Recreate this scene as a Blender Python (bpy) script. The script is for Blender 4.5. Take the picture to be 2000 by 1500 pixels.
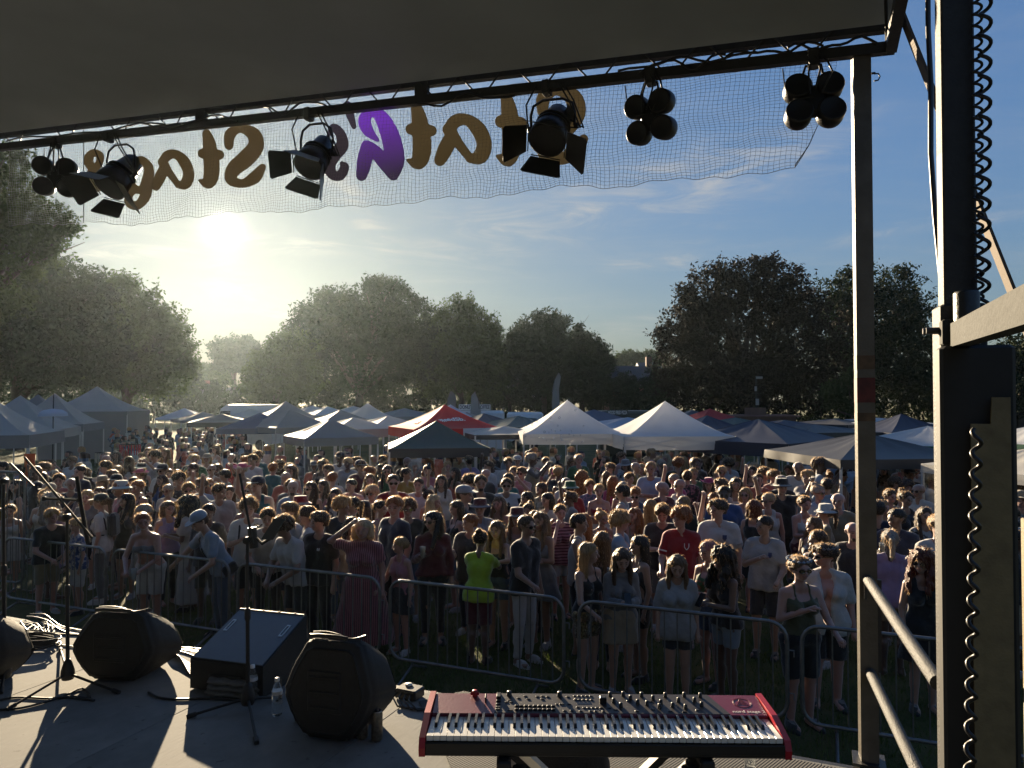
import bpy, bmesh, math, random
import numpy as np
from mathutils import Vector, Matrix, Quaternion

random.seed(11)
rng = np.random.default_rng(11)
SC = bpy.context.scene
COL = SC.collection
R = math.radians
for _o in list(bpy.data.objects):
    bpy.data.objects.remove(_o)

# ------------------------------------------------------------------ camera
CAM_Z = 3.2          # lens height above the grass (stage deck 1.25 m + raised phone)
FPX, CX, CY = 1428.0, 1000.0, 750.0      # focal length and centre of the 2000 x 1500 photograph
PITCH = math.atan(30 / 1428.0)
cam_d = bpy.data.cameras.new('camera')
cam = bpy.data.objects.new('camera', cam_d)
COL.objects.link(cam)
cam.location = (0, 0, CAM_Z)
cam.rotation_euler = (math.pi / 2 + PITCH, 0, 0)
cam_d.sensor_width = 36
cam_d.lens = 36 * FPX / 2000
cam_d.clip_start = 0.05
cam_d.clip_end = 3000
SC.camera = cam


def ray(px, py):
    x, y, z = (px - CX), FPX, (CY - py)
    c, s = math.cos(PITCH), math.sin(PITCH)
    return Vector((x, y * c - z * s, y * s + z * c))


def PY(px, py, Y):
    """point of the place seen at photo pixel (px,py) at distance Y"""
    r = ray(px, py)
    return Vector((r.x / r.y * Y, Y, CAM_Z + r.z / r.y * Y))


def PZ(px, py, z):
    r = ray(px, py)
    t = (z - CAM_Z) / r.z
    return Vector((r.x * t, r.y * t, z))


# ------------------------------------------------------------------ sun, sky, exposure
SUN = ray(437, 447).normalized()
SUN_EL = math.asin(SUN.z)
SUN_AZ = math.atan2(SUN.x, SUN.y)
sun_d = bpy.data.lights.new('sun', 'SUN')
sun_d.energy = 5.0
sun_d.angle = R(0.5)
sun_d.color = (1.0, 0.80, 0.54)
sun = bpy.data.objects.new('sun', sun_d)
COL.objects.link(sun)
sun.location = SUN * 120
sun.rotation_euler = SUN.to_track_quat('Z', 'Y').to_euler()

W = bpy.data.worlds.new('World')
SC.world = W
W.use_nodes = True
wn, wl = W.node_tree.nodes, W.node_tree.links
wn.clear()


def wnode(t, **k):
    n = wn.new(t)
    for a, b in k.items():
        setattr(n, a, b)
    return n


def wmath(op, a, b=None, c=None, clamp=False):
    n = wnode('ShaderNodeMath', operation=op, use_clamp=clamp)
    for i, v in enumerate((a, b, c)):
        if v is None:
            continue
        if isinstance(v, (int, float)):
            n.inputs[i].default_value = v
        else:
            wl.new(v, n.inputs[i])
    return n.outputs[0]


def wmix(fac, a, b, blend='MIX'):
    n = wnode('ShaderNodeMix', data_type='RGBA', blend_type=blend)
    for i, v in ((0, fac), (6, a), (7, b)):
        if isinstance(v, (int, float)):
            n.inputs[i].default_value = v
        elif isinstance(v, tuple):
            n.inputs[i].default_value = v
        else:
            wl.new(v, n.inputs[i])
    return n.outputs[2]


tc = wnode('ShaderNodeTexCoord')
sky = wnode('ShaderNodeTexSky', sky_type='NISHITA', sun_disc=False)
sky.sun_elevation = SUN_EL
sky.sun_rotation = SUN_AZ
sky.air_density = 1.0
sky.dust_density = .8
sky.ozone_density = 1.8
sky.altitude = 60
dot = wnode('ShaderNodeVectorMath', operation='DOT_PRODUCT')
wl.new(tc.outputs['Generated'], dot.inputs[0])
dot.inputs[1].default_value = SUN
cosang = wmath('MINIMUM', wmath('MAXIMUM', dot.outputs['Value'], -1.0), 1.0)
ang = wmath('MULTIPLY', wmath('ARCCOSINE', cosang), 57.2958)         # degrees from the sun


def gauss(width, amp):
    q = wmath('DIVIDE', ang, width)
    return wmath('MULTIPLY', wmath('EXPONENT', wmath('MULTIPLY', wmath('MULTIPLY', q, q), -1.0)), amp)


def expo(width, amp):
    return wmath('MULTIPLY', wmath('EXPONENT', wmath('MULTIPLY', wmath('DIVIDE', ang, width), -1.0)), amp)


# thin high cloud: streaks of noise on a flat layer overhead
sep = wnode('ShaderNodeSeparateXYZ')
wl.new(tc.outputs['Generated'], sep.inputs[0])
zz = wmath('ADD', wmath('MAXIMUM', sep.outputs[2], 0.0), 0.10)
cu, cv = wmath('DIVIDE', sep.outputs[0], zz), wmath('DIVIDE', sep.outputs[1], zz)
comb = wnode('ShaderNodeCombineXYZ')
wl.new(cu, comb.inputs[0])
wl.new(cv, comb.inputs[1])


def cloud(rot, sx, sy, scale, lo, hi, seed, dist=1.0, detail=7):
    mp = wnode('ShaderNodeMapping')
    mp.inputs['Rotation'].default_value = (0, 0, R(rot))
    mp.inputs['Scale'].default_value = (sx, sy, 1)
    mp.inputs['Location'].default_value = (seed, seed * .37, 0)
    wl.new(comb.outputs[0], mp.inputs[0])
    nz = wnode('ShaderNodeTexNoise')
    nz.inputs['Scale'].default_value = scale
    nz.inputs['Detail'].default_value = detail
    nz.inputs['Roughness'].default_value = .62
    nz.inputs['Distortion'].default_value = dist
    wl.new(mp.outputs[0], nz.inputs['Vector'])
    mr = wnode('ShaderNodeMapRange', interpolation_type='SMOOTHSTEP')
    mr.inputs[1].default_value = lo
    mr.inputs[2].default_value = hi
    wl.new(nz.outputs[0], mr.inputs[0])
    return mr.outputs[0]


veil = cloud(-28, .28, 1.0, .75, .44, .74, 3.1, 1.4)
fine = cloud(-38, .22, 1.3, 2.0, .46, .74, 9.7, 2.2)
clouds = wmath('MINIMUM', wmath('ADD', wmath('MULTIPLY', veil, .30), wmath('MULTIPLY', wmath('MULTIPLY', fine, .75), wmath('ADD', wmath('MULTIPLY', veil, .8), .2))), 1.0)
def streak(p0, p1, width, amp, edge=.05):
    """a cirrus streak along the great circle between two sky directions"""
    a, b = ray(*p0).normalized(), ray(*p1).normalized()
    n_ = a.cross(b).normalized()
    t_ = (b - a)
    L = t_.length
    t_.normalize()
    m = (a + b) / 2

    def dp(v):
        q = wnode('ShaderNodeVectorMath', operation='DOT_PRODUCT')
        wl.new(tc.outputs['Generated'], q.inputs[0])
        q.inputs[1].default_value = v
        return q.outputs['Value']
    across = wmath('DIVIDE', wmath('ADD', dp(n_), wmath('MULTIPLY', wmath('SUBTRACT', rough_n, .5), width * 2.2)), width)
    along = wmath('DIVIDE', wmath('SUBTRACT', dp(t_), m.dot(t_)), L * .5)
    g_ = wmath('EXPONENT', wmath('MULTIPLY', wmath('ADD', wmath('MULTIPLY', across, across), wmath('POWER', wmath('ABSOLUTE', along), 4.0)), -1.0))
    return wmath('MULTIPLY', wmath('MULTIPLY', g_, amp), wmath('ADD', wmath('MULTIPLY', wisp_n, 1.5), .12))


rough = wnode('ShaderNodeTexNoise')
rough.inputs['Scale'].default_value = 7.0
rough.inputs['Detail'].default_value = 5
wl.new(tc.outputs['Generated'], rough.inputs['Vector'])
rough_n = rough.outputs[0]
wm_ = wnode('ShaderNodeMapping')
wm_.inputs['Rotation'].default_value = (0, R(17), 0)
wm_.inputs['Scale'].default_value = (2.4, 2.4, 13)
wl.new(tc.outputs['Generated'], wm_.inputs[0])
wn_ = wnode('ShaderNodeTexNoise')
wn_.inputs['Scale'].default_value = 2.6
wn_.inputs['Detail'].default_value = 9
wn_.inputs['Roughness'].default_value = .62
wn_.inputs['Distortion'].default_value = 1.5
wl.new(wm_.outputs[0], wn_.inputs['Vector'])
wr_ = wnode('ShaderNodeMapRange', interpolation_type='SMOOTHSTEP')
wr_.inputs[1].default_value, wr_.inputs[2].default_value = .40, .74
wl.new(wn_.outputs[0], wr_.inputs[0])
wisp_n = wr_.outputs[0]
clouds = wmath('MULTIPLY', wmath('ADD', wmath('MULTIPLY', clouds, .35), wmath('MULTIPLY', veil, .10)), wmath('ADD', wisp_n, .45))
for st_ in (((800, 492), (1640, 285), .040, .62), ((640, 320), (760, 490), .016, .8), ((1170, 528), (1360, 505), .009, .8), ((1660, 470), (2060, 405), .007, .9), ((390, 500), (580, 640), .030, .45), ((130, 455), (390, 470), .02, .4), ((420, 470), (660, 480), .010, .9), ((1150, 660), (1290, 630), .016, .5), ((110, 500), (360, 485), .008, .9)):
    clouds = wmath('MINIMUM', wmath('ADD', clouds, streak(*st_)), 1.0)
low = wnode('ShaderNodeMapRange')
low.inputs[1].default_value = .02
low.inputs[2].default_value = .14
wl.new(sep.outputs[2], low.inputs[0])
clouds = wmath('MULTIPLY', clouds, low.outputs[0])

bg = wnode('ShaderNodeBackground')
SKY_STRENGTH = 0.05
bg.inputs['Strength'].default_value = SKY_STRENGTH
K = 1 / SKY_STRENGTH
glow = wmath('ADD', gauss(6.0, .015), expo(12.0, .005))
# cloud brightness: lit from behind near the sun
cl_b = wmath('ADD', wmath('ADD', expo(14.0, .02), .165), gauss(4.0, .03))
cl_c = wnode('ShaderNodeVectorMath', operation='SCALE')
cl_c.inputs[0].default_value = (1.0 * K, .95 * K, .86 * K)
wl.new(cl_b, cl_c.inputs['Scale'])
tint = wnode('ShaderNodeVectorMath', operation='MULTIPLY')
wl.new(sky.outputs[0], tint.inputs[0])
tint.inputs[1].default_value = (.84, 1.13, 1.50)
# the clear sky, rolled off gently where it gets very bright round the sun
bw = wnode('ShaderNodeRGBToBW')
wl.new(sky.outputs[0], bw.inputs[0])
roll = wmath('DIVIDE', 1.0, wmath('ADD', wmath('MULTIPLY', bw.outputs[0], SKY_STRENGTH * 9.0), 1.0))
rs = wnode('ShaderNodeVectorMath', operation='SCALE')
wl.new(tint.outputs[0], rs.inputs[0])
wl.new(roll, rs.inputs['Scale'])
hz_f = wmath('MULTIPLY', wmath('EXPONENT', wmath('MULTIPLY', wmath('MAXIMUM', sep.outputs[2], 0.0), -11.0)), .62)
pale = wnode('ShaderNodeVectorMath', operation='SCALE')
pale.inputs[0].default_value = (1.0 * K, .95 * K, .78 * K)
wl.new(wmath('ADD', expo(14.0, .13), .115), pale.inputs['Scale'])
clear = wmix(hz_f, rs.outputs[0], pale.outputs[0])
base = wmix(wmath('MULTIPLY', clouds, .72), clear, cl_c.outputs[0])
gl = wnode('ShaderNodeVectorMath', operation='SCALE')
gl.inputs[0].default_value = (1.0 * K, .86 * K, .60 * K)
wl.new(glow, gl.inputs['Scale'])
core = wnode('ShaderNodeVectorMath', operation='SCALE')
core.inputs[0].default_value = (1.0 * K, .95 * K, .82 * K)
wl.new(wmath('ADD', gauss(.52, 8.0), gauss(1.4, .14)), core.inputs['Scale'])
a1 = wnode('ShaderNodeVectorMath', operation='ADD')
wl.new(base, a1.inputs[0])
wl.new(gl.outputs[0], a1.inputs[1])
a2 = wnode('ShaderNodeVectorMath', operation='ADD')
wl.new(a1.outputs[0], a2.inputs[0])
wl.new(core.outputs[0], a2.inputs[1])
wl.new(a2.outputs[0], bg.inputs['Color'])
wo = wnode('ShaderNodeOutputWorld')
wl.new(bg.outputs[0], wo.inputs['Surface'])

SC.view_settings.view_transform = 'Standard'
SC.view_settings.look = 'None'
SC.view_settings.gamma = 1
SC.view_settings.use_curve_mapping = False
SC.view_settings.exposure = 1.8
SC.render.engine = 'CYCLES'
cy = SC.cycles
cy.use_denoising = True
cy.max_bounces = 6
cy.diffuse_bounces = 3
cy.glossy_bounces = 3
cy.transmission_bounces = 6
cy.transparent_max_bounces = 8
cy.volume_bounces = 0
cy.sample_clamp_indirect = 2.5

# ------------------------------------------------------------------ helpers
MATS = {}


def mat(name, col, rough=.7, metal=0.0, var=.12, vscale=8.0, bump=0.0, bscale=60.0, trans=0.0, spec=.5, emit=None, sheen=0.0, coat=0.0, alpha=1.0, ior=None, transmission=0.0):
    """a procedural material: noise-varied colour, optional relief and let-through light"""
    if name in MATS:
        return MATS[name]
    m = bpy.data.materials.new(name)
    m.use_nodes = True
    nt = m.node_tree
    nd, lk = nt.nodes, nt.links
    b = nd['Principled BSDF']
    b.inputs['Roughness'].default_value = rough
    b.inputs['Metallic'].default_value = metal
    b.inputs['Specular IOR Level'].default_value = spec
    b.inputs['Coat Weight'].default_value = coat
    b.inputs['Sheen Weight'].default_value = sheen
    b.inputs['Transmission Weight'].default_value = transmission
    if ior:
        b.inputs['IOR'].default_value = ior
    c = tuple(col) + (1,)
    b.inputs['Base Color'].default_value = c
    t = nd.new('ShaderNodeTexCoord')
    src = None
    if var > 0:
        n = nd.new('ShaderNodeTexNoise')
        n.inputs['Scale'].default_value = vscale
        n.inputs['Detail'].default_value = 5
        lk.new(t.outputs['Object'], n.inputs['Vector'])
        mr = nd.new('ShaderNodeMapRange')
        mr.inputs[1].default_value = .25
        mr.inputs[2].default_value = .75
        mr.inputs[3].default_value = 1 - var
        mr.inputs[4].default_value = 1 + var
        lk.new(n.outputs[0], mr.inputs[0])
        v = nd.new('ShaderNodeVectorMath')
        v.operation = 'SCALE'
        v.inputs[0].default_value = col
        lk.new(mr.outputs[0], v.inputs['Scale'])
        lk.new(v.outputs[0], b.inputs['Base Color'])
        src = v.outputs[0]
    if bump > 0:
        n2 = nd.new('ShaderNodeTexNoise')
        n2.inputs['Scale'].default_value = bscale
        n2.inputs['Detail'].default_value = 6
        lk.new(t.outputs['Object'], n2.inputs['Vector'])
        bp = nd.new('ShaderNodeBump')
        bp.inputs['Strength'].default_value = bump
        bp.inputs['Distance'].default_value = .02
        lk.new(n2.outputs[0], bp.inputs['Height'])
        lk.new(bp.outputs[0], b.inputs['Normal'])
    if trans > 0:
        tr = nd.new('ShaderNodeBsdfTranslucent')
        tr.inputs['Color'].default_value = c
        if src:
            lk.new(src, tr.inputs['Color'])
        mx = nd.new('ShaderNodeMixShader')
        mx.inputs[0].default_value = trans
        lk.new(b.outputs[0], mx.inputs[1])
        lk.new(tr.outputs[0], mx.inputs[2])
        lk.new(mx.outputs[0], nd['Material Output'].inputs['Surface'])
    MATS[name] = m
    return m


def tag(o, label=None, cat=None, group=None, kind=None):
    for k, v in (('label', label), ('category', cat), ('group', group), ('kind', kind)):
        if v:
            o[k] = v
    return o


def thing(name, label, cat, loc=(0, 0, 0), rz=0.0, group=None):
    o = bpy.data.objects.new(name, None)
    COL.objects.link(o)
    o.location = loc
    o.rotation_euler = (0, 0, rz)
    o.empty_display_size = .1
    return tag(o, label, cat, group)


def link(name, me, m=None, parent=None):
    o = bpy.data.objects.new(name, me)
    COL.objects.link(o)
    if parent is not None:
        o.parent = parent
    if m is not None:
        if len(me.materials) == 0:
            me.materials.append(m)
        elif me.materials[0] is not m:
            o.material_slots[0].link = 'OBJECT'
            o.material_slots[0].material = m
    return o


def fast_mesh(name, V, F, smooth=False, mi=None):
    """mesh from a vertex array and an (n,3) or (n,4) face array"""
    V = np.asarray(V, dtype=np.float32)
    F = np.asarray(F, dtype=np.int32)
    me = bpy.data.meshes.new(name)
    n, k = F.shape
    me.vertices.add(len(V))
    me.vertices.foreach_set('co', V.ravel())
    me.loops.add(n * k)
    me.loops.foreach_set('vertex_index', F.ravel())
    me.polygons.add(n)
    me.polygons.foreach_set('loop_start', np.arange(0, n * k, k, dtype=np.int32))
    if smooth:
        me.polygons.foreach_set('use_smooth', np.ones(n, dtype=bool))
    if mi is not None:
        me.polygons.foreach_set('material_index', np.asarray(mi, dtype=np.int32))
    me.update(calc_edges=True)
    return me


def dup(root, loc=None, rz=None, label=None, group=None):
    """copy a thing with its parts and sub-parts (mesh data shared)"""
    def cp(o, par):
        c = o.copy()
        COL.objects.link(c)
        c.parent = par
        for ch in list(o.children):
            cp(ch, c)
        return c
    r = cp(root, None)
    if loc is not None:
        r.location = loc
    if rz is not None:
        r.rotation_euler = (0, 0, rz)
    return tag(r, label, None, group)


class MB:
    """collects boxes, tubes, lathes and sheets; build() links them as ONE mesh object"""

    def __init__(s):
        s.v, s.f, s.sm = [], [], []

    def add(s, V, F, smooth=False):
        o = len(s.v)
        s.v += [tuple(p) for p in V]
        s.f += [tuple(i + o for i in q) for q in F]
        s.sm += [smooth] * len(F)
        return s

    def box(s, c, d, M=None, bevel=0.0):
        x, y, z = d[0] / 2, d[1] / 2, d[2] / 2
        if bevel > 0:
            b = min(bevel, x * .95, y * .95, z * .95)
            V = []
            for sz in (-1, 1):
                for (ix, iz) in ((0, 1), (1, 0)):
                    pass
            # chamfered box: three rings
            V, F = [], []
            rings = [(-z, b), (-z + b, 0), (z - b, 0), (z, b)]
            for (zz_, ins) in rings:
                X, Y_ = x - ins, y - ins
                V += [(-X + b, -Y_, zz_), (X - b, -Y_, zz_), (X, -Y_ + b, zz_), (X, Y_ - b, zz_), (X - b, Y_, zz_), (-X + b, Y_, zz_), (-X, Y_ - b, zz_), (-X, -Y_ + b, zz_)]
            for r_ in range(3):
                for i in range(8):
                    j = (i + 1) % 8
                    F.append((r_ * 8 + i, r_ * 8 + j, r_ * 8 + 8 + j, r_ * 8 + 8 + i))
            F.append(tuple(range(7, -1, -1)))
            F.append(tuple(range(24, 32)))
        else:
            V = [(-x, -y, -z), (x, -y, -z), (x, y, -z), (-x, y, -z), (-x, -y, z), (x, -y, z), (x, y, z), (-x, y, z)]
            F = [(3, 2, 1, 0), (4, 5, 6, 7), (0, 1, 5, 4), (1, 2, 6, 5), (2, 3, 7, 6), (3, 0, 4, 7)]
        c = Vector(c)
        V = [((M @ Vector(p)) if M is not None else Vector(p)) + c for p in V]
        return s.add(V, F)

    def bar(s, a, b, w, h, up=(0, 0, 1)):
        """box beam from a to b, w wide and h high"""
        a, b = Vector(a), Vector(b)
        d = (b - a)
        L = d.length
        d.normalize()
        u = Vector(up)
        sx = d.cross(u)
        if sx.length < 1e-4:
            sx = d.cross(Vector((0, 1, 0)))
        sx.normalize()
        uz = sx.cross(d)
        M = Matrix((sx, d, uz)).transposed()
        return s.box((a + b) / 2, (w, L, h), M)

    def tube(s, pts, r, n=8, caps=True, smooth=True):
        pts = [Vector(p) for p in pts]
        rr = r if isinstance(r, (list, tuple)) else [r] * len(pts)
        V, F = [], []
        prev = None
        for i, p in enumerate(pts):
            d = (pts[min(i + 1, len(pts) - 1)] - pts[max(i - 1, 0)])
            if d.length < 1e-9:
                d = Vector((0, 0, 1))
            d.normalize()
            if prev is None:
                a = d.cross(Vector((0, 0, 1)))
                if a.length < .05:
                    a = d.cross(Vector((0, 1, 0)))
            else:
                a = prev - d * prev.dot(d)
            a.normalize()
            prev = a
            b = d.cross(a)
            for k in range(n):
                t = 2 * math.pi * k / n
                V.append(p + (a * math.cos(t) + b * math.sin(t)) * rr[i])
        for i in range(len(pts) - 1):
            for k in range(n):
                k2 = (k + 1) % n
                F.append((i * n + k, i * n + k2, (i + 1) * n + k2, (i + 1) * n + k))
        s.add(V, F, smooth)
        if caps:
            m = len(pts) - 1
            s.add(V[:n], [tuple(range(n - 1, -1, -1))])
            s.add(V[m * n:], [tuple(range(n))])
        return s

    def lathe(s, prof, c=(0, 0, 0), n=16, M=None, smooth=True, sy=1.0):
        V, F = [], []
        for (r_, z_) in prof:
            for k in range(n):
                t = 2 * math.pi * k / n
                p = Vector((r_ * math.cos(t), r_ * math.sin(t) * sy, z_))
                V.append((M @ p if M is not None else p) + Vector(c))
        for i in range(len(prof) - 1):
            for k in range(n):
                k2 = (k + 1) % n
                F.append((i * n + k, i * n + k2, (i + 1) * n + k2, (i + 1) * n + k))
        s.add(V, F, smooth)
        if prof[0][0] > 1e-5:
            s.add(V[:n], [tuple(range(n - 1, -1, -1))])
        if prof[-1][0] > 1e-5:
            s.add(V[-n:], [tuple(range(n))])
        return s

    def prism(s, poly, a, b, smooth=False):
        """polygon (list of 3D points) swept by vector from offset a to offset b"""
        n = len(poly)
        a, b = Vector(a), Vector(b)
        V = [Vector(p) + a for p in poly] + [Vector(p) + b for p in poly]
        F = [(i, (i + 1) % n, n + (i + 1) % n, n + i) for i in range(n)]
        s.add(V, F, smooth)
        s.add(V[:n], [tuple(range(n - 1, -1, -1))])
        s.add(V[n:], [tuple(range(n))])
        return s

    def mesh(s, name, off=None):
        me = bpy.data.meshes.new(name)
        V = s.v if off is None else [(p[0] - off[0], p[1] - off[1], p[2] - off[2]) for p in s.v]
        me.from_pydata(V, [], s.f)
        me.polygons.foreach_set('use_smooth', s.sm)
        me.update()
        return me

    def build(s, name, m, parent=None, root=None):
        """root: the thing whose location the world coordinates are measured from"""
        off = root.location if root is not None else None
        return link(name, s.mesh(name, off), m, parent if parent is not None else root)


def text_mesh(body, size=1.0, extrude=.0, bold=0.0, name='lettering'):
    cu = bpy.data.curves.new(name, 'FONT')
    cu.body = body
    cu.size = size
    cu.extrude = extrude
    cu.offset = bold
    cu.resolution_u = 3
    cu.align_x = 'CENTER'
    cu.align_y = 'CENTER'
    o = bpy.data.objects.new(name, cu)
    COL.objects.link(o)
    dg = bpy.context.evaluated_depsgraph_get()
    me = bpy.data.meshes.new_from_object(o.evaluated_get(dg))
    bpy.data.objects.remove(o)
    bpy.data.curves.remove(cu)
    return me


def struct(name, mb, m):
    return tag(mb.build(name, m), kind='structure')
# ------------------------------------------------------------------ stage frame of reference
U2 = Vector((0.921, -0.389, 0))      # along the stage front, towards the right
V2 = Vector((0.389, 0.921, 0))       # out towards the crowd
F0 = Vector((1.7, 4.0, 0))           # a point of the front edge
DECK = 1.25
YAW = math.atan2(U2.y, U2.x)


def ST(u, v, z):
    p = F0 + U2 * u + V2 * v
    return Vector((p.x, p.y, z))


steel = mat('painted_steel', (.028, .029, .031), .42, .0, .25, 14, .15, 90)
steel_bare = mat('galvanised_tube', (.06, .061, .063), .55, .15, .3, 30, .5, 140, spec=.35)
steel_grey = mat('grey_painted_steel', (.034, .036, .035), .75, .0, .25, 9, .2, 60, spec=.2)
khaki = mat('khaki_steel_plate', (.17, .14, .075), .6, .0, .25, 20, .2, 120)
post_m = mat('dull_aluminium_post', (.11, .10, .085), .42, .35, .22, 10, .15, 60)
black_pl = mat('black_plastic', (.012, .012, .013), .5, 0, .15, 30, .25, 260)
rubber = mat('black_rubber', (.014, .014, .015), .62, 0, .2, 30, .2, 120)
cable_m = mat('cable_jacket', (.016, .016, .018), .42, 0, .1, 30)
tarp = mat('roof_tarpaulin', (.31, .36, .40), .7, 0, .14, 1.3, .35, 2.2, trans=.07)

# ------------------------------------------------------------------ ground
grass_m = bpy.data.materials.new('trampled_grass')
grass_m.use_nodes = True
nt = grass_m.node_tree
b = nt.nodes['Principled BSDF']
b.inputs['Roughness'].default_value = .9
b.inputs['Specular IOR Level'].default_value = .2
t = nt.nodes.new('ShaderNodeTexCoord')
n1 = nt.nodes.new('ShaderNodeTexNoise')
n1.inputs['Scale'].default_value = .9
n1.inputs['Detail'].default_value = 9
n1.inputs['Roughness'].default_value = .7
nt.links.new(t.outputs['Object'], n1.inputs['Vector'])
rp = nt.nodes.new('ShaderNodeValToRGB')
rp.color_ramp.elements[0].position = .35
rp.color_ramp.elements[0].color = (.045, .060, .016, 1)
rp.color_ramp.elements[1].position = .68
rp.color_ramp.elements[1].color = (.13, .115, .05, 1)
nt.links.new(n1.outputs[0], rp.inputs[0])
nt.links.new(rp.outputs[0], b.inputs['Base Color'])
n2 = nt.nodes.new('ShaderNodeTexNoise')
n2.inputs['Scale'].default_value = 55
n2.inputs['Detail'].default_value = 4
nt.links.new(t.outputs['Object'], n2.inputs['Vector'])
bp = nt.nodes.new('ShaderNodeBump')
bp.inputs['Strength'].default_value = .9
bp.inputs['Distance'].default_value = .05
nt.links.new(n2.outputs[0], bp.inputs['Height'])
nt.links.new(bp.outputs[0], b.inputs['Normal'])
g = MB()
S_ = 900
g.add([(-S_, -60, 0), (S_, -60, 0), (S_, S_, 0), (-S_, S_, 0)], [(0, 1, 2, 3)])
struct('ground', g, grass_m)

# short grass that catches the low sun in the gap before the stage and along the barriers
N = 42000
gu = rng.uniform(-9, 3.0, N)
gv = rng.uniform(.05, 6.5, N) ** 1.0
gx = F0.x + U2.x * gu + V2.x * gv
gy = F0.y + U2.y * gu + V2.y * gv
ga = rng.uniform(0, 2 * np.pi, N)
gh = rng.uniform(.03, .085, N)
gw = .006
tx, ty = rng.normal(0, .022, N), rng.normal(0, .022, N)
Vg = np.stack([np.stack([gx - gw * np.cos(ga), gy - gw * np.sin(ga), np.zeros(N)], 1),
               np.stack([gx + gw * np.cos(ga), gy + gw * np.sin(ga), np.zeros(N)], 1),
               np.stack([gx + tx, gy + ty, gh], 1)], 1).reshape(-1, 3)
me = fast_mesh('grass', Vg, np.arange(3 * N).reshape(-1, 3))
tag(link('grass', me, mat('grass_blades', (.075, .11, .022), .6, 0, .35, 2.5, trans=.35)), 'short trampled grass in front of the stage', 'grass', kind='stuff')

# ------------------------------------------------------------------ stage deck
deck_m = bpy.data.materials.new('painted_plywood_deck')
deck_m.use_nodes = True
nt = deck_m.node_tree
b = nt.nodes['Principled BSDF']
b.inputs['Specular IOR Level'].default_value = .22
b.inputs['Roughness'].default_value = .46
t = nt.nodes.new('ShaderNodeTexCoord')
n1 = nt.nodes.new('ShaderNodeTexNoise')
n1.inputs['Scale'].default_value = 2.3
n1.inputs['Detail'].default_value = 10
n1.inputs['Roughness'].default_value = .68
nt.links.new(t.outputs['Object'], n1.inputs['Vector'])
rp = nt.nodes.new('ShaderNodeValToRGB')
rp.color_ramp.elements[0].position = .3
rp.color_ramp.elements[0].color = (.135, .138, .135, 1)
rp.color_ramp.elements[1].position = .72
rp.color_ramp.elements[1].color = (.25, .25, .24, 1)
nt.links.new(n1.outputs[0], rp.inputs[0])
mp = nt.nodes.new('ShaderNodeMapping')
mp.inputs['Scale'].default_value = (60, 5, 1)
nt.links.new(t.outputs['Object'], mp.inputs[0])
n3 = nt.nodes.new('ShaderNodeTexNoise')
n3.inputs['Scale'].default_value = 1.5
n3.inputs['Detail'].default_value = 6
nt.links.new(mp.outputs[0], n3.inputs['Vector'])
n4 = nt.nodes.new('ShaderNodeTexNoise')       # scuffs
n4.inputs['Scale'].default_value = 17
n4.inputs['Detail'].default_value = 8
nt.links.new(t.outputs['Object'], n4.inputs['Vector'])
sc_ = nt.nodes.new('ShaderNodeMapRange')
sc_.inputs[1].default_value, sc_.inputs[2].default_value = .66, .72
sc_.inputs[3].default_value, sc_.inputs[4].default_value = 1.0, .55
nt.links.new(n4.outputs[0], sc_.inputs[0])
vv = nt.nodes.new('ShaderNodeVectorMath')
vv.operation = 'SCALE'
nt.links.new(rp.outputs[0], vv.inputs[0])
nt.links.new(sc_.outputs[0], vv.inputs['Scale'])
nt.links.new(vv.outputs[0], b.inputs['Base Color'])
bp = nt.nodes.new('ShaderNodeBump')
bp.inputs['Strength'].default_value = .22
bp.inputs['Distance'].default_value = .006
nt.links.new(n3.outputs[0], bp.inputs['Height'])
nt.links.new(bp.outputs[0], b.inputs['Normal'])
rr = nt.nodes.new('ShaderNodeMapRange')
rr.inputs[3].default_value, rr.inputs[4].default_value = .78, .9
nt.links.new(n1.outputs[0], rr.inputs[0])
nt.links.new(rr.outputs[0], b.inputs['Roughness'])

deck = thing('stage_deck', 'grey plywood stage deck scuffed and sunlit between the monitor shadows', 'stage floor', ST(-5, -3, 0))
us = [-11.1, -9.87, -8.64, -7.41, -6.18, -4.94, -3.71, -2.48, -1.25, -.02, .24]
vs = [-7.4, -4.95, -2.5, -.05]
MY = Matrix.Rotation(YAW, 3, 'Z')
for i in range(len(us) - 1):
    for j in range(len(vs) - 1):
        c = ST((us[i] + us[i + 1]) / 2, (vs[j] + vs[j + 1]) / 2, DECK - .0125)
        m = MB().box((0, 0, 0), (us[i + 1] - us[i] - .005, vs[j + 1] - vs[j] - .005, .025), None, .0015)
        o = m.build('deck_panel', deck_m, deck)
        o.location = c - deck.location
        o.rotation_euler = (0, 0, YAW)
mb = MB()
mb.bar(ST(-11.1, -.02, DECK - .08), ST(.24, -.02, DECK - .08), .05, .14)
mb.bar(ST(.265, -7.4, DECK - .08), ST(.265, -.0, DECK - .08), .05, .15)
mb.build('edge_beam', steel, None, deck).parent = deck
mb = MB()
mb.bar(ST(-11.1, -3.0, DECK - .10), ST(.24, -3.0, DECK - .10), .1, .13)
mb.bar(ST(-11.1, -6.6, DECK - .10), ST(.24, -6.6, DECK - .10), .1, .13)
mb.build('cross_beam', steel, None, deck)
for u_ in (-10.5, -7, -3.5, .05):
    for v_ in (-.15, -6.6):
        MB().bar(ST(u_, v_, 0), ST(u_, v_, DECK - .16), .1, .1, (0, 1, 0)).build('leg', steel, None, deck)
fab = MB()
V_, F_ = [], []
nn = 60
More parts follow.
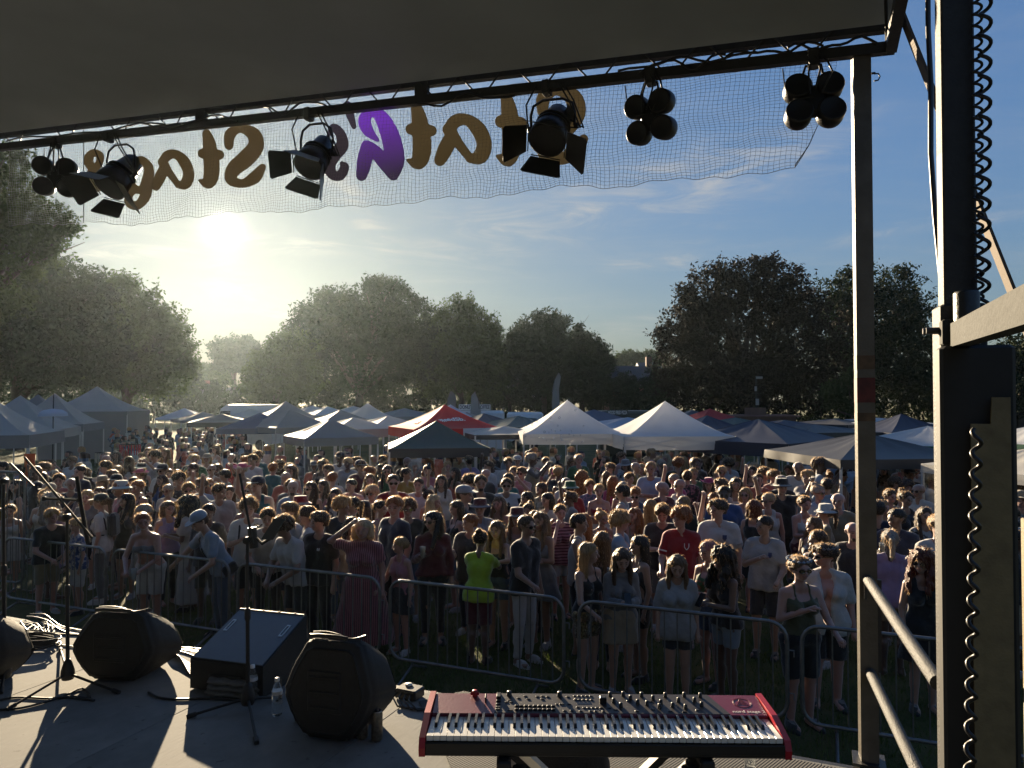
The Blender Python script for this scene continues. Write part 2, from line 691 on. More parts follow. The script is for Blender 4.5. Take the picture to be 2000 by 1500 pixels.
for i in range(nn + 1):
    u_ = -11.1 + (11.3) * i / nn
    w_ = .03 * math.sin(i * 1.9) + .015 * math.sin(i * 4.3)
    V_ += [tuple(ST(u_, .015 + w_ * .2, DECK - .15)), tuple(ST(u_, .03 + w_, .02))]
for i in range(nn):
    F_.append((2 * i, 2 * i + 2, 2 * i + 3, 2 * i + 1))
fab.add(V_, F_, True)
fab.build('skirt_cloth', mat('black_cloth', (.010, .010, .011), .85, 0, .2, 6), None, deck)

# studded rubber mat under the keyboard
matm = bpy.data.materials.new('studded_rubber')
matm.use_nodes = True
nt = matm.node_tree
b = nt.nodes['Principled BSDF']
b.inputs['Base Color'].default_value = (.085, .085, .085, 1)
b.inputs['Roughness'].default_value = .85
b.inputs['Specular IOR Level'].default_value = .2
t = nt.nodes.new('ShaderNodeTexCoord')
mp = nt.nodes.new('ShaderNodeMapping')
mp.inputs['Rotation'].default_value = (0, 0, R(45))
nt.links.new(t.outputs['Object'], mp.inputs[0])
vo = nt.nodes.new('ShaderNodeTexVoronoi')
vo.inputs['Scale'].default_value = 65
vo.inputs['Randomness'].default_value = .05
nt.links.new(mp.outputs[0], vo.inputs['Vector'])
bp = nt.nodes.new('ShaderNodeBump')
bp.inputs['Strength'].default_value = .8
bp.inputs['Distance'].default_value = .012
bp.invert = True
nt.links.new(vo.outputs['Distance'], bp.inputs['Height'])
nt.links.new(bp.outputs[0], b.inputs['Normal'])
p_ = [PZ(818, 1372, DECK), PZ(905, 1352, DECK), ST(.14, -.10, DECK), ST(.14, -2.9, DECK), PZ(905, 1560, DECK), PZ(868, 1470, DECK)]
rub = MB()
rub.prism([(q.x, q.y, 0) for q in p_], (0, 0, DECK + .002), (0, 0, DECK + .009))
tag(rub.build('rubber_mat', matm), 'grey studded rubber mat lying under the red keyboard', 'mat')

# ------------------------------------------------------------------ roof and front truss
AL, AR = PY(0, 288, 6.70), PY(1728, 95, 3.895)
TD = (AR - AL).normalized()


def TR(px_or_t, v=0.0, dz=0.0):
    """point on the front chord line at a photo column (v metres out, dz up)"""
    # intersect the vertical plane through the camera column with the chord line
    k = ray(px_or_t, 300)
    k = k.x / k.y
    t_ = (k * AL.y - AL.x) / (TD.x - k * TD.y)
    return AL + TD * t_ + V2 * v + Vector((0, 0, dz))


roof = thing('stage_roof', 'dark fabric roof of the mobile stage with lattice truss along its front edge', 'stage roof', AR)
L0 = AL - TD * 5.5
mb = MB()
BK = -V2 * 8.5
up = Vector((0, 0, .12))
c0, c1 = L0 + up - V2 * .03, AR + TD * .02 + up - V2 * .03
V_, F_ = [], []
nu, nv = 40, 24
for j in range(nv + 1):
    for i in range(nu + 1):
        p = c0.lerp(c1, i / nu) + BK * (j / nv)
        p.z += .012 * math.sin(i * .7 + j * .3) * (1 if 0 < j < nv else 0) + .05 * math.sin(math.pi * (j / nv))
        V_.append(p)
for j in range(nv):
    for i in range(nu):
        a_ = j * (nu + 1) + i
        F_.append((a_, a_ + 1, a_ + nu + 2, a_ + nu + 1))
n0 = len(V_)
top_ = [p + Vector((0, 0, .05)) for p in V_]
mb.add(V_ + top_, F_ + [tuple(x + n0 for x in reversed(f)) for f in F_], True)
rim = [(i, i + 1, n0 + i + 1, n0 + i) for i in range(nu)]
mb.add(V_ + top_, [tuple(reversed(r_)) for r_ in rim])
mb.build('roof_fabric', tarp, None, roof)
MB().bar(c0 + V2 * .045 + Vector((0, 0, .01)), c1 + V2 * .045 + Vector((0, 0, .01)), .05, .07).build('eave_rail', steel, None, roof)
MB().bar(L0, AR + TD * .05, .05, .058).build('lower_chord', steel, None, roof)
xs_ = [-160, -60, 30, 130, 235, 335, 438, 545, 660, 752, 858, 940, 1055, 1165, 1310, 1440, 1570]
for i, x in enumerate(xs_):
    a_ = TR(x)
    h_ = .135
    for s_ in (-1, 1):
        b_ = a_ + TD * (s_ * .16) + Vector((0, 0, h_)) - V2 * .02
        MB().tube([a_ + TD * (s_ * .03), b_], .006, 6).build('truss_brace', steel, None, roof)
for x in (-70, 393, 824):
    a_ = TR(x)
    MB().bar(a_ + Vector((0, 0, .03)), a_ + Vector((0, 0, .13)), .10, .035, V2).build('truss_plate', steel, None, roof)
# right-hand side rail of the roof, running back over the camera
sb0 = AR + TD * .03
MB().bar(sb0 + Vector((0, 0, .0)), sb0 + BK + Vector((0, 0, .02)), .055, .06).build('side_rail', steel, None, roof)
mb = MB()
for k in range(7):
    q = sb0 + BK * (k / 7)
    mb.tube([q + Vector((0, 0, .02)) - U2 * .02, q + BK * .07 + Vector((0, 0, .14)) - U2 * .07], .008, 6)
    mb.tube([q + BK * .07 + Vector((0, 0, .14)) - U2 * .07, q + BK * .13 + Vector((0, 0, .02)) - U2 * .02], .008, 6)
mb.build('side_brace', steel_grey, None, roof)
# cables taped along the chord
for k, (xa, xb, dz, sg) in enumerate(((20, 330, .035, .02), (260, 470, .02, .05), (520, 660, .04, .06), (820, 1010, -.035, .05), (1210, 1480, .045, .03), (1250, 1420, .03, .06), (1420, 1610, .045, .025), (1540, 1715, .04, .03))):
    pts = []
    for i in range(13):
        a_ = i / 12
        p = TR(xa + (xb - xa) * a_) - V2 * .035
        p.z += dz + sg * math.sin(a_ * math.pi * 3 + k) * .6 + .012 * math.sin(a_ * 17)
        pts.append(p)
    MB().tube(pts, .0075, 6).build('cable', cable_m, None, roof)

# unseen rear wall of the stage, added to hold back sky fill
w0, w1 = ST(-11.1, -7.42, 0), ST(.24, -7.42, 0)
wl_ = MB().bar(Vector((w0.x, w0.y, 3.28)), Vector((w1.x, w1.y, 3.28)), .05, 4.05)
tag(wl_.build('added_back_wall', mat('added_wall_black', (.03, .03, .032), .85, 0, .2, 2)), 'unseen black rear wall of the stage, added to cut sky fill', 'wall')

# diagonal flat strut hanging from the roof corner to the right
strap_m = bpy.data.materials.new('woven_webbing')
strap_m.use_nodes = True
nt = strap_m.node_tree
b = nt.nodes['Principled BSDF']
b.inputs['Base Color'].default_value = (.10, .072, .05, 1)
b.inputs['Roughness'].default_value = .75
t = nt.nodes.new('ShaderNodeTexCoord')
wv = nt.nodes.new('ShaderNodeTexWave')
wv.inputs['Scale'].default_value = 60
wv.inputs['Distortion'].default_value = .6
nt.links.new(t.outputs['Object'], wv.inputs['Vector'])
bp = nt.nodes.new('ShaderNodeBump')
bp.inputs['Strength'].default_value = .7
bp.inputs['Distance'].default_value = .004
nt.links.new(wv.outputs[0], bp.inputs['Height'])
nt.links.new(bp.outputs[0], b.inputs['Normal'])
sA, sB = PY(1752, 5, 3.70), PY(2092, 860, 2.75)
mb = MB().bar(sA, sB, .012, .098, V2)
tag(mb.build('roof_strut', strap_m), 'brown woven strut running diagonally down from the roof corner behind the black mast', 'strut')

# front corner post
pb = PZ(1697, 1487, DECK)
pt_ = PY(1681, 106, pb.y - .01)
post = thing('corner_post', 'square aluminium post holding up the roof corner beside the side rails', 'post', pb)
Mz = Matrix.Rotation(YAW, 3, 'Z')
V3 = Matrix.Rotation(R(7), 3, 'Z') @ V2
MB().bar(pb, pt_, .088, .088, V3).build('post_tube', post_m, None, post)
MB().box(pb + Vector((0, 0, .006)), (.16, .16, .012), Mz).build('foot_plate', steel, None, post)
sh = PY(1702, 152, pb.y)
MB().tube([sh + U2 * .012 + Vector((0, 0, .02)), sh + U2 * .034 + Vector((0, 0, .018)), sh + U2 * .042, sh + U2 * .034 - Vector((0, 0, .018)), sh + U2 * .012 - Vector((0, 0, .02))], .004, 6).build('shackle', steel, None, post)
MB().tube([sh - U2 * .0 + Vector((0, 0, .024)), sh + U2 * .02 + Vector((0, 0, .024))], .006, 6).build('shackle_pin', steel, None, post)
# worn tape bands
tape = mat('worn_red_tape', (.09, .014, .012), .6, 0, .6, 16)
tape2 = mat('worn_orange_tape', (.10, .06, .03), .6, 0, .6, 16)
for (ya, yb, tm) in ((695, 722, tape2), (738, 786, tape), (806, 822, tape2)):
    q0, q1 = PY(1686 + (ya - 100) * .012, ya, pb.y), PY(1686 + (yb - 100) * .012, yb, pb.y)
    f_ = (q0.z - pb.z) / (pt_.z - pb.z)
    f2 = (q1.z - pb.z) / (pt_.z - pb.z)
    MB().bar(pb.lerp(pt_, f2), pb.lerp(pt_, f_), .0895, .0895, V3).build('tape_band', tm, None, post)

# ------------------------------------------------------------------ side mast
MC = Vector((1.485, 2.45, 0))
mast = thing('lifting_mast', 'black steel lifting mast with winch housing and coiled cables at the stage side', 'mast', (MC.x, MC.y, DECK))
mast_m = mat('mast_black_paint', (.022, .022, .023), .62, .0, .3, 22, .2, 100)
MB().box((MC.x + .012, MC.y, 5.0), (.098, .085, 4.2), Matrix.Rotation(R(5), 3, 'Z') @ Mz, .006).build('inner_mast', mast_m, None, mast)
MB().box((MC.x + .016, MC.y, (DECK + 3.515) / 2), (.135, .125, 3.515 - DECK), Matrix.Rotation(R(5), 3, 'Z') @ Mz, .007).build('outer_sleeve', mast_m, None, mast)
q = Vector((MC.x, MC.y, 3.43)) - U2 * .075
for dz in (0, .02):
    MB().tube([q + U2 * .02 + Vector((0, -.02 - dz, 0)), q - U2 * .028 + Vector((0, -.02 - dz, 0))], .011, 8).build('clamp_bolt', steel, None, mast)
wc = PY(1908, 1090, 2.33)
MB().box((wc.x, wc.y, 2.31), (.205, .1, 2.12), Mz, .01).build('winch_housing', mat('housing_black', (.012, .012, .013), .6, 0, .2, 20), None, mast)
kp = PY(1939, 1160, 2.25)
mb = MB()
zz0, zz1, zz2 = DECK, PY(1939, 828, 2.25).z, PY(1939, 776, 2.25).z
mb.prism([kp.xy.to_3d() - U2 * .052 + Vector((0, 0, zz0)), kp.xy.to_3d() + U2 * .052 + Vector((0, 0, zz0)), kp.xy.to_3d() + U2 * .052 + Vector((0, 0, zz2)), kp.xy.to_3d() + U2 * .004 + Vector((0, 0, zz2)), kp.xy.to_3d() - U2 * .0 + Vector((0, 0, zz1)), kp.xy.to_3d() - U2 * .052 + Vector((0, 0, zz1))], -V2 * .006, V2 * .006)
mb.build('guard_plate', khaki, None, mast)
cyl = PY(1888, 612, 2.33)
MB().lathe([(.0, .07), (.034, .07), (.037, .064), (.037, -.1)], cyl, 20).build('pipe_stub', steel, None, mast)
gb = PY(1862, 650, 2.40)
MB().box(gb, (.075, .10, .082), Mz, .004).build('pivot_block', steel_grey, None, mast)


for z_ in (1.5, 2.0, 2.5, 2.9, 3.3):
    for sx in (-.045, .05):
        bp_ = Vector((MC.x, MC.y, z_)) + U2 * sx - V2 * .066
        MB().tube([bp_, bp_ - V2 * .014], .009, 6).build('bolt', steel_grey, None, mast)


def coil(px0, py0, px1, py1, Y, rad, pitch, r, ph=0.0):
    a_, b_ = PY(px0, py0, Y), PY(px1, py1, Y)
    L = (b_ - a_).length
    n_ = int(L / pitch * 12)
    pts = []
    for i in range(n_ + 1):
        s_ = i / n_
        an = s_ * L / pitch * 2 * math.pi + ph
        p = a_.lerp(b_, s_)
        pts.append(p + U2 * (rad * math.cos(an)) + V2 * (rad * math.sin(an)))
    return MB().tube(pts, r, 7)


coil(1925, -70, 1921, 600, 2.36, .016, .066, .0062).build('coiled_cable', cable_m, None, mast)
coil(1908, -70, 1912, 590, 2.37, .0125, .038, .0046, 1.0).build('coiled_cable', cable_m, None, mast)
coil(1908, 838, 1893, 1560, 2.17, .0115, .062, .0068, 2.0).build('coiled_cable', cable_m, None, mast)
MB().tube([PY(1812, -40, 3.3), PY(1813, 60, 3.28), PY(1818, 160, 3.25), PY(1818, 300, 3.2), PY(1826, 420, 3.15), PY(1838, 540, 3.1)], .011, 8).build('hanging_cable', cable_m, None, mast)

arm_a, arm_b = PY(1872, 655, 2.36), PY(2012, 600, 1.42)
gate = MB().bar(arm_a, arm_b + (arm_b - arm_a) * .5, .05, .075)
tag(gate.build('folding_arm', steel_grey), 'grey steel box arm hinged on the black mast and reaching past the camera', 'steel arm')
fp = PY(2003, 1390, 2.7)
tag(MB().box((fp.x + .035, fp.y, 2.0), (.06, .06, 1.52), Mz, .004).build('side_post', khaki), 'khaki steel post at the frame edge beyond the winch', 'post')

# side rails between post and mast
ra, rb = PY(1694, 1131, pb.y - .03), PY(1832, 1334, 2.56)
rails = thing('side_railing', 'pair of scratched galvanised tubes bracketed between corner post and mast', 'railing', pb)
MB().tube([ra, rb], .0262, 14).build('rail_tube', steel_bare, None, rails)
r2a, r2b = PY(1699, 1312, pb.y - .03), PY(1846, 1620, 2.62)
MB().tube([r2a, r2b], .0262, 14).build('rail_tube', steel_bare, None, rails)
q0, q1 = PY(1713, 1132, pb.y - .04), PY(1713, 1312, pb.y - .04)
MB().bar(q1, q0, .042, .02, V2).build('bracket_bar', steel, None, rails)
MB().box(PY(1690, 1150, pb.y - .055), (.012, .03, .11), Mz).build('bracket_plate', steel_bare, None, rails)
MB().tube([PY(1690, 1312, pb.y - .06), PY(1700, 1305, pb.y - .06), PY(1696, 1318, pb.y - .06)], .005, 6).build('bracket_clip', steel, None, rails)

# ------------------------------------------------------------------ lamps on the truss
can_m = mat('lamp_black_enamel', (.012, .012, .013), .36, .2, .2, 20, .08, 60)
leaf_m = mat('lamp_leaf_enamel', (.016, .016, .017), .42, .2, .15, 20)


def frame_of(axis):
    a = Vector(axis).normalized()
    x = Vector((0, 0, 1)).cross(a)
    if x.length < .05:
        x = Vector((1, 0, 0))
    x.normalize()
    y = a.cross(x)
    return Matrix((x, y, a)).transposed()


def fresnel(x, label, drop, axis, scale, roll=0.0, tilt=(40, 62, 30, 50)):
    top = TR(x)
    th = thing('stage_light', label, 'stage light', top, 0, 'fresnel lamps with barn doors on the roof truss')
    hd = top - Vector((0, 0, drop))
    A = frame_of(axis) @ Matrix.Rotation(roll, 3, 'Z')
    s_ = scale
    mb = MB()
    prof = [(.0, -.30), (.045, -.295), (.062, -.27), (.068, -.22), (.085, -.14), (.1, -.08), (.106, -.05), (.106, .0), (.098, .004)]
    mb.lathe([(r_ * s_, z_ * s_) for r_, z_ in prof], hd, 22, A)
    mb.build('housing', can_m, None, th)
    MB().lathe([(.0, .003 * s_), (.094 * s_, .003 * s_), (.097 * s_, -.006 * s_)], hd, 20, A).build('lens', mat('lamp_lens', (.05, .05, .055), .15, 0, .05, 9), None, th)
    for i in range(3):
        MB().lathe([(.088 * s_, (-.15 + i * .03) * s_), (.1 * s_, (-.148 + i * .03) * s_), (.1 * s_, (-.143 + i * .03) * s_), (.088 * s_, (-.141 + i * .03) * s_)], hd, 18, A).build('cooling_fin', can_m, None, th)
    for i in range(4):
        Rz = Matrix.Rotation(i * math.pi / 2, 3, 'Z')
        t_ = R(tilt[i])
        h = .105 * s_
        w0, w1, L = .085 * s_, .125 * s_, (.155 if i % 2 == 0 else .13) * s_
        P = []
        for (w, l) in ((-w0, .012), (w0, .012), (w1 * .92, L * .93), (w1 * .8, L), (-w1 * .8, L), (-w1 * .92, L * .93)):
            P.append(Vector((h + l * math.sin(t_), w, .006 * s_ + l * math.cos(t_))))
        nrm = Vector((math.cos(t_), 0, -math.sin(t_))) * .0025
        MB().prism([A @ (Rz @ p) + hd for p in P], A @ (Rz @ -nrm), A @ (Rz @ nrm)).build('barn_door', leaf_m, None, th)
        MB().tube([A @ (Rz @ Vector((h, -w0, .006))) + hd, A @ (Rz @ Vector((h, w0, .006))) + hd], .004, 6).build('hinge', steel_grey, None, th)
    ca = hd + A @ Vector((0, 0, -.13 * s_))
    side = TD.copy()
    yk = []
    w = .128 * s_
    for (a_, z_) in ((-1, 0), (-1.02, .5), (-.9, .82), (-.45, 1), (.45, 1), (.9, .82), (1.02, .5), (1, 0)):
        yk.append(ca + side * (a_ * w) + Vector((0, 0, (top.z - .05 - ca.z) * z_)))
    MB().tube(yk, .0095, 6).build('yoke', can_m, None, th)
    MB().box(top - Vector((0, 0, .012)), (.05, .075, .09), Mz, .005).build('clamp', steel, None, th)
    for sg in (-1, 1):
        kn = ca + side * (sg * (w + .012))
        MB().tube([kn - side * .012 * sg, kn + side * .014 * sg], .017, 10).build('tilt_knob', black_pl, None, th)
    for k, sg in enumerate((-1, 1, 1)):
        pts = [top + side * (sg * (.06 + .03 * k)) - V2 * .03, top + side * (sg * (.13 + .03 * k)) - Vector((0, 0, .12)) - V2 * .03, ca + side * (sg * (.17 + .02 * k)) - Vector((0, 0, .02)), ca + side * (sg * .12) - Vector((0, 0, .06 - .05 * k))]
        q_ = []
        for i in range(len(pts) - 1):
            for a_ in (0, .33, .67):
                q_.append(pts[i].lerp(pts[i + 1], a_))
        q_.append(pts[-1])
        MB().tube(q_, .0055, 6).build('lamp_cable', cable_m, None, th)
    return th


ax = (-V2 * .62 + Vector((0, 0, -.78)))
fresnel(1068, 'black barn door lamp in front of the brown capital S of the banner', .35, ax - U2 * .04, 1.16, R(-22), (58, 35, 48, 10))
fresnel(603, 'black barn door lamp hanging beside the small purple letter s', .40, ax, 1.12, R(-30), (14, 30, 52, 8))
fresnel(212, 'leftmost barn door lamp, hazy and grey against the banner end', .44, ax - U2 * .1, 1.3, R(-24), (66, 30, 44, 8))


def quad_par(x, label, drop, yaw, tilt, sc):
    top = TR(x)
    th = thing('stage_light', label, 'stage light', top, 0, 'four pod LED lamps on the roof truss')
    c = top - Vector((0, 0, drop))
    M3 = Matrix.Rotation(YAW + yaw, 3, 'Z') @ Matrix.Rotation(tilt, 3, 'X')
    for sx in (-1, 1):
        for sz in (-1, 1):
            o_ = Vector((sx * .098, 0, sz * .092)) * sc
            Mp = M3 @ Matrix.Rotation(R(90), 3, 'X') @ Matrix.Rotation(0, 3, 'Z')
            pr = [(.0, -.055), (.072, -.055), (.082, -.047), (.086, -.02), (.086, .055), (.08, .064), (.07, .06), (.0, .058)]
            MB().lathe([(r_ * sc, z_ * sc) for r_, z_ in pr], c + M3 @ o_, 22, Mp).build('lamp_pod', can_m, None, th)
    mb = MB()
    mb.box(c, (.14 * sc, .09 * sc, .2 * sc), M3, .012)
    mb.build('pod_bracket', can_m, None, th)
    mb = MB()
    w = .07 * sc
    mb.tube([c + M3 @ Vector((-w, -.04, .06)), c + M3 @ Vector((-w, 0, .12)) + Vector((0, 0, .02)), top + TD * -.04 - Vector((0, 0, .05)), top + TD * .04 - Vector((0, 0, .05)), c + M3 @ Vector((w, 0, .12)) + Vector((0, 0, .02)), c + M3 @ Vector((w, -.04, .06))], .008, 6)
    mb.build('yoke', can_m, None, th)
    MB().box(top - Vector((0, 0, .012)), (.06, .075, .1), Mz, .005).build('clamp', steel, None, th)
    for k in (-1, 0, 1):
        p0, p1 = top - V2 * .03 + TD * (.03 * k), c + M3 @ Vector((.03 * k, -.06, .04 - .03 * abs(k)))
        mid = p0.lerp(p1, .5) + TD * (.03 + .03 * k) - V2 * .02
        MB().tube([p0, p0.lerp(mid, .5) + TD * .012, mid, mid.lerp(p1, .6), p1], .0058, 6).build('lamp_cable', cable_m, None, th)
    e0 = top - TD * .16 - Vector((0, 0, .05))
    MB().tube([e0, c - U2 * .17 * sc + Vector((0, 0, .07)), c - U2 * .1 * sc - V2 * .07, c - V2 * .07], .004, 6).build('safety_chain', steel_grey, None, th)
    return th


quad_par(1590, 'four lobed black LED lamp nearest the corner post', .252, R(12), R(-12), .86)
quad_par(1272, 'four lobed black LED lamp right of the barn door lamps', .262, R(-14), R(10), .83)
quad_par(110, 'four lobed black LED lamp at the hazy left end of the truss', .32, R(38), R(8), .95)

def nets(xs, ys, zs, D):
    """surface of D<0 on a rectilinear grid as quads (surface nets)"""
    ins = D < 0
    s = np.zeros(tuple(n - 1 for n in D.shape), np.int8)
    off = [(i, j, k) for i in (0, 1) for j in (0, 1) for k in (0, 1)]
    nx, ny, nz = s.shape
    for (i, j, k) in off:
        s += ins[i:i + nx, j:j + ny, k:k + nz]
    act = (s > 0) & (s < 8)
    ai, aj, ak = np.nonzero(act)
    ids = -np.ones(s.shape, np.int32)
    ids[ai, aj, ak] = np.arange(len(ai))
    acc, cnt = np.zeros((len(ai), 3)), np.zeros(len(ai))
    for a in range(8):
        for ax in range(3):
            if off[a][ax]:
                continue
            b = list(off[a])
            b[ax] = 1
            da = D[ai + off[a][0], aj + off[a][1], ak + off[a][2]]
            db = D[ai + b[0], aj + b[1], ak + b[2]]
            m = (da < 0) != (db < 0)
            t = np.where(m, da / np.where(m, da - db, 1), 0)
            g = [ai + off[a][0], aj + off[a][1], ak + off[a][2]]
            h = [ai + b[0], aj + b[1], ak + b[2]]
            pa = np.stack([xs[g[0]], ys[g[1]], zs[g[2]]], 1)
            pb = np.stack([xs[h[0]], ys[h[1]], zs[h[2]]], 1)
            acc += np.where(m[:, None], pa + (pb - pa) * t[:, None], 0)
            cnt += m
    V = acc / cnt[:, None]
    Q = []
    for ax in range(3):
        a, b = (ax + 1) % 3, (ax + 2) % 3
        sl0, sl1 = [slice(None)] * 3, [slice(None)] * 3
        sl0[ax], sl1[ax] = slice(0, -1), slice(1, None)
        ch = ins[tuple(sl0)] != ins[tuple(sl1)]
        p = np.stack(np.nonzero(ch), 1)
        ok = (p[:, a] > 0) & (p[:, b] > 0) & (p[:, a] < D.shape[a] - 1) & (p[:, b] < D.shape[b] - 1)
        p = p[ok]
        fl = ins[p[:, 0], p[:, 1], p[:, 2]]
        ea, eb = np.zeros(3, int), np.zeros(3, int)
        ea[a], eb[b] = 1, 1
        c = [p - ea - eb, p - eb, p, p - ea]
        q = np.stack([ids[w[:, 0], w[:, 1], w[:, 2]] for w in c], 1)
        q = np.where(fl[:, None], q, q[:, ::-1])
        Q.append(q)
    return V, np.concatenate(Q)


# ------------------------------------------------------------------ net banner with cut letters
BO = AL + V2 * .14
BN = V2


def BP(px, py, off=0.0):
    r_ = ray(px, py)
    o = Vector((0, 0, CAM_Z))
    nrm = Vector((-TD.y, TD.x, 0)).normalized()
    t_ = (BO - o).dot(nrm) / r_.dot(nrm)
    return o + r_ * t_ + nrm * off


NRM = Vector((-TD.y, TD.x, 0)).normalized()
HD = Vector((TD.x, TD.y, 0)).normalized()


def uz(p):
    return ((p - BO).dot(HD), p.z)


banner = thing('net_banner', 'white scaffold net banner reading STATH\'S STAGE backwards, hung below the roof edge', 'banner', BO)
bot = [(0, 440), (165, 436), (300, 434), (430, 419), (560, 411), (640, 408), (830, 389), (1000, 384), (1090, 368), (1200, 360), (1290, 352), (1420, 348), (1480, 335), (1552, 325)]
bu = [uz(BP(*q)) for q in bot]
rig = [uz(BP(*q)) for q in ((1640, 98), (1632, 130), (1612, 215), (1597, 245), (1580, 280), (1552, 325))]
u0, u1 = uz(BP(18, 300))[0], uz(BP(1640, 120))[0]
cell = .0285
cols = int((u1 - u0) / cell)


def lin(x, P):
    P = sorted(P)
    return float(np.interp(x, [p[0] for p in P], [p[1] for p in P]))


def net_pt(i, j):
    """column i, row j (from the top): gathers and sways a little"""
    u_ = u0 + i * cell
    ztop = AL.z + (TD.z / math.hypot(TD.x, TD.y)) * u_ + .10
    zb = lin(u_, bu)
    s_ = j / NR
    z_ = ztop + (zb - ztop) * s_
    lim = float(np.interp(-z_, [-q[1] for q in rig], [q[0] for q in rig]))
    wob = .010 * math.sin(i * .21 + j * .5) + .007 * math.sin(i * .07 - j * .31) + .006 * math.sin(i * .9 + j * .13) * s_
    dep = .03 * math.sin(i * .13) * s_ + .018 * math.sin(i * .37 + j * .2) * s_
    uu = u_ + wob * .6
    if uu > lim:
        uu = lim + (uu - lim) * .02
    return BO + HD * uu + Vector((0, 0, z_ + wob - BO.z)) + NRM * dep


NR = 36
P_ = [[net_pt(i, j) for j in range(NR + 1)] for i in range(cols + 1)]
NV, NF = [], []


def thread(a, b, r_):
    d = (b - a)
    if d.length < 1e-4:
        return
    d.normalize()
    x = d.cross(NRM).normalized()
    o = len(NV)
    for q_ in (a, b):
        for k in (0, 1, 2):
            an = k * 2.0944
            NV.append(q_ + (x * math.cos(an) + NRM * math.sin(an)) * r_)
    NF.extend(((o, o + 1, o + 4, o + 3), (o + 1, o + 2, o + 5, o + 4), (o + 2, o, o + 3, o + 5)))


for i in range(cols + 1):
    for j in range(NR + 1):
        if i < cols:
            thread(P_[i][j], P_[i + 1][j], .0010 if j < NR else .002)
        if j < NR:
            thread(P_[i][j], P_[i][j + 1], .0010)
off = np.array(BO)
me = fast_mesh('netting', np.array([tuple(p) for p in NV]) - off, NF)
o = link('netting', me, mat('net_thread', (.13, .13, .125), .8, 0, .1, 6, trans=.12, spec=.2), banner)
o['kind'] = 'stuff'


def catmull(P, n=6):
    out = []
    P = [Vector(p) for p in P]
    for i in range(len(P) - 1):
        p0, p1, p2, p3 = P[max(i - 1, 0)], P[i], P[i + 1], P[min(i + 2, len(P) - 1)]
        for k in range(n):
            t_ = k / n
            out.append(.5 * ((2 * p1) + (p2 - p0) * t_ + (2 * p0 - 5 * p1 + 4 * p2 - p3) * t_ ** 2 + (3 * p1 - p0 - 3 * p2 + p3) * t_ ** 3))
    out.append(P[-1])
    return out


def letter_mat(name, c1, c2, za, zb):
    m = bpy.data.materials.new(name)
    m.use_nodes = True
    nt = m.node_tree
    nd, lk = nt.nodes, nt.links
    b = nd['Principled BSDF']
    b.inputs['Roughness'].default_value = .5
    t = nd.new('ShaderNodeTexCoord')
    sp = nd.new('ShaderNodeSeparateXYZ')
    lk.new(t.outputs['Object'], sp.inputs[0])
    mr = nd.new('ShaderNodeMapRange')
    mr.inputs[1].default_value, mr.inputs[2].default_value = za, zb
    lk.new(sp.outputs[2], mr.inputs[0])
    rp = nd.new('ShaderNodeValToRGB')
    e = rp.color_ramp.elements
    e[0].color, e[1].color = c1 + (1,), c2 + (1,)
    lk.new(mr.outputs[0], rp.inputs[0])
    lk.new(rp.outputs[0], b.inputs['Base Color'])
    tr = nd.new('ShaderNodeBsdfTranslucent')
    lk.new(rp.outputs[0], tr.inputs['Color'])
    mx = nd.new('ShaderNodeMixShader')
    mx.inputs[0].default_value = .75
    lk.new(b.outputs[0], mx.inputs[1])
    lk.new(tr.outputs[0], mx.inputs[2])
    lk.new(mx.outputs[0], nd['Material Output'].inputs['Surface'])
    return m


brown = letter_mat('letter_brown_board', (.165, .15, .115), (.18, .162, .125), -1, 0)
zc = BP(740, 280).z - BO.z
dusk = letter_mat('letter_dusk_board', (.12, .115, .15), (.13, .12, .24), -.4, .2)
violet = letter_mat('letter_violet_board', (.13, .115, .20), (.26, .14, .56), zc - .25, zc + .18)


def letter(strokes, m, name, src=None, dst=None):
    """one flat board per letter: strokes joined into a single outline, 3 mm thick"""
    def mp_(x, y):
        if src:
            x = dst[0] + (x - src[0]) / (src[2] - src[0]) * (dst[2] - dst[0])
            y = dst[1] + (y - src[1]) / (src[3] - src[1]) * (dst[3] - dst[1])
        return x, y
    caps = []
    for P, Wd in strokes:
        pts = catmull([(p[0], p[1], w) for p, w in zip(P, Wd)], 4)
        caps += [(*a, *b) for a, b in zip(pts, pts[1:])]
    C_ = np.array([(c[0], c[1], c[2] * 1.2, c[3], c[4], c[5] * 1.2) for c in caps])
    r_ = C_[:, [2, 5]].max() + 3
    xs = np.arange(C_[:, [0, 3]].min() - r_, C_[:, [0, 3]].max() + r_, 1.15)
    ys = np.arange(C_[:, [1, 4]].min() - r_, C_[:, [1, 4]].max() + r_, 1.15)
    X, Y = xs[:, None], ys[None, :]
    D = np.full((len(xs), len(ys)), 9.0)
    for (ax, ay, ar, bx, by, br) in C_:
        dx, dy = bx - ax, by - ay
        t_ = np.clip(((X - ax) * dx + (Y - ay) * dy) / max(dx * dx + dy * dy, 1e-6), 0, 1)
        d_ = np.sqrt((X - ax - t_ * dx) ** 2 + (Y - ay - t_ * dy) ** 2) - np.maximum(ar + (br - ar) * t_, .8)
        h = np.clip(.5 + .5 * (D - d_) / 1.5, 0, 1)
        D = D + (d_ - D) * h - 1.5 * h * (1 - h)
    zs = np.array([-2.5, -.5, .5, 2.5])
    D3 = np.maximum(D[:, :, None], (np.abs(zs) - 1.0)[None, None, :])
    Vp, F = nets(xs, ys, zs, D3)
    V = [BP(*mp_(p[0], p[1]), off=.008 + .0015 * p[2]) for p in Vp]
    me = fast_mesh(name, np.array([tuple(p) for p in V]) - off, F)
    return link(name, me, m, banner)


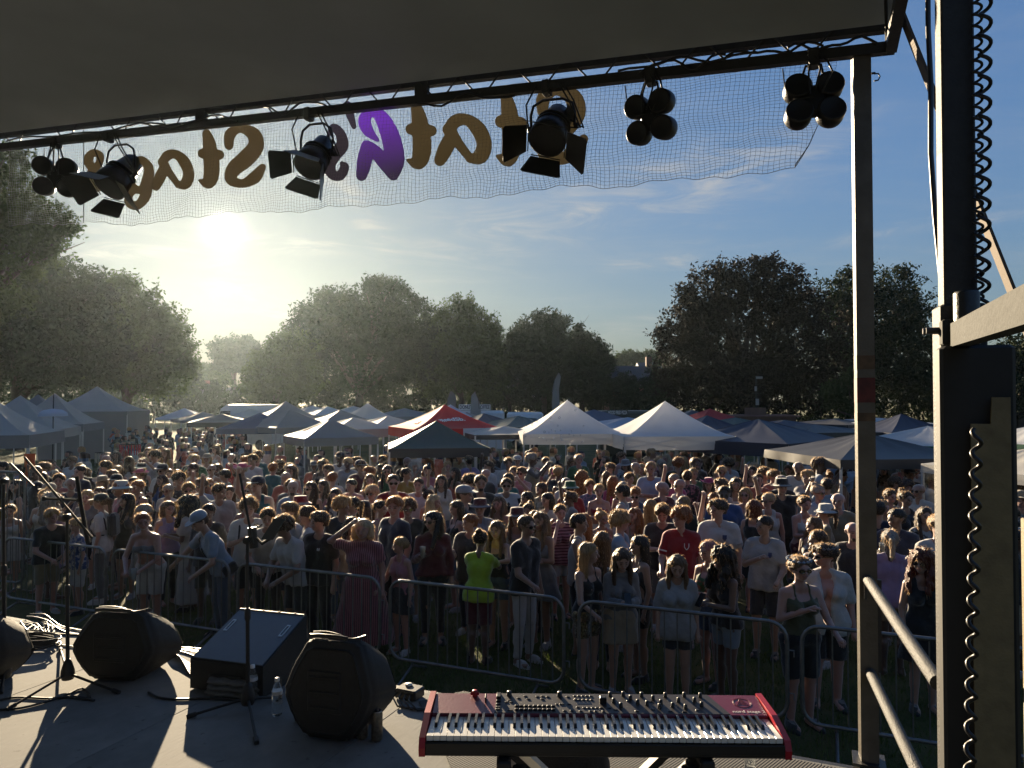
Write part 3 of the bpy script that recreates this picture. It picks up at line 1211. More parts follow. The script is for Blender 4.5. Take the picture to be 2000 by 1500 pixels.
S2 = [([(446, 284), (448, 262), (468, 250), (494, 262), (498, 286), (478, 310), (455, 330), (450, 350), (472, 358), (496, 346), (511, 326)], [7, 9, 7, 11, 13, 14, 12, 9, 7, 10, 6])]
T2 = [([(402, 260), (408, 285), (412, 330), (406, 356), (388, 352)], [7, 11, 13, 10, 2]), ([(394, 299), (410, 301), (427, 302)], [8, 9, 8])]
A2 = [([(316, 316), (326, 303), (342, 301), (358, 315), (367, 338), (361, 358), (346, 361)], [7, 8, 7, 9, 9, 9, 5]), ([(316, 316), (330, 338), (347, 361)], [8, 6, 5]), ([(320, 326), (311, 346), (303, 364)], [8, 9, 7])]
letter(S2, brown, 'letter_s', (437, 245, 518, 362), (1048, 168, 1148, 316))
letter(T2, brown, 'letter_t', (383, 255, 434, 366), (964, 180, 1025, 322))
letter(A2, brown, 'letter_a', (297, 294, 376, 371), (850, 224, 957, 322))
letter(T2, brown, 'letter_t', (383, 255, 434, 366), (789, 201, 849, 328))
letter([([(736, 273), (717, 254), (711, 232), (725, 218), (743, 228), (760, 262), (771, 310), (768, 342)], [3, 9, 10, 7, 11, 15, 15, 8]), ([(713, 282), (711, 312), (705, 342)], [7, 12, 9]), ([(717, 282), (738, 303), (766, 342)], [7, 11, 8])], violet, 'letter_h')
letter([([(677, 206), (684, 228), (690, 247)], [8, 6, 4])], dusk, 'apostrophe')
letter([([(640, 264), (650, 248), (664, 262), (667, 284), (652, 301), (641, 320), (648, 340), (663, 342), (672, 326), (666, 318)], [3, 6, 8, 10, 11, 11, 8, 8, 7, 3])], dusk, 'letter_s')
letter(S2, brown, 'letter_s')
letter(T2, brown, 'letter_t')
letter(A2, brown, 'letter_a')
letter([([(261, 336), (263, 318), (276, 312), (289, 328), (286, 352), (274, 370), (258, 366), (247, 350)], [5, 7, 6, 8, 9, 6, 7, 5]), ([(288, 345), (283, 380), (268, 400), (252, 397), (250, 382), (264, 370)], [8, 9, 7, 7, 6, 4])], brown, 'letter_g')
letter([([(196, 338), (180, 330), (171, 312), (180, 298), (194, 304), (190, 322), (176, 336), (172, 356), (188, 366), (204, 358)], [4, 6, 8, 6, 6, 6, 6, 8, 7, 5])], brown, 'letter_e')
# seam cord of the net
MB().tube([BP(165, 250, -.01), BP(166, 340, -.01), BP(165, 436, -.01)], .004, 5).build('seam_cord', cable_m, None, banner)
# ------------------------------------------------------------------ keyboard on its stand
red_m = mat('red_lacquer', (.17, .018, .035), .36, .0, .08, 12, .05, 120, coat=.2)
red2_m = mat('red_end_cheek', (.34, .012, .025), .38, .0, .06, 12)
panel_m = mat('graphite_panel', (.045, .04, .042), .45, .2, .1, 30)
ivory = mat('white_key', (.72, .71, .67), .22, 0, .03, 20, coat=.3)
ebony = mat('black_key', (.012, .012, .013), .28, 0, .1, 20)
knob_m = mat('knob_black', (.011, .011, .012), .4, 0, .1, 20)
white_print = mat('white_print', (.75, .72, .72), .5, 0, 0)

KB = thing('stage_piano', 'red stage piano with white and black keys on a folding stand', 'keyboard', (.322, 2.715, 1.960), R(-1.2))
KB.rotation_euler = (0, 0, R(-1.0))
KW, KD, KH = 1.287, .325, .092
MB().box((0, 0, .022), (KW - .004, KD - .004, .044), None, .006).build('bottom_case', mat('case_black', (.013, .012, .012), .5, 0, .15, 20), KB)
for sx in (-1, 1):
    pr = [(-KD / 2, .0), (-KD / 2 - .004, .03), (-KD / 2 + .01, .062), (-.02, .092), (KD / 2, .098), (KD / 2, 0)]
    MB().prism([Vector((0, y, z)) for y, z in pr], (sx * KW / 2 - (.022 if sx > 0 else 0) + (0 if sx > 0 else -.0), 0, 0), (sx * KW / 2 + (0 if sx > 0 else .022), 0, 0)).build('end_cheek', red2_m, KB)
# sloping control panel behind the keys
PYa, PYb, PZa, PZb = .004, KD / 2 - .004, .079, .094
X0, X1 = -KW / 2 + .023, KW / 2 - .023
sl = math.atan2(PZb - PZa, PYb - PYa)
MP = Matrix.Rotation(sl, 3, 'X')
pc = Vector((0, (PYa + PYb) / 2, (PZa + PZb) / 2 - .018))
MB().box(pc, (X1 - X0, PYb - PYa, .036), MP, .004).build('top_panel', red_m, KB)


def PP(x, s, h=0.0):
    """panel point: x along, s 0 (keys side) .. 1 (back), h above the lacquer"""
    y = PYa + (PYb - PYa) * s
    return Vector((x, y, PZa + (PZb - PZa) * s + h))


gx0, gx1 = -.388, .452
KX = ((-.35, -.392), (-.333, -.375), (-.288, -.335), (-.246, -.305), (-.034, -.168), (-.010, -.14), (.056, -.10), (.092, -.082), (.232, .022), (.245, .055), (.43, .455))


def kx(x):
    return float(np.interp(x, [k[0] for k in KX], [k[1] for k in KX]))
MB().prism([PP(gx0, .04), PP(gx1 + .03, .04), PP(gx1 - .02, .96), PP(gx0 + .006, .96)], (0, 0, -.004), (0, 0, .0015)).build('control_panel', panel_m, KB)


def knob(x, s, r_=.0066, h=.016):
    x = kx(x)
    MB().lathe([(r_ * 1.1, 0), (r_, .002), (r_ * .86, h), (.0, h)], PP(x, s, .001), 12, MP).build('knob', knob_m, KB)


def button(x, s, w=.014, d=.0065, h=.004):
    w = w if x > .24 or x < -.27 else w * .72
    x = kx(x)
    MB().box(PP(x, s, h / 2), (w, d, h), MP, .001).build('button', knob_m, KB)


MB().lathe([(.011, 0), (.0105, .02), (.009, .022), (0, .022)], PP(-.468, .84), 14, MP).build('pitch_stick_housing', red2_m, KB)
MB().box(PP(-.468, .80, .012), (.034, .006, .012), MP, .002).build('pitch_stick', red2_m, KB)
MB().box(PP(-.424, .62, .009), (.006, .036, .022), MP, .002).build('mod_wheel', knob_m, KB)
for s_ in (.9, .55, .42, .28, .18):
    button(-.333, s_, .017, .008, .008 if s_ > .5 else .005)
MB().box(PP(-.375, .7, .008), (.017, .026, .016), MP, .002).build('rotary_selector', knob_m, KB)
knob(-.288, .86, .010, .017)
for dx in (-.012, 0, .012):
    button(-.286 + dx, .52 if dx else .6, .013)
for i in range(9):
    x = kx(-.246 + i * .0265)
    MB().box(PP(x, .32, .004), (.0148, .010, .008), MP, .002).build('drawbar_button', knob_m, KB)
    MB().box(PP(x, .16, .004), (.0148, .009, .008), MP, .002).build('drawbar_button', knob_m, KB)
    MB().box(PP(x + .002, .56, .0006), (.0014, .034, .0012), MP).build('slot', white_print, KB)
for x, s_ in ((-.236, .72), (-.196, .82), (-.178, .68), (-.124, .8), (-.095, .68), (-.092, .82), (-.062, .8)):
    button(x, s_, .019)
button(-.28, .14, .02)
knob(-.010, .84, .010, .018)
for dx in (-.012, .002, .016):
    button(-.010 + dx, .44, .014)
for x, s_ in ((.042, .8), (.045, .44), (.012, .14), (.056, .14), (.098, .7), (.1, .3)):
    button(x, s_, .018)
for i in range(5):
    for s_ in (.84, .66):
        button(.092 + i * .021, s_, .017)
MB().box(PP(kx(.136), .48, .001), (.055, .014, .002), MP).build('display_window', mat('display_glass', (.02, .02, .022), .12, 0, 0), KB)
MB().box(PP(kx(.232), .54, .012), (.026, .024, .026), MP, .003).build('value_dial', knob_m, KB)
for i in range(6):
    button(.132 + i * .0215, .28, .018)
for x in (.112, .162, .187):
    button(x, .12, .018)
kn = [(.262, .86), (.268, .55), (.285, .34), (.300, .88), (.318, .7), (.335, .5), (.352, .85), (.36, .44), (.382, .7), (.4, .5), (.392, .3), (.42, .84), (.43, .36), (.452, .6), (.464, .28), (.475, .86), (.498, .62), (.512, .4), (.52, .84), (.544, .6), (.56, .82), (.556, .36)]
sc_x = (.325 - .25) and 1.0
for i, (x, s_) in enumerate(kn):
    if x > .53:
        continue
    knob(.245 + (x - .262) * .62 - .0, s_, .0072, .017)
for x, s_ in ((.236, .12), (.262, .2), (.30, .14), (.33, .22), (.36, .14), (.385, .12), (.41, .2), (.33, .6), (.29, .62)):
    button(x * .95, s_, .016)
# print on the red end of the panel: round line emblem and model name as on the instrument
me = text_mesh('nord stage 2', .024, .0003, .0002, 'panel_lettering')
o = link('panel_lettering', me, white_print, KB)
o.matrix_basis = Matrix.Translation(PP(.556, .17, .0009)) @ MP.to_4x4()
em = mat('emblem_print', (.36, .12, .15), .45, 0, .0)
mb = MB()
for rr_ in (.034, .031):
    pts = [PP(.548 + rr_ * math.cos(a_ * .2618), .58 + rr_ * 1.0 * math.sin(a_ * .2618) / (PYb - PYa), .0008) for a_ in range(25)]
    mb.tube(pts, .0006, 4)
for k in range(5):
    mb.tube([PP(.525 + k * .004, .48 + k * .05, .0008), PP(.543, .52 + k * .06, .0008), PP(.570 - k * .003, .47 + k * .055, .0008)], .0006, 4)
mb.build('round_emblem', em, KB)
# 88 keys, lowest A first
wk = []
notes = 'A A# B C C# D D# E F F# G G#'.split()
WW = (X1 - X0 - .004) / 52
x = X0 + .002
yf, yb = -KD / 2 + .012, .006
lip = {}
for i in range(88):
    n_ = notes[i % 12]
    if '#' not in n_:
        dz = random.uniform(-.0004, .0004)
        mb = MB().box((x + WW / 2, (yf + yb) / 2, .058 + dz), (WW - .0011, yb - yf, .018), None, .0012)
        mb.build('white_key', ivory, KB)
        x += WW
    else:
        sh_ = {'A#': .0015, 'C#': -.002, 'D#': .002, 'F#': -.0025, 'G#': 0}[n_]
        xx = x + sh_
        ky0, ky1 = -.086, .006
        P = [(-.0056, ky0, .066), (.0056, ky0, .066), (.0056, ky1, .066), (-.0056, ky1, .066), (-.0047, ky0 + .012, .080), (.0047, ky0 + .012, .080), (.0047, ky1, .080), (-.0047, ky1, .080)]
        MB().add([(p[0] + xx, p[1], p[2]) for p in P], [(3, 2, 1, 0), (4, 5, 6, 7), (0, 1, 5, 4), (1, 2, 6, 5), (2, 3, 7, 6), (3, 0, 4, 7)]).build('black_key', ebony, KB)
MB().box((0, -KD / 2 + .004, .030), (KW - .046, .012, .034), None, .002).build('key_slip', mat('case_black', (0, 0, 0)), KB)

stand = thing('keyboard_stand', 'folding keyboard stand with pale shiny struts under the red piano', 'stand', (.322, 2.70, DECK))
tube_m = mat('stand_black', (.012, .012, .013), .62, .0, .15, 20)
alu_m = mat('polished_aluminium', (.62, .60, .55), .3, .9, .08, 20)
zt = 1.958
sl_ = stand.location
for sy in (-.1, .1):
    for (xa, xb) in ((-.36, .34), (.36, -.34)):
        MB().bar(sl_ + Vector((xa, sy, .02)), sl_ + Vector((xb, sy + .022 * (1 if xa < 0 else -1), zt - DECK - .03)), .028, .05, (0, 1, 0)).build('leg', tube_m if xa < 0 else alu_m, None, stand)
for xx in (-.35, .35):
    MB().box(sl_ + Vector((xx, 0, zt - DECK - .017)), (.05, .34, .032), None, .006).build('cross_arm', tube_m, None, stand)
    for sy in (-.15, .15):
        MB().lathe([(.0, -.055), (.028, -.05), (.032, -.02), (.032, .0), (.0, .0)], sl_ + Vector((xx * .84, sy, zt - DECK - .03)), 14).build('rubber_foot', rubber, None, stand)
MB().tube([sl_ + Vector((0, -.16, .34)), sl_ + Vector((0, .16, .34))], .016, 10).build('pivot_bolt', steel_bare, None, stand)

# bag under the keyboard
bagc = PZ(1085, 1560, DECK)
bg_ = MB()
V_, F_ = [], []
nb = 20
for j in range(9):
    for i in range(nb):
        a_ = 2 * math.pi * i / nb
        s_ = j / 8
        r_ = math.sin(math.pi * min(.97, .16 + .8 * s_)) ** .45
        w_ = 1 + .06 * math.sin(a_ * 3 + j) + .04 * math.sin(a_ * 7 - j * 2)
        V_.append((bagc.x + .26 * r_ * w_ * math.cos(a_), bagc.y + .13 * r_ * w_ * math.sin(a_), DECK + .012 + .46 * s_))
for j in range(8):
    for i in range(nb):
        F_.append((j * nb + i, j * nb + (i + 1) % nb, (j + 1) * nb + (i + 1) % nb, (j + 1) * nb + i))
F_ += [tuple(range(nb - 1, -1, -1)), tuple(range(8 * nb, 9 * nb))]
bg_.add(V_, F_, True)
bag = thing('gear_bag', 'black soft gear bag slumped beneath the red piano', 'bag', (bagc.x, bagc.y, DECK))
bg_.build('bag_body', mat('bag_nylon', (.012, .012, .013), .7, 0, .2, 20, .3, 80), None, bag)
MB().tube([(bagc.x - .12, bagc.y - .14, DECK + .36), (bagc.x - .08, bagc.y - .16, DECK + .50), (bagc.x + .06, bagc.y - .16, DECK + .51), (bagc.x + .12, bagc.y - .14, DECK + .36)], .012, 6).build('handle', rubber, None, bag)

# ------------------------------------------------------------------ monitor speakers
mon_m = mat('monitor_black', (.012, .012, .012), .7, 0, .18, 20, .25, 150)
mon_e = mat('monitor_edge', (.02, .02, .021), .4, 0, .1, 20)


def wedge(name, label, px, py, yaw, w, prof, grille=None, bevel=.05, lean=0.0, group=None):
    """prof: side outline (y forward/back, z up) swept across w with rounded ends"""
    p = PZ(px, py, DECK)
    t_ = thing(name, label, 'stage monitor', p, yaw, group)
    mb = MB()
    n = len(prof)
    cyc, czc = sum(q[0] for q in prof) / n, sum(q[1] for q in prof) / n
    rings = []
    for k, (fx, ins) in enumerate(((-1, .16), (-.985, .08), (-.93, .025), (-.82, 0), (.82, 0), (.93, .025), (.985, .08), (1, .16))):
        rings.append([(fx * w / 2, y + (cyc - y) * ins * bevel * 10, max(z + (czc - z) * ins * bevel * 10, .004)) for y, z in prof])
    V_, F_ = [], []
    for r_ in rings:
        V_ += r_
    for k in range(len(rings) - 1):
        for i in range(n):
            F_.append((k * n + i, k * n + (i + 1) % n, (k + 1) * n + (i + 1) % n, (k + 1) * n + i))
    F_ += [tuple(range(n)), tuple(range(len(V_) - 1, len(V_) - n - 1, -1))]
    mb.add(V_, F_, False)
    me = mb.mesh('cabinet')
    bm = bmesh.new()
    bm.from_mesh(me)
    bmesh.ops.recalc_face_normals(bm, faces=bm.faces)
    bmesh.ops.bevel(bm, geom=[e for e in bm.edges if e.calc_face_angle(0) > .5], offset=.012, segments=2, affect='EDGES')
    for f in bm.faces:
        f.smooth = True
    bm.to_mesh(me)
    bm.free()
    link('cabinet', me, mon_m, t_)
    return t_


# moulded speakers lying on their side: rounded six-sided outline seen from behind
def moulded(label, px, py, yaw, w, h, d, group):
    p = PZ(px, py, DECK)
    t_ = thing('stage_monitor', label, 'stage monitor', p, yaw, group)
    out = [(-.26, 0), (.24, 0), (.40, .22), (.50, .46), (.44, .72), (.36, 1.0), (-.22, 1.0), (-.40, .72), (-.52, .44), (-.42, .2)]
    P = [Vector((x * w, 0, z * h)) for x, z in out]
    mb = MB()
    n = len(P)
    rings = []
    c_ = Vector((0, 0, .5 * h))
    for (y, s_) in ((-.5, .72), (-.47, .86), (-.36, .97), (-.15, 1.0), (.2, 1.0), (.42, .97), (.48, .93), (.5, .86)):
        rings.append([c_ + (q - c_) * s_ + Vector((0, y * d, 0)) for q in P])
        for q in rings[-1]:
            q.z = max(q.z * (1 - .42 * max(0, y + .36)), .006)
    V_, F_ = sum(rings, []), []
    for k in range(len(rings) - 1):
        for i in range(n):
            F_.append((k * n + i, k * n + (i + 1) % n, (k + 1) * n + (i + 1) % n, (k + 1) * n + i))
    F_ += [tuple(range(n)), tuple(range(len(V_) - 1, len(V_) - n - 1, -1))]
    mb.add(V_, F_)
    me = mb.mesh('cabinet')
    bm = bmesh.new()
    bm.from_mesh(me)
    bmesh.ops.recalc_face_normals(bm, faces=bm.faces)
    bmesh.ops.bevel(bm, geom=[e for e in bm.edges], offset=.022, segments=3, affect='EDGES')
    for f in bm.faces:
        f.smooth = True
    bm.to_mesh(me)
    bm.free()
    link('cabinet', me, mon_m, t_)
    MB().box((0, -.5 * d + .006, .5 * h), (.36 * w, .03, .4 * h), None, .008).build('amp_plate', mon_m, t_)
    for z_ in (.36, .5, .64):
        MB().box((0, -.5 * d - .012, z_ * h), (.3 * w, .012, .012), None, .003).build('heat_fin', mon_m, t_)
    MB().tube([(-.2 * w, -.16, .985 * h), (-.1 * w, -.17, 1.0 * h), (.1 * w, -.17, 1.0 * h), (.2 * w, -.16, .985 * h)], .013, 8).build('carry_handle', mon_e, t_)
    pts = []
    for i in range(15):
        a_ = i / 14
        pts.append(Vector(((-.2 + .56 * a_) * w, -.13 + .02 * math.sin(a_ * 7), 1.0 * h + .004 - .016 * math.sin(max(0, a_ - .55) * 7) * (a_ > .55))))
    MB().tube(pts, .005, 6).build('draped_cable', cable_m, t_)
    return t_


G_ = 'black moulded stage monitors lying on the deck'
moulded('black moulded stage monitor on its side left of the tilted blue-grey wedge', 250, 1316, R(-8), .66, .50, .40, G_)
moulded('large black stage monitor beside the two drink cans', 667, 1425, R(-14), .58, .60, .42, G_)
moulded('black stage monitor cut off by the left frame edge', -48, 1335, R(0), .60, .54, .40, G_)

# wedge with the pale sloping grille
q0 = PZ(486, 1330, DECK)
wt = thing('wedge_monitor', 'square wedge monitor with blue-grey sloping grille and two slot handles', 'stage monitor', q0, R(-17))
prof = [(-.24, .006), (.26, .006), (.27, .40), (-.24, .205)]
mb = MB()
mb.prism([Vector((0, y, z)) for y, z in prof], (-.285, 0, 0), (.285, 0, 0))
me = mb.mesh('cabinet')
bm = bmesh.new()
bm.from_mesh(me)
bmesh.ops.recalc_face_normals(bm, faces=bm.faces)
bmesh.ops.bevel(bm, geom=list(bm.edges), offset=.008, segments=2, affect='EDGES')
bm.to_mesh(me)
bm.free()
link('cabinet', me, mon_m, wt)
n_ = Vector((0, -.195, .51)).normalized()
e_ = Vector((0, .51, .195)).normalized()
gm_ = mat('grey_grille', (.10, .115, .135), .42, .35, .05, 20, .05, 300)
cg = Vector((0, .015, .3025)) + n_ * .003
MG = Matrix((Vector((1, 0, 0)), e_, n_)).transposed()
MB().box(cg, (.545, .525, .008), MG, .003).build('grille', gm_, wt)
for sx in (-1, 1):
    c_ = cg + Vector((sx * .225, 0, 0)) + e_ * .08 + n_ * .006
    mb = MB()
    for (dx, dy, w_, h_) in ((-.012, 0, .005, .12), (.012, 0, .005, .12), (0, .055, .029, .012), (0, -.055, .029, .012)):
        mb.box(c_ + Vector((dx, 0, 0)) + e_ * dy, (w_, h_, .006), MG)
    mb.build('slot_handle', mat('zinc_handle', (.55, .57, .58), .35, .6, .1, 20), wt)
MB().bar(cg + e_ * .262 + n_ * .006 - Vector((.27, 0, 0)), cg + e_ * .262 + n_ * .006 + Vector((.27, 0, 0)), .012, .01).build('top_trim', steel_bare, wt)
for k in range(4):
    MB().lathe([(.0, .006), (.006, .005), (.007, 0)], cg + e_ * .262 + n_ * .012 + Vector((-.2 + k * .133, 0, 0)), 8).build('trim_screw', steel_bare, wt)
MB().box((0, -.244, .10), (.26, .012, .05), None, .004).build('rear_handle', mon_e, wt)

# ------------------------------------------------------------------ microphone stands
def mic_stand(label, bx, by, top_py, legs, boom, mic=None, extra=None):
    p = PZ(bx, by, DECK)
    t_ = thing('microphone_stand', label, 'microphone stand', p)
    top = PY(bx - 1, top_py, p.y)
    hub = p + Vector((0, 0, .10))
    MB().tube([hub, p.lerp(top, .55)], .0125, 10).build('lower_tube', tube_m, None, t_)
    MB().tube([p.lerp(top, .5), top], .0095, 10).build('upper_tube', tube_m, None, t_)
    MB().lathe([(.016, 0), (.019, .01), (.019, .06), (.013, .075)], p.lerp(top, .53), 12).build('height_clutch', black_pl, None, t_)
    MB().lathe([(.036, -.06), (.045, -.03), (.042, .0), (.028, .05), (.016, .075), (.0, .075)], hub, 14).build('hub', black_pl, None, t_)
    for (lx, ly) in legs:
        f_ = PZ(lx, ly, DECK + .012)
        h0 = hub - Vector((0, 0, .02))
        MB().tube([h0 + (f_ - h0) * .06, f_], .0085, 8).build('leg', tube_m, None, t_)
        d_ = (f_ - h0).normalized()
        MB().tube([f_ - d_ * .045, f_ + d_ * .01], .0145, 10).build('foot', rubber, None, t_)
    MB().lathe([(.0, -.03), (.02, -.028), (.022, 0), (.02, .028), (.0, .03)], top, 12, Matrix.Rotation(R(90), 3, 'X')).build('boom_clutch', black_pl, None, t_)
    a_, b_ = [PY(x, y, p.y + dy) for x, y, dy in boom]
    MB().tube([a_, b_], .0075, 8).build('boom_tube', tube_m, None, t_)
    if mic:
        d_ = (b_ - a_).normalized() if mic == 'b' else (a_ - b_).normalized()
        e = b_ if mic == 'b' else a_
        A = frame_of(d_)
        MB().lathe([(.0, -.02), (.011, -.02), (.013, .05), (.019, .12), (.024, .125), (.026, .15), (.02, .175), (.0, .18)], e, 14, A).build('microphone', mat('mic_grey', (.05, .05, .05), .45, .5, .1, 30, .5, 300), None, t_)
        MB().lathe([(.015, -.01), (.017, .03), (.015, .04)], e, 10, A).build('mic_clip', black_pl, None, t_)
    return t_, top


S1, top1 = mic_stand('thin black microphone stand with boom left of the moulded monitor', 132, 1338, 1010, [(17, 1384), (231, 1352), (118, 1268)], [(48, 893, .1), (180, 1050, -.1)], None)
mb = MB().tube([PY(85, 974, 5.05), PY(154, 977, 5.05)], .008, 8)
mb.build('stereo_bar', tube_m, None, S1)
for (x, y) in ((86, 974), (153, 977), (121, 975)):
    MB().lathe([(.0, -.016), (.013, -.014), (.013, .014), (.0, .016)], PY(x, y, 5.05), 10).build('bar_clip', black_pl, None, S1)
MB().tube([PY(150, 930, 5.0), PY(158, 985, 5.0), PY(172, 1060, 5.0)], .013, 8).build('microphone', mat('mic_grey', (0, 0, 0)), None, S1)

S2_, top2 = mic_stand('black microphone stand holding a tablet in front of the blue-grey wedge', 484, 1388, 1055, [(368, 1399), (501, 1449), (545, 1362)], [(468, 925, .05), (494, 1062, 0)], None)
tb = MB()
A_, B_, C_, D_ = PY(511, 1053, 4.62), PY(533, 1054, 4.60), PY(556, 1014, 4.66), PY(536, 1013, 4.68)
nn_ = (B_ - A_).cross(D_ - A_).normalized() * .005
tb.prism([A_, B_, C_, D_], -nn_, nn_)
tb.build('tablet', mat('tablet_glass', (.06, .065, .07), .25, 0, .05, 10), None, S2_)
MB().tube([A_ - nn_ * 2, D_ - nn_ * 2, C_ - nn_ * 2], .004, 6).build('tablet_clamp', steel_bare, None, S2_)
MB().tube([top2, PY(500, 1050, 4.66), PY(512, 1062, 4.64), PY(530, 1050, 4.65)], .011, 8).build('tablet_arm', tube_m, None, S2_)
MB().tube([PY(492, 1030, 4.66), PY(496, 1070, 4.66)], .028, 10).build('mic_body', black_pl, None, S2_)
MB().tube([PY(497, 1024, 4.66), PY(506, 1029, 4.65), PY(512, 1024, 4.65)], .0045, 6).build('clip_wire', steel_bare, None, S2_)

S0, top0 = mic_stand('black microphone stand half cut by the left frame edge', 8, 1335, 940, [(2, 1352), (64, 1268), (-60, 1330)], [(20, 905, .1), (66, 950, -.1)], None)

# ------------------------------------------------------------------ small things on the deck
water = mat('clear_plastic', (.9, .94, .95), .06, 0, 0, transmission=.95, ior=1.33)
capm = mat('white_cap', (.75, .75, .75), .4, 0, .03)


def bottle(label, px, py, sc=1.0):
    p = PZ(px, py, DECK)
    t_ = thing('water_bottle', label, 'water bottle', p, 0, 'plastic water bottles on the deck')
    pr = [(0, 0), (.026, .0), (.031, .008), (.0315, .05), (.029, .056), (.0315, .062), (.0315, .085), (.029, .091), (.0315, .097), (.0315, .125), (.030, .15), (.024, .178), (.0135, .200), (.0125, .212)]
    MB().lathe([(r_ * sc, z_ * sc) for r_, z_ in pr], p, 18).build('bottle_body', water, None, t_)
    MB().lathe([(.0145 * sc, .206 * sc), (.0145 * sc, .226 * sc), (.0, .227 * sc)], p, 14).build('cap', capm, None, t_)
    MB().lathe([(.0322 * sc, .128 * sc), (.0322 * sc, .150 * sc)], p, 18).build('label_band', mat('bottle_band', (.55, .57, .6), .3, 0, .2, 60), None, t_)
    return t_


bottle('upright water bottle in front of the folded towel', 541, 1396, 1.0)
bottle('water bottle standing behind the microphone pole on the towel side', 493, 1367, 1.0)
bottle('nearly empty water bottle on the rubber mat under the piano end', 1465, 1508, .95)


def can(label, px, py):
    p = PZ(px, py, DECK)
    t_ = thing('drink_can', label, 'drink can', p, 0, 'pair of tall drink cans')
    MB().lathe([(.0, .004), (.024, .0), (.033, .012), (.033, .152), (.027, .166)], p, 20).build('can_body', mat('can_print', (.13, .115, .09), .35, .5, .5, 45), None, t_)
    MB().lathe([(.027, .166), (.028, .169), (.025, .169), (.024, .164), (.0, .164)], p, 20).build('can_lid', mat('can_aluminium', (.7, .72, .74), .25, .95, .03), None, t_)
    MB().box(p + Vector((.004, .004, .168)), (.012, .022, .002), None).build('pull_tab', mat('can_aluminium', (0, 0, 0)), None, t_)


can('left of two tall drink cans beside the big monitor', 708, 1442)
can('right of two tall drink cans, nearer the piano', 736, 1446)

# folded towel
tw = PZ(458, 1357, DECK)
twl = thing('folded_towel', 'grey rolled towel lying against the blue-grey wedge monitor', 'towel', tw, R(-13))
for k, (z_, w_, d_, dx) in enumerate(((.02, .40, .16, 0), (.055, .385, .15, .008), (.09, .36, .135, -.006))):
    V_, F_ = [], []
    nu_, nv_ = 22, 10
    for i in range(nu_ + 1):
        for j in range(nv_):
            a_ = 2 * math.pi * j / nv_
            u_ = i / nu_
            e = min(1, (1 - abs(2 * u_ - 1)) * 6 + .35)
            V_.append(((u_ - .5) * w_ + dx, math.cos(a_) * d_ / 2 * e + .006 * math.sin(u_ * 14 + k), max(.001, z_ + math.sin(a_) * .021 * e + .004 * math.sin(u_ * 19 + a_ * 2 + k * 2))))
    for i in range(nu_):
        for j in range(nv_):
            F_.append((i * nv_ + j, i * nv_ + (j + 1) % nv_, (i + 1) * nv_ + (j + 1) % nv_, (i + 1) * nv_ + j))
    F_ += [tuple(range(nv_)), tuple(range(len(V_) - 1, len(V_) - nv_ - 1, -1))]
    MB().add(V_, F_, True).build('towel_fold', mat('towel_cotton', (.17, .17, .165), .95, 0, .15, 30, .8, 220), twl)

# effect pedals in the monitor's shadow
for (x, y, lab) in ((596, 1404, 'small black effect pedal left of its pair in monitor shadow'), (628, 1416, 'small black effect pedal nearer the drink cans')):
    p = PZ(x, y, DECK)
    t_ = thing('effect_pedal', lab, 'pedal', p, R(-20), 'effect pedals')
    MB().box((0, 0, .026), (.075, .12, .045), None, .006).build('pedal_case', mat('pedal_black', (.02, .02, .022), .4, .3, .1, 20), t_)
    MB().lathe([(.012, .048), (.011, .060), (.0, .061)], (0, -.035, 0), 12).build('foot_switch', steel_bare, t_)
    for sx in (-.018, .018):
        MB().lathe([(.008, .048), (.007, .062), (.0, .062)], (sx, .03, 0), 10).build('knob', steel_bare, t_)

# sustain pedal / cable junction by the piano's left end
p = PZ(800, 1362, DECK)
t_ = thing('cable_box', 'black cable box with round pale button left of the piano', 'cable box', p, R(-25))
MB().box((0, 0, .035), (.16, .12, .065), None, .008).build('box_case', mon_e, t_)
MB().lathe([(.024, .07), (.024, .078), (.0, .080)], (-.02, .02, 0), 16).build('round_button', mat('pale_button', (.6, .6, .55), .4, 0, 0), t_)
for k in range(4):
    MB().tube([(-.06 + k * .035, -.06, .04), (-.05 + k * .04, -.12, .035), (.02 + k * .05, -.17, .01), (.16 + k * .03, -.15 + k * .02, .008)], .006, 6).build('plug_lead', cable_m, t_)


def deck_cable(label, pts, r_=.006, name='stage_cable'):
    P3 = [PZ(x, y, DECK + r_ + .0006) + Vector((0, 0, h)) for (x, y, h) in [q if len(q) == 3 else q + (0,) for q in pts]]
    P3 = catmull3(P3)
    tag(MB().tube(P3, r_, 6).build(name, cable_m), label, 'cable', 'cables lying on the stage deck')


def catmull3(P, n=5):
    out = []
    for i in range(len(P) - 1):
        p0, p1, p2, p3 = P[max(i - 1, 0)], P[i], P[i + 1], P[min(i + 2, len(P) - 1)]
        for k in range(n):
            t_ = k / n
            out.append(.5 * ((2 * p1) + (p2 - p0) * t_ + (2 * p0 - 5 * p1 + 4 * p2 - p3) * t_ ** 2 + (3 * p1 - p0 - 3 * p2 + p3) * t_ ** 3))
    out.append(P[-1])
    return out


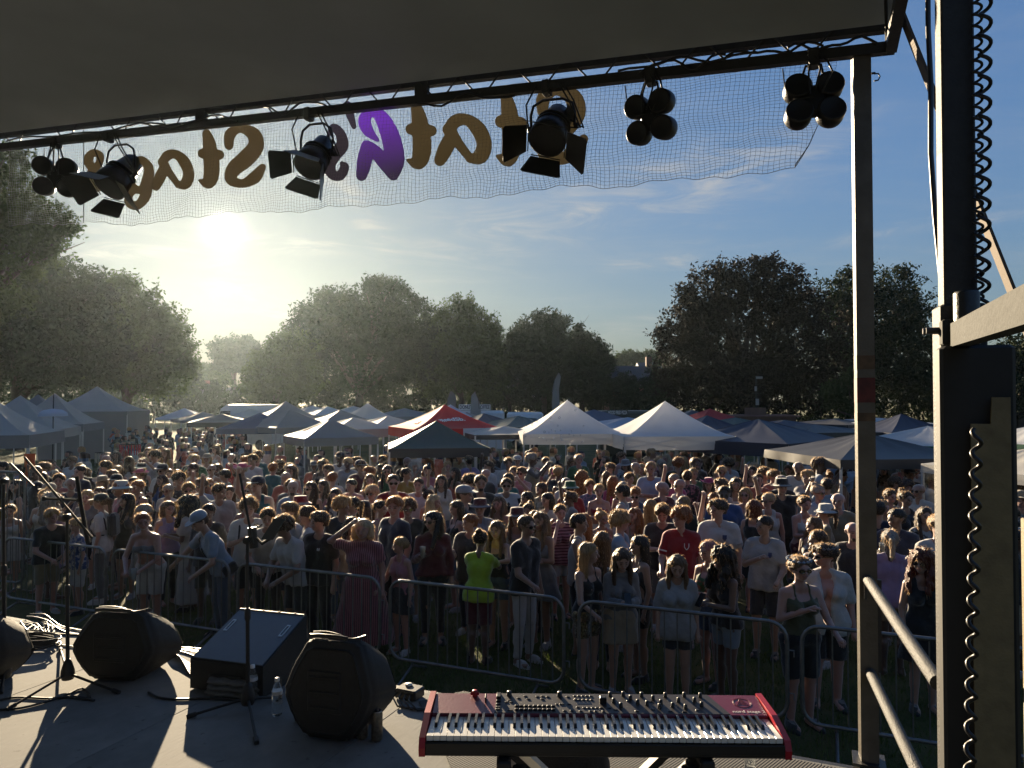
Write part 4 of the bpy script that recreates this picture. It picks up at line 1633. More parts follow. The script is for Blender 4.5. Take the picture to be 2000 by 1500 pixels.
deck_cable('looped black cable ending in a plug beside the left stand leg', [(-20, 1372), (30, 1362), (90, 1364), (130, 1362), (175, 1365), (160, 1345), (120, 1361), (40, 1383), (-30, 1386)], .007)
deck_cable('black lead running right into the shadow from the left stand', [(95, 1365), (140, 1361), (165, 1363), (184, 1368)], .008)
deck_cable('cable crossing the bright strip between the two middle monitors', [(290, 1352), (310, 1362), (350, 1366), (400, 1364), (470, 1368)], .008)
deck_cable('single cable running along the bright deck edge behind the left monitor', [(20, 1236), (60, 1236), (100, 1238), (160, 1240), (240, 1243)], .007)
deck_cable('cable snaking from behind the left monitor towards the mic stand', [(40, 1214), (60, 1240), (78, 1250), (110, 1258), (150, 1264), (190, 1266)], .006)
deck_cable('pale edged cable arching over the tangle at the deck edge', [(52, 1204), (70, 1210, .02), (95, 1220, .03), (120, 1234, .01), (160, 1240), (200, 1243)], .006)
deck_cable('upper cable of the tangle at the far deck edge', [(58, 1200), (85, 1204, .02), (100, 1214, .02), (118, 1222), (150, 1230), (200, 1236)], .006)
for k in range(5):
    deck_cable('loose loop in the cable tangle behind the left microphone stand', [(45 + 5 * k, 1216 + 3 * k), (62 + 9 * k, 1222 - 2 * k, .01), (75 + 7 * k, 1230 + 2 * k), (52 + 14 * k, 1233 - k, .012), (80 + 10 * k, 1218 + 3 * k), (122 + 3 * k, 1232 + k)], .005)
for k in range(6):
    deck_cable('strand in the bundle of cables between the left and middle monitors', [(310 + 3 * k, 1262 + 4 * k), (335 + k, 1272 + 3 * k, .006 * k), (352, 1285 + 1.5 * k, .006 * k), (372, 1298 + 4 * k), (392, 1312 + 3 * k)], .0062)
deck_cable('topmost cable at the deck edge right of the left monitor', [(300, 1266), (345, 1264), (395, 1268)], .007)
deck_cable('lower cable at the deck edge right of the left monitor', [(305, 1274), (350, 1272), (400, 1290)], .006)
# coiled snake of cable on the left
c_ = PZ(62, 1266, DECK)
pts = []
for i in range(90):
    a_ = i * .42
    rr_ = .19 + .03 * math.sin(i * .37)
    pts.append(c_ + Vector((rr_ * math.cos(a_) * 1.1, rr_ * math.sin(a_) * .62, .012 + .0009 * i + .006 * math.sin(i * .9))))
tag(MB().tube(pts, .0075, 6).build('coiled_cable', cable_m), 'coil of black cable heaped beside the left monitor', 'cable coil')
# ------------------------------------------------------------------ trees
def leaf_material(name, c1, c2, tr=.30):
    m = bpy.data.materials.new(name)
    m.use_nodes = True
    nt = m.node_tree
    nd, lk = nt.nodes, nt.links
    b = nd['Principled BSDF']
    b.inputs['Roughness'].default_value = .8
    b.inputs['Specular IOR Level'].default_value = .12
    t = nd.new('ShaderNodeTexCoord')
    n = nd.new('ShaderNodeTexNoise')
    n.inputs['Scale'].default_value = .8
    n.inputs['Detail'].default_value = 6
    lk.new(t.outputs['Object'], n.inputs['Vector'])
    rp = nd.new('ShaderNodeValToRGB')
    rp.color_ramp.elements[0].position, rp.color_ramp.elements[1].position = .35, .7
    rp.color_ramp.elements[0].color, rp.color_ramp.elements[1].color = c1 + (1,), c2 + (1,)
    lk.new(n.outputs[0], rp.inputs[0])
    lk.new(rp.outputs[0], b.inputs['Base Color'])
    t2 = nd.new('ShaderNodeBsdfTranslucent')
    lk.new(rp.outputs[0], t2.inputs['Color'])
    mx = nd.new('ShaderNodeMixShader')
    mx.inputs[0].default_value = tr
    lk.new(b.outputs[0], mx.inputs[1])
    lk.new(t2.outputs[0], mx.inputs[2])
    lk.new(mx.outputs[0], nd['Material Output'].inputs['Surface'])
    return m


leaf_green = leaf_material('leaves_green', (.030, .046, .016), (.055, .080, .024), .22)
leaf_dark = leaf_material('leaves_dark_green', (.017, .028, .013), (.030, .046, .018), .15)
leaf_copper = leaf_material('leaves_copper', (.017, .014, .011), (.027, .024, .014), .10)
leaf_pine = leaf_material('needles', (.022, .035, .018), (.04, .055, .026), .12)
bark = mat('bark', (.055, .042, .032), .9, 0, .35, 3, .8, 14)


def crown_mesh(rg, blobs, n, size, clump=14, spread=.55, droop=0.0, shell=.62):
    """leaf faces gathered in sprays through ellipsoid masses (centre, radii)"""
    vol = np.array([b[1][0] * b[1][1] * b[1][2] for b in blobs]) ** (.72)
    pick = rg.choice(len(blobs), n // clump, p=vol / vol.sum())
    ctr = np.array([tuple(b[0]) for b in blobs])[pick]
    rad = np.array([b[1] for b in blobs])[pick]
    m = len(pick)
    d = rg.normal(size=(m, 3))
    d /= np.linalg.norm(d, axis=1)[:, None]
    lump = 1 + .24 * np.sin(d[:, 0] * 7 + ctr[:, 0]) * np.sin(d[:, 2] * 6 + ctr[:, 2] * .7) + .12 * np.sin(d[:, 0] * 15 + d[:, 2] * 13)
    rr = np.where(rg.random(m) < shell, rg.uniform(.78, 1.06, m), rg.random(m) ** .5 * .9)
    P = ctr + d * rad * (rr * lump)[:, None]
    ax = d * .8 + rg.normal(size=(m, 3)) * .5
    ax[:, 2] -= droop
    ax /= np.linalg.norm(ax, axis=1)[:, None]
    P = np.repeat(P, clump, 0)
    A = np.repeat(ax, clump, 0)
    k = len(P)
    P = P + A * (rg.random(k) * spread * 1.15 - spread * .4)[:, None] + np.clip(rg.normal(size=(k, 3)), -1.6, 1.6) * spread * .30
    s = size * rg.uniform(.6, 1.35, k)
    u = rg.normal(size=(k, 3))
    u /= np.linalg.norm(u, axis=1)[:, None]
    w = np.cross(u, rg.normal(size=(k, 3)))
    w /= np.linalg.norm(w, axis=1)[:, None] + 1e-9
    V = np.stack([P - u * s[:, None], P + w * (s * .42)[:, None] + u * (s * .1)[:, None], P + u * s[:, None], P - w * (s * .42)[:, None] + u * (s * .1)[:, None]], 1).reshape(-1, 3)
    V[:, 2] = np.maximum(V[:, 2], .15)
    return V, np.arange(4 * k).reshape(-1, 4)


def limbs(rg, base, h, tips, r0):
    mb = MB()
    b = Vector(base)
    fork = b + Vector((0, 0, h))
    mb.tube([b, b.lerp(fork, .15), b.lerp(fork, .6) + Vector((.1, .1, 0)), fork], [r0 * 1.5, r0 * 1.05, r0 * .9, r0 * .8], 9)
    for t_ in tips:
        t_ = Vector(t_)
        s_ = b.lerp(fork, rg.uniform(.6, 1))
        m1 = s_.lerp(t_, .35) + Vector((rg.normal() * .3, rg.normal() * .3, .5))
        m2 = s_.lerp(t_, .7) + Vector((rg.normal() * .3, rg.normal() * .3, .3))
        mb.tube([s_, m1, m2, t_], [r0 * .5, r0 * .34, r0 * .2, r0 * .06], 6)
        for _ in range(4):
            e = m2.lerp(t_, rg.random()) + Vector(rg.normal(size=3)) * min(1.6, (t_ - s_).length * .10)
            mb.tube([m1.lerp(m2, rg.random()), m2.lerp(e, .5), e], [r0 * .16, r0 * .1, r0 * .03], 5)
    return mb


TREES = []


def tree(label, Y, base_px, blobs_px, leaf, n, size, name='broadleaf_tree', trunk=.35, droop=0.0, spread=.6, depth=1.0, fork=.35, shell=.62, seed=1, clump=14):
    """blobs_px: (x, y, rx, ry) of foliage masses in the photograph; each becomes an ellipsoid of real size at distance Y"""
    rg = np.random.default_rng(seed)
    pm = Y / FPX
    base = PY(base_px, 800, Y)
    base.z = 0
    blobs = []
    for i, (x, y, rx, ry) in enumerate(blobs_px):
        c = PY(x, y, Y)
        c.y += rg.uniform(-.35, .35) * rx * pm * depth
        blobs.append((c, (rx * pm * 1.0, (rx + ry) * .5 * pm * depth, ry * pm * .97)))
    top = max(b[0].z for b in blobs)
    t_ = thing(name, label, 'tree', base, 0, 'trees around the festival field')
    V, F = crown_mesh(rg, blobs, int(n * 1.9), size * .70, clump + 6, spread, droop, shell)
    off = np.array(base)
    link('crown', fast_mesh('crown', V - off, F), leaf, t_)
    tips = [b[0] + Vector((0, 0, b[1][2] * .05)) for b in blobs]
    mb = limbs(rg, base, top * fork, tips, trunk)
    link('trunk', mb.mesh('trunk', base), bark, t_)
    TREES.append(t_)
    return t_


tree('near tree whose leafy branches reach in beside the hazy end of the banner', 27, -170, [(-70, 370, 100, 95), (10, 350, 55, 60), (-30, 450, 110, 80), (60, 440, 66, 55), (118, 440, 40, 26), (40, 500, 60, 40), (-90, 520, 120, 90), (85, 478, 34, 22), (20, 310, 34, 30), (-20, 590, 70, 60)], leaf_green, 21000, .125, seed=3, spread=.34)
tree('tall dense tree filling the far left behind the pale marquee tents', 46, 30, [(20, 600, 100, 85), (100, 590, 80, 78), (160, 620, 70, 90), (50, 680, 120, 80), (140, 700, 100, 70), (190, 560, 26, 22), (110, 525, 40, 26), (40, 540, 50, 34), (200, 690, 60, 70), (-40, 640, 90, 110)], leaf_dark, 24000, .21, seed=5)
tree('broad rounded tree left of the sunlit gap, sky showing through its lower limbs', 52, 245, [(245, 600, 72, 58), (200, 640, 60, 60), (300, 640, 62, 50), (330, 690, 48, 44), (262, 690, 80, 60), (360, 712, 26, 20), (210, 720, 80, 50), (300, 730, 80, 44), (345, 640, 26, 22), (240, 556, 34, 20)], leaf_green, 21000, .21, seed=8, shell=.5)
tree('small flat topped pine standing far off in the sunset gap', 152, 458, [(442, 680, 26, 16), (470, 672, 26, 14), (485, 698, 24, 22), (455, 705, 30, 20), (430, 694, 14, 9)], leaf_pine, 5979, 0.468, 'pine_tree', .3, seed=12, fork=.6, spread=1.16)
tree('lone dark cypress spire beside the far pine', 104, 503, [(503, 688, 6, 14), (503, 706, 9, 16), (503, 728, 11, 20)], leaf_dark, 1500, .3, 'cypress_tree', .2, seed=13, spread=.4)
tree('low far tree under the sun at the end of the field', 167, 400, [(400, 722, 24, 12), (380, 738, 30, 18), (425, 735, 30, 20), (352, 745, 26, 22)], leaf_green, 4830, 0.496, seed=14, spread=1.16, trunk=.25)
tree('sloping left flank tree of the central group with sunlit edge leaves', 82, 540, [(545, 690, 40, 32), (520, 730, 36, 44), (560, 740, 50, 50), (505, 765, 26, 34), (575, 680, 36, 34), (590, 720, 40, 60)], leaf_green, 13799, 0.293, seed=17, spread=0.84)
tree('largest dome shaped tree of the central group, flat twin tops', 85, 700, [(655, 605, 55, 42), (755, 595, 62, 46), (700, 630, 90, 60), (625, 650, 52, 62), (790, 640, 54, 62), (700, 700, 120, 70), (655, 578, 30, 16), (750, 562, 46, 18), (620, 620, 30, 30), (810, 700, 50, 60)], leaf_dark, 29899, 0.307, seed=21, droop=.5, trunk=.5, spread=0.84)
tree('tree with stepped pointed crown right of the central dome', 89, 900, [(898, 620, 36, 36), (860, 650, 44, 44), (940, 650, 38, 40), (905, 690, 70, 56), (960, 690, 32, 36), (870, 730, 70, 50), (945, 740, 50, 44), (905, 592, 20, 14)], leaf_green, 20700, 0.307, seed=24, spread=0.84)
tree('dark conifer with ragged layered top above the white gazebo', 92, 1062, [(1066, 622, 22, 16), (1030, 650, 30, 24), (1085, 640, 24, 26), (1050, 680, 54, 36), (1095, 690, 22, 40), (1015, 700, 30, 44), (1060, 735, 62, 40), (1040, 760, 60, 30)], leaf_pine, 17250, 0.333, 'conifer_tree', seed=28, spread=0.98)
tree('pointed conifer with thin leader just left of the distant house', 93, 1135, [(1126, 640, 6, 14), (1126, 662, 16, 14), (1140, 680, 34, 26), (1120, 710, 34, 34), (1165, 700, 30, 30), (1145, 745, 50, 40), (1180, 740, 26, 44)], leaf_dark, 13799, 0.320, 'conifer_tree', seed=31, spread=0.84)
tree('small bushy tree screening the distant dark house', 84, 1215, [(1205, 770, 34, 34), (1245, 780, 34, 26), (1290, 760, 30, 40), (1228, 750, 16, 18)], leaf_dark, 5200, .30, seed=71, spread=.7, trunk=.2)
tree('dim round tree filling the dip between stepped crown and conifer', 92, 995, [(990, 690, 40, 44), (960, 720, 50, 50), (1030, 730, 44, 44), (1000, 745, 70, 40)], leaf_dark, 9000, .24, seed=77, spread=.6, trunk=.3)
tree('distant light tree above the roof of the house', 174, 1240, [(1225, 700, 24, 12), (1255, 702, 28, 14), (1285, 700, 22, 12), (1205, 712, 20, 12)], leaf_green, 4600, 0.496, seed=34, spread=1.16, trunk=.25)
tree('huge copper beech with drooping left branches left of the corner post', 52, 1455, [(1400, 575, 66, 56), (1480, 560, 80, 48), (1550, 590, 56, 56), (1350, 640, 54, 62), (1450, 650, 120, 90), (1560, 670, 80, 80), (1330, 720, 44, 60), (1420, 740, 120, 60), (1300, 660, 20, 26), (1540, 750, 90, 50), (1340, 572, 22, 18), (1480, 522, 50, 14), (1282, 650, 12, 9), (1395, 530, 30, 14)], leaf_copper, 32000, .20, seed=38, droop=.7, trunk=.55)
tree('tall green tree behind the corner post reaching toward the mast', 58, 1690, [(1655, 580, 50, 46), (1740, 565, 56, 44), (1700, 620, 80, 60), (1790, 610, 38, 50), (1640, 660, 60, 70), (1750, 690, 80, 70), (1690, 730, 100, 60), (1810, 700, 36, 70), (1800, 760, 50, 40), (1655, 545, 20, 18), (1768, 536, 20, 16)], leaf_dark, 24000, .21, seed=41)
tree('low branching tree with lit yellow green leaves left of the post', 44, 1655, [(1625, 770, 22, 20), (1645, 795, 26, 14), (1660, 750, 20, 22)], leaf_green, 2600, .15, seed=44, trunk=.16, spread=.35)
tree('tree showing right of the mast below the folding arm', 56, 1990, [(1980, 690, 34, 40), (2020, 730, 60, 80), (1960, 760, 50, 60), (2040, 660, 40, 40), (1900, 740, 60, 60)], leaf_dark, 9000, .22, seed=47)
# dark hedges closing the field
for k, (x0, x1, yt, Y, lab) in enumerate(((-160, 170, 735, 60, 'dark hedge behind the big marquee at the far left'), (160, 400, 748, 100, 'hazy hedge below the broad rounded tree'), (370, 540, 742, 96, 'far hedge closing the sunset gap behind the small gazebos'), (500, 860, 740, 97, 'long hazy hedge under the central dome tree'), (840, 1200, 742, 100, 'dark hedge behind the food trailers and flags'), (1270, 1560, 740, 62, 'black hedge behind the camera pole and brick kiosk'), (1540, 1860, 745, 66, 'hedge behind the navy gazebos right of the post'), (1850, 2130, 740, 66, 'hedge glimpsed right of the winch housing'))):
    rg = np.random.default_rng(60 + k)
    bl = []
    nn_ = max(3, int((x1 - x0) / 40))
    for i in range(nn_):
        x = x0 + (x1 - x0) * (i + .5) / nn_
        c = PY(x, yt + 30 + rg.uniform(-8, 8), Y)
        c.z *= .8
        bl.append((c, ((x1 - x0) / nn_ * .85 * Y / FPX, 2.2, c.z * 1.02)))
    V, F = crown_mesh(rg, bl, int((x1 - x0) * 30), .0033 * Y, 14, .007 * Y, 0, .8)
    base = bl[nn_ // 2][0].copy()
    base.z = 0
    hd_ = thing('hedge', lab, 'hedge', base, 0, 'hedges behind the market tents')
    link('foliage', fast_mesh('foliage', V - np.array(base), F), leaf_dark, hd_)
    mb = MB()
    for b_ in bl:
        mb.tube([(b_[0].x, b_[0].y, 0), (b_[0].x + .2, b_[0].y, b_[0].z)], [.14, .05], 5)
    link('stem', mb.mesh('stem', base), bark, hd_)

# unseen tree belt added behind the stage, cuts sky fill on the crowd
rg = np.random.default_rng(90)
bl = [(Vector((x, -24 - 8 * rg.random(), 7.5)), (6.5, 4, 8.2 + rg.random() * 2)) for x in np.arange(-75, 80, 8.5)]
V, F = crown_mesh(rg, bl, 26000, .55, 14, 1.1, 0, .8)
tag(link('fill_screen_trees', fast_mesh('fill_screen_trees', V, F), leaf_dark), 'unseen belt of trees added behind the stage to block sky fill', 'added trees', kind='stuff')

# ------------------------------------------------------------------ distant buildings
brickm = mat('far_brick', (.16, .085, .06), .85, 0, .2, 2)
slate = mat('far_slate', (.045, .047, .05), .6, 0, .2, 2)
white_r = mat('far_render', (.26, .26, .25), .8, 0, .08, 2)
glassm = mat('far_glass', (.03, .035, .045), .12, 0, 0)


def house(label, px0, px1, py_eave, py_ridge, Y, depth, wall_m, roof_m, yaw=0.0, wins=(), chim=None, gable=None):
    a_, b_ = PY(px0, py_eave, Y), PY(px1, py_eave, Y)
    w, he = b_.x - a_.x, a_.z
    hr = PY(px0, py_ridge, Y).z
    c = Vector(((a_.x + b_.x) / 2, Y + depth / 2, 0))
    h = thing('house', label, 'house', c, yaw)
    MB().box((0, 0, he / 2), (w, depth, he)).build('wall', wall_m, h)
    o = .4
    P = [Vector((0, -depth / 2 - o, he - .1)), Vector((0, 0, hr)), Vector((0, depth / 2 + o, he - .1)), Vector((0, depth / 2 + o, he - .35)), Vector((0, 0, hr - .28)), Vector((0, -depth / 2 - o, he - .35))]
    rf = MB().prism(P, (-w / 2 - .3, 0, 0), (w / 2 + .3, 0, 0)).build('roof', roof_m, h)
    for sx in (-1, 1):
        MB().prism([Vector((0, -depth / 2, he)), Vector((0, depth / 2, he)), Vector((0, 0, hr - .25))], (sx * (w / 2 - .12), 0, 0), (sx * (w / 2), 0, 0)).build('gable', gable or wall_m, h)
    for (fx, fz, ww, wh) in wins:
        x, z = (fx - .5) * w, fz * he
        wf = MB().box((x, -depth / 2 - .03, z), (ww + .16, .08, wh + .16)).build('window', white_r, h)
        MB().box((x, -depth / 2 - .062, z), (ww, .03, wh)).build('pane', glassm, wf)
    if chim is not None:
        MB().box((chim * w, 0, hr + .3), (.7, .7, 1.7)).build('chimney', brickm, rf)
    return h


house('dark roofed house between the conifer and the copper beech', 1196, 1300, 752, 712, 88, 8, brickm, slate, 0, ((.2, .62, 1.3, 1.2), (.5, .62, 1.3, 1.2), (.78, .62, 1.3, 1.2), (.35, .25, 1.3, 1.3)), .3)
house('white gable end showing above the dark house beside the beech', 1256, 1286, 726, 706, 96, 6, white_r, slate, 0, ((.5, .8, .9, .9),))
house('pale hazy house beneath the far pine in the sunlit gap', 372, 432, 776, 756, 118, 8, white_r, slate, 0, ((.25, .5, 1.2, 1.2), (.6, .5, 1.2, 1.2)), -.3)
# brick kiosk and camera pole
kk = PY(1475, 830, 46)
ks = thing('brick_kiosk', 'low red brick kiosk under the camera pole', 'kiosk', (kk.x, 46, 0))
zt_ = PY(1475, 813, 46).z
zt2 = PY(1475, 798, 46).z
MB().box((0, 0, zt_ / 2), (4.2, 2.4, zt_)).build('kiosk_wall', brickm, ks)
MB().box((0, 0, zt_ + .04), (4.6, 2.8, .10)).build('flat_roof', mat('kiosk_roof', (.22, .11, .09), .8, 0, .2, 3), ks)
MB().box((0, 0, (zt_ + zt2) / 2 + .05), (1.05, .9, zt2 - zt_)).build('plinth', brickm, ks)
cp = thing('camera_pole', 'slim pole with security camera rising behind the navy gazebos', 'camera pole', (kk.x + .08, 46, zt2))
zc_ = PY(1477, 736, 46).z
MB().tube([(0, 0, 0), (0, 0, zc_ - zt2)], .055, 8).build('pole', steel_grey, cp)
MB().box((.18, 0, zc_ - zt2 - .05), (.4, .16, .14)).build('camera_head', white_r, cp)
MB().tube([(-.28, 0, .95), (.30, 0, .95)], .03, 6).build('cross_arm', steel_grey, cp)
MB().box((.03, -.1, .42), (.17, .14, .40)).build('equipment_box', white_r, cp)
MB().box((-.06, -.08, zc_ - zt2 - .75), (.12, .1, .3)).build('radio_box', white_r, cp)
# ------------------------------------------------------------------ gazebos and marquees
def cloth(name, c, tr=.35, rough=.6, spec=.4):
    return mat(name, c, rough, 0, .07, 1.2, .12, 2.5, trans=tr, spec=spec)


WHITE = cloth('gazebo_white', (.84, .85, .86), .50)
CREAM = cloth('gazebo_cream', (.72, .70, .65), .45)
GREY = cloth('gazebo_grey', (.24, .245, .25), .3)
CHAR = cloth('gazebo_charcoal', (.045, .045, .048), .08, .45)
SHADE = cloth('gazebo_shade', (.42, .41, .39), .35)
NAVY = cloth('gazebo_navy', (.022, .027, .052), .12, .48)
GREEN = cloth('gazebo_green', (.035, .065, .05), .15, .5)
DGREEN = cloth('gazebo_bright_green', (.02, .13, .07), .2, .5)
REDC = cloth('gazebo_red', (.55, .03, .032), .35)
BLUE = cloth('gazebo_blue', (.09, .115, .18), .3)
PBLUE = cloth('gazebo_pale_blue', (.52, .60, .72), .45)
leg_w = mat('gazebo_leg', (.55, .55, .55), .4, .4, .05, 20)
GAZ = []


def gazebo(label, px, py_peak, Y, size, yaw, roof=WHITE, val=None, eave=2.15, vd=.30, curve=1.35, legs=True, peak=None, back=None, stripes=None, h_leg=None, sizey=None):
    """pop-up tent whose peak shows at pixel (px, py_peak) at distance Y"""
    pk = PY(px, py_peak, Y)
    zp = peak or pk.z
    t_ = thing('gazebo', label, 'gazebo', (pk.x, Y, 0), yaw, 'pop-up market gazebos')
    val = val or roof
    a = size / 2
    ay = (sizey or size) / 2
    n = 7
    V, F = [], []
    cs = [(-a, -ay), (a, -ay), (a, ay), (-a, ay)]
    rg = random.Random(int(px * 7 + Y))
    ph = [rg.uniform(0, 6) for _ in range(4)]
    for s_ in range(4):
        (xa, ya), (xb, yb) = cs[s_], cs[(s_ + 1) % 4]
        o = len(V)
        m = 12
        for r_ in range(n + 1):
            f = r_ / n
            for i in range(m + 1):
                g_ = i / m
                x, y = (xa + (xb - xa) * g_) * f, (ya + (yb - ya) * g_) * f
                edge = abs(2 * g_ - 1)
                z = zp - (zp - eave) * (1 - (1 - f) ** curve)
                z -= .05 * math.sin(math.pi * g_) * math.sin(math.pi * min(1, f * 1.0)) * (.6 + .4 * f)
                z += .010 * math.sin(g_ * 21 + ph[s_] + f * 5) * math.sin(math.pi * f) + .008 * math.sin(f * 17 + g_ * 9 + ph[s_])* (1 - edge) * (f < 1)
                V.append((x, y, z))
        for r_ in range(n):
            for i in range(m):
                a_ = o + r_ * (m + 1) + i
                F.append((a_, a_ + m + 1, a_ + m + 2, a_ + 1))
    me = fast_mesh('canopy', V, F, True)
    cn = link('canopy', me, roof, t_)
    for s_ in range(4):
        (xa, ya), (xb, yb) = cs[s_], cs[(s_ + 1) % 4]
        V, F = [], []
        m = 14
        nx, ny = (yb - ya), -(xb - xa)
        L = math.hypot(nx, ny)
        nx, ny = nx / L, ny / L
        for i in range(m + 1):
            g_ = i / m
            for r_ in range(4):
                f = r_ / 3
                w_ = .018 * math.sin(g_ * 16 + ph[s_]) * f + .012 * math.sin(g_ * 37 + f * 2) * f + .004
                V.append((xa + (xb - xa) * g_ + nx * w_, ya + (yb - ya) * g_ + ny * w_, eave + .004 - vd * f - .012 * math.sin(math.pi * g_) * f))
        for i in range(m):
            for r_ in range(3):
                q = i * 4 + r_
                F.append((q, q + 1, q + 5, q + 4))
        link('valance', fast_mesh('valance', V, F, True), val, t_)
    if legs:
        for (x, y) in cs:
            MB().bar((x * .985, y * .985, 0), (x * .985, y * .985, eave - .02), .04, .04, (0, 1, 0)).build('leg', leg_w, t_)
        mb = MB()
        for s_ in range(4):
            (xa, ya), (xb, yb) = cs[s_], cs[(s_ + 1) % 4]
            for i in range(2):
                g0, g1 = i / 2, (i + 1) / 2
                for (za, zb) in ((-.04, -vd * .85), (-vd * .85, -.04)):
                    mb.tube([((xa + (xb - xa) * g0) * .975, (ya + (yb - ya) * g0) * .975, eave + za), ((xa + (xb - xa) * g1) * .975, (ya + (yb - ya) * g1) * .975, eave + zb)], .012, 5)
        mb.build('scissor_frame', leg_w, t_)
    if back:
        for s_ in back:
            (xa, ya), (xb, yb) = cs[s_], cs[(s_ + 1) % 4]
            V, F = [], []
            m = 16
            for i in range(m + 1):
                g_ = i / m
                w_ = .03 * math.sin(g_ * 24 + ph[s_])
                for f in (0, .5, 1):
                    V.append(((xa + (xb - xa) * g_) * .97 + w_ * .5 * f, (ya + (yb - ya) * g_) * .97 + w_ * f, (eave - .03) * (1 - f) + .02))
            for i in range(m):
                for r_ in range(2):
                    q = i * 3 + r_
                    F.append((q, q + 1, q + 4, q + 3))
            link('side_wall', fast_mesh('side_wall', V, F, True), val, t_)
    GAZ.append(t_)
    return t_


gazebo('left of the two tall white peaked gazebos standing side by side', 1108, 781, 22.6, 3.0, R(4), WHITE, CREAM, eave=2.2)
gazebo('right of the two tall white peaked gazebos standing side by side', 1299, 783, 21.2, 3.05, R(3), WHITE, CREAM, eave=2.2, vd=.36)
red = gazebo('red gazebo with white corner panel and printed lettering', 868, 790, 25.0, 3.1, R(24), REDC, REDC, eave=2.25, vd=.3)
gazebo('low dark green gazebo in front of the red lettered one', 852, 822, 19.4, 2.5, R(10), GREEN, CHAR, eave=1.98, vd=.22, curve=1.15)
gazebo('low grey gazebo in front of the hazy row below the central trees', 645, 818, 23.5, 2.35, R(32), GREY, GREY, eave=2.02, vd=.24, curve=1.15)
gazebo('grey gazebo with a broad slope beside the bluish one, hazy middle row', 566, 799, 28.5, 2.55, R(46), GREY, GREY, eave=2.15, vd=.2, curve=1.1)
gazebo('white peaked gazebo far back left of the red one', 718, 787, 38, 3.0, R(10), CREAM, CREAM, eave=2.2)
gazebo('grey peaked gazebo far back above the broad grey sloped one', 558, 783, 42, 3.2, R(30), GREY, GREY, eave=2.2)
gazebo('small blue-grey gazebo alone at the end of the open field', 360, 797, 44, 2.7, R(15), PBLUE, PBLUE, eave=2.1, vd=.12, curve=1.1)
gazebo('small gazebo half behind the lone blue-grey one', 396, 804, 41, 2.8, R(35), GREY, GREY, eave=2.05, vd=.12, curve=1.1)
gazebo('dark flat gazebo between the field end and the bluish gazebo', 432, 808, 36, 2.9, R(20), CHAR, CHAR, eave=2.1, vd=.2, curve=1.05)
gazebo('bluish gazebo tucked left of the broad grey sloped one', 508, 806, 29, 2.9, R(15), BLUE, BLUE, eave=2.1, vd=.2, curve=1.1)
# the left row
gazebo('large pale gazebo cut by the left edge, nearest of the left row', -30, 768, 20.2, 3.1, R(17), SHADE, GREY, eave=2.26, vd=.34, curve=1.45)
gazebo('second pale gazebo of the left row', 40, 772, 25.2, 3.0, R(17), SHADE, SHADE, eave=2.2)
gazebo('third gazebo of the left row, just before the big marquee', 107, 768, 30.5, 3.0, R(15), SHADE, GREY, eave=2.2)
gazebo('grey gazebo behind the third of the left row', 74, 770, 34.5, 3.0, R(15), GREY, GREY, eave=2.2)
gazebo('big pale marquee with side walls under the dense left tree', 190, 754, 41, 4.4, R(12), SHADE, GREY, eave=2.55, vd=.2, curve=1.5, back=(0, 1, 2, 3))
# right side
gazebo('large dark navy gazebo right of the white pair, corner turned forward', 1481, 818, 20.6, 3.3, R(44), NAVY, NAVY, eave=2.08, vd=.34, curve=1.05)
gazebo('wide charcoal gazebo directly behind the corner post', 1688, 845, 15.4, 2.95, R(8), CHAR, CHAR, eave=2.06, vd=.18, curve=1.1)
gazebo('pointed navy gazebo between the post and the mast', 1760, 808, 25.5, 2.75, R(8), NAVY, NAVY, eave=2.1, vd=.25, curve=1.35)
gazebo('white gazebo just behind the navy pointed one', 1712, 816, 32, 3.1, R(10), WHITE, WHITE, eave=2.2, curve=.9)
gazebo('green and white awning beside the black mast', 1812, 832, 20.5, 3.2, R(40), WHITE, DGREEN, eave=1.98, vd=.4, curve=1.05)
gazebo('red peaked gazebo far back behind the right white peak', 1386, 798, 33, 3.0, R(14), REDC, REDC, eave=2.2)
gazebo('dark gazebo hiding behind the far red one', 1352, 800, 36, 2.9, R(8), CHAR, CHAR, eave=2.2)
gazebo('navy pointed gazebo beside the right white peak', 1381, 811, 26.5, 2.6, R(12), NAVY, NAVY, eave=2.1)
gazebo('grey-green gazebo above the large navy one', 1436, 815, 29, 3.2, R(30), GREEN, GREEN, eave=2.1, curve=1.1)
gazebo('small white peak showing over the large navy gazebo', 1446, 817, 35, 1.9, R(20), WHITE, WHITE, eave=2.0)
gazebo('first black low gazebo right of the brick kiosk', 1532, 820, 30, 3.0, R(10), NAVY, NAVY, eave=2.1, curve=1.05)
gazebo('second black low gazebo left of the corner post', 1592, 828, 25.5, 3.0, R(12), CHAR, CHAR, eave=2.1, curve=1.05)
gazebo('charcoal gazebo farther back near the corner post', 1628, 818, 32, 3.1, R(36), CHAR, CHAR, eave=2.15, curve=1.0)
gazebo('white awning cut by the right frame edge', 2012, 832, 20, 3.0, R(14), WHITE, DGREEN, eave=2.05, vd=.35)
gazebo('pale low awning at the right frame edge above the crowd', 2030, 872, 12.5, 2.5, R(14), CREAM, CREAM, eave=2.02, vd=.16, curve=1.1)
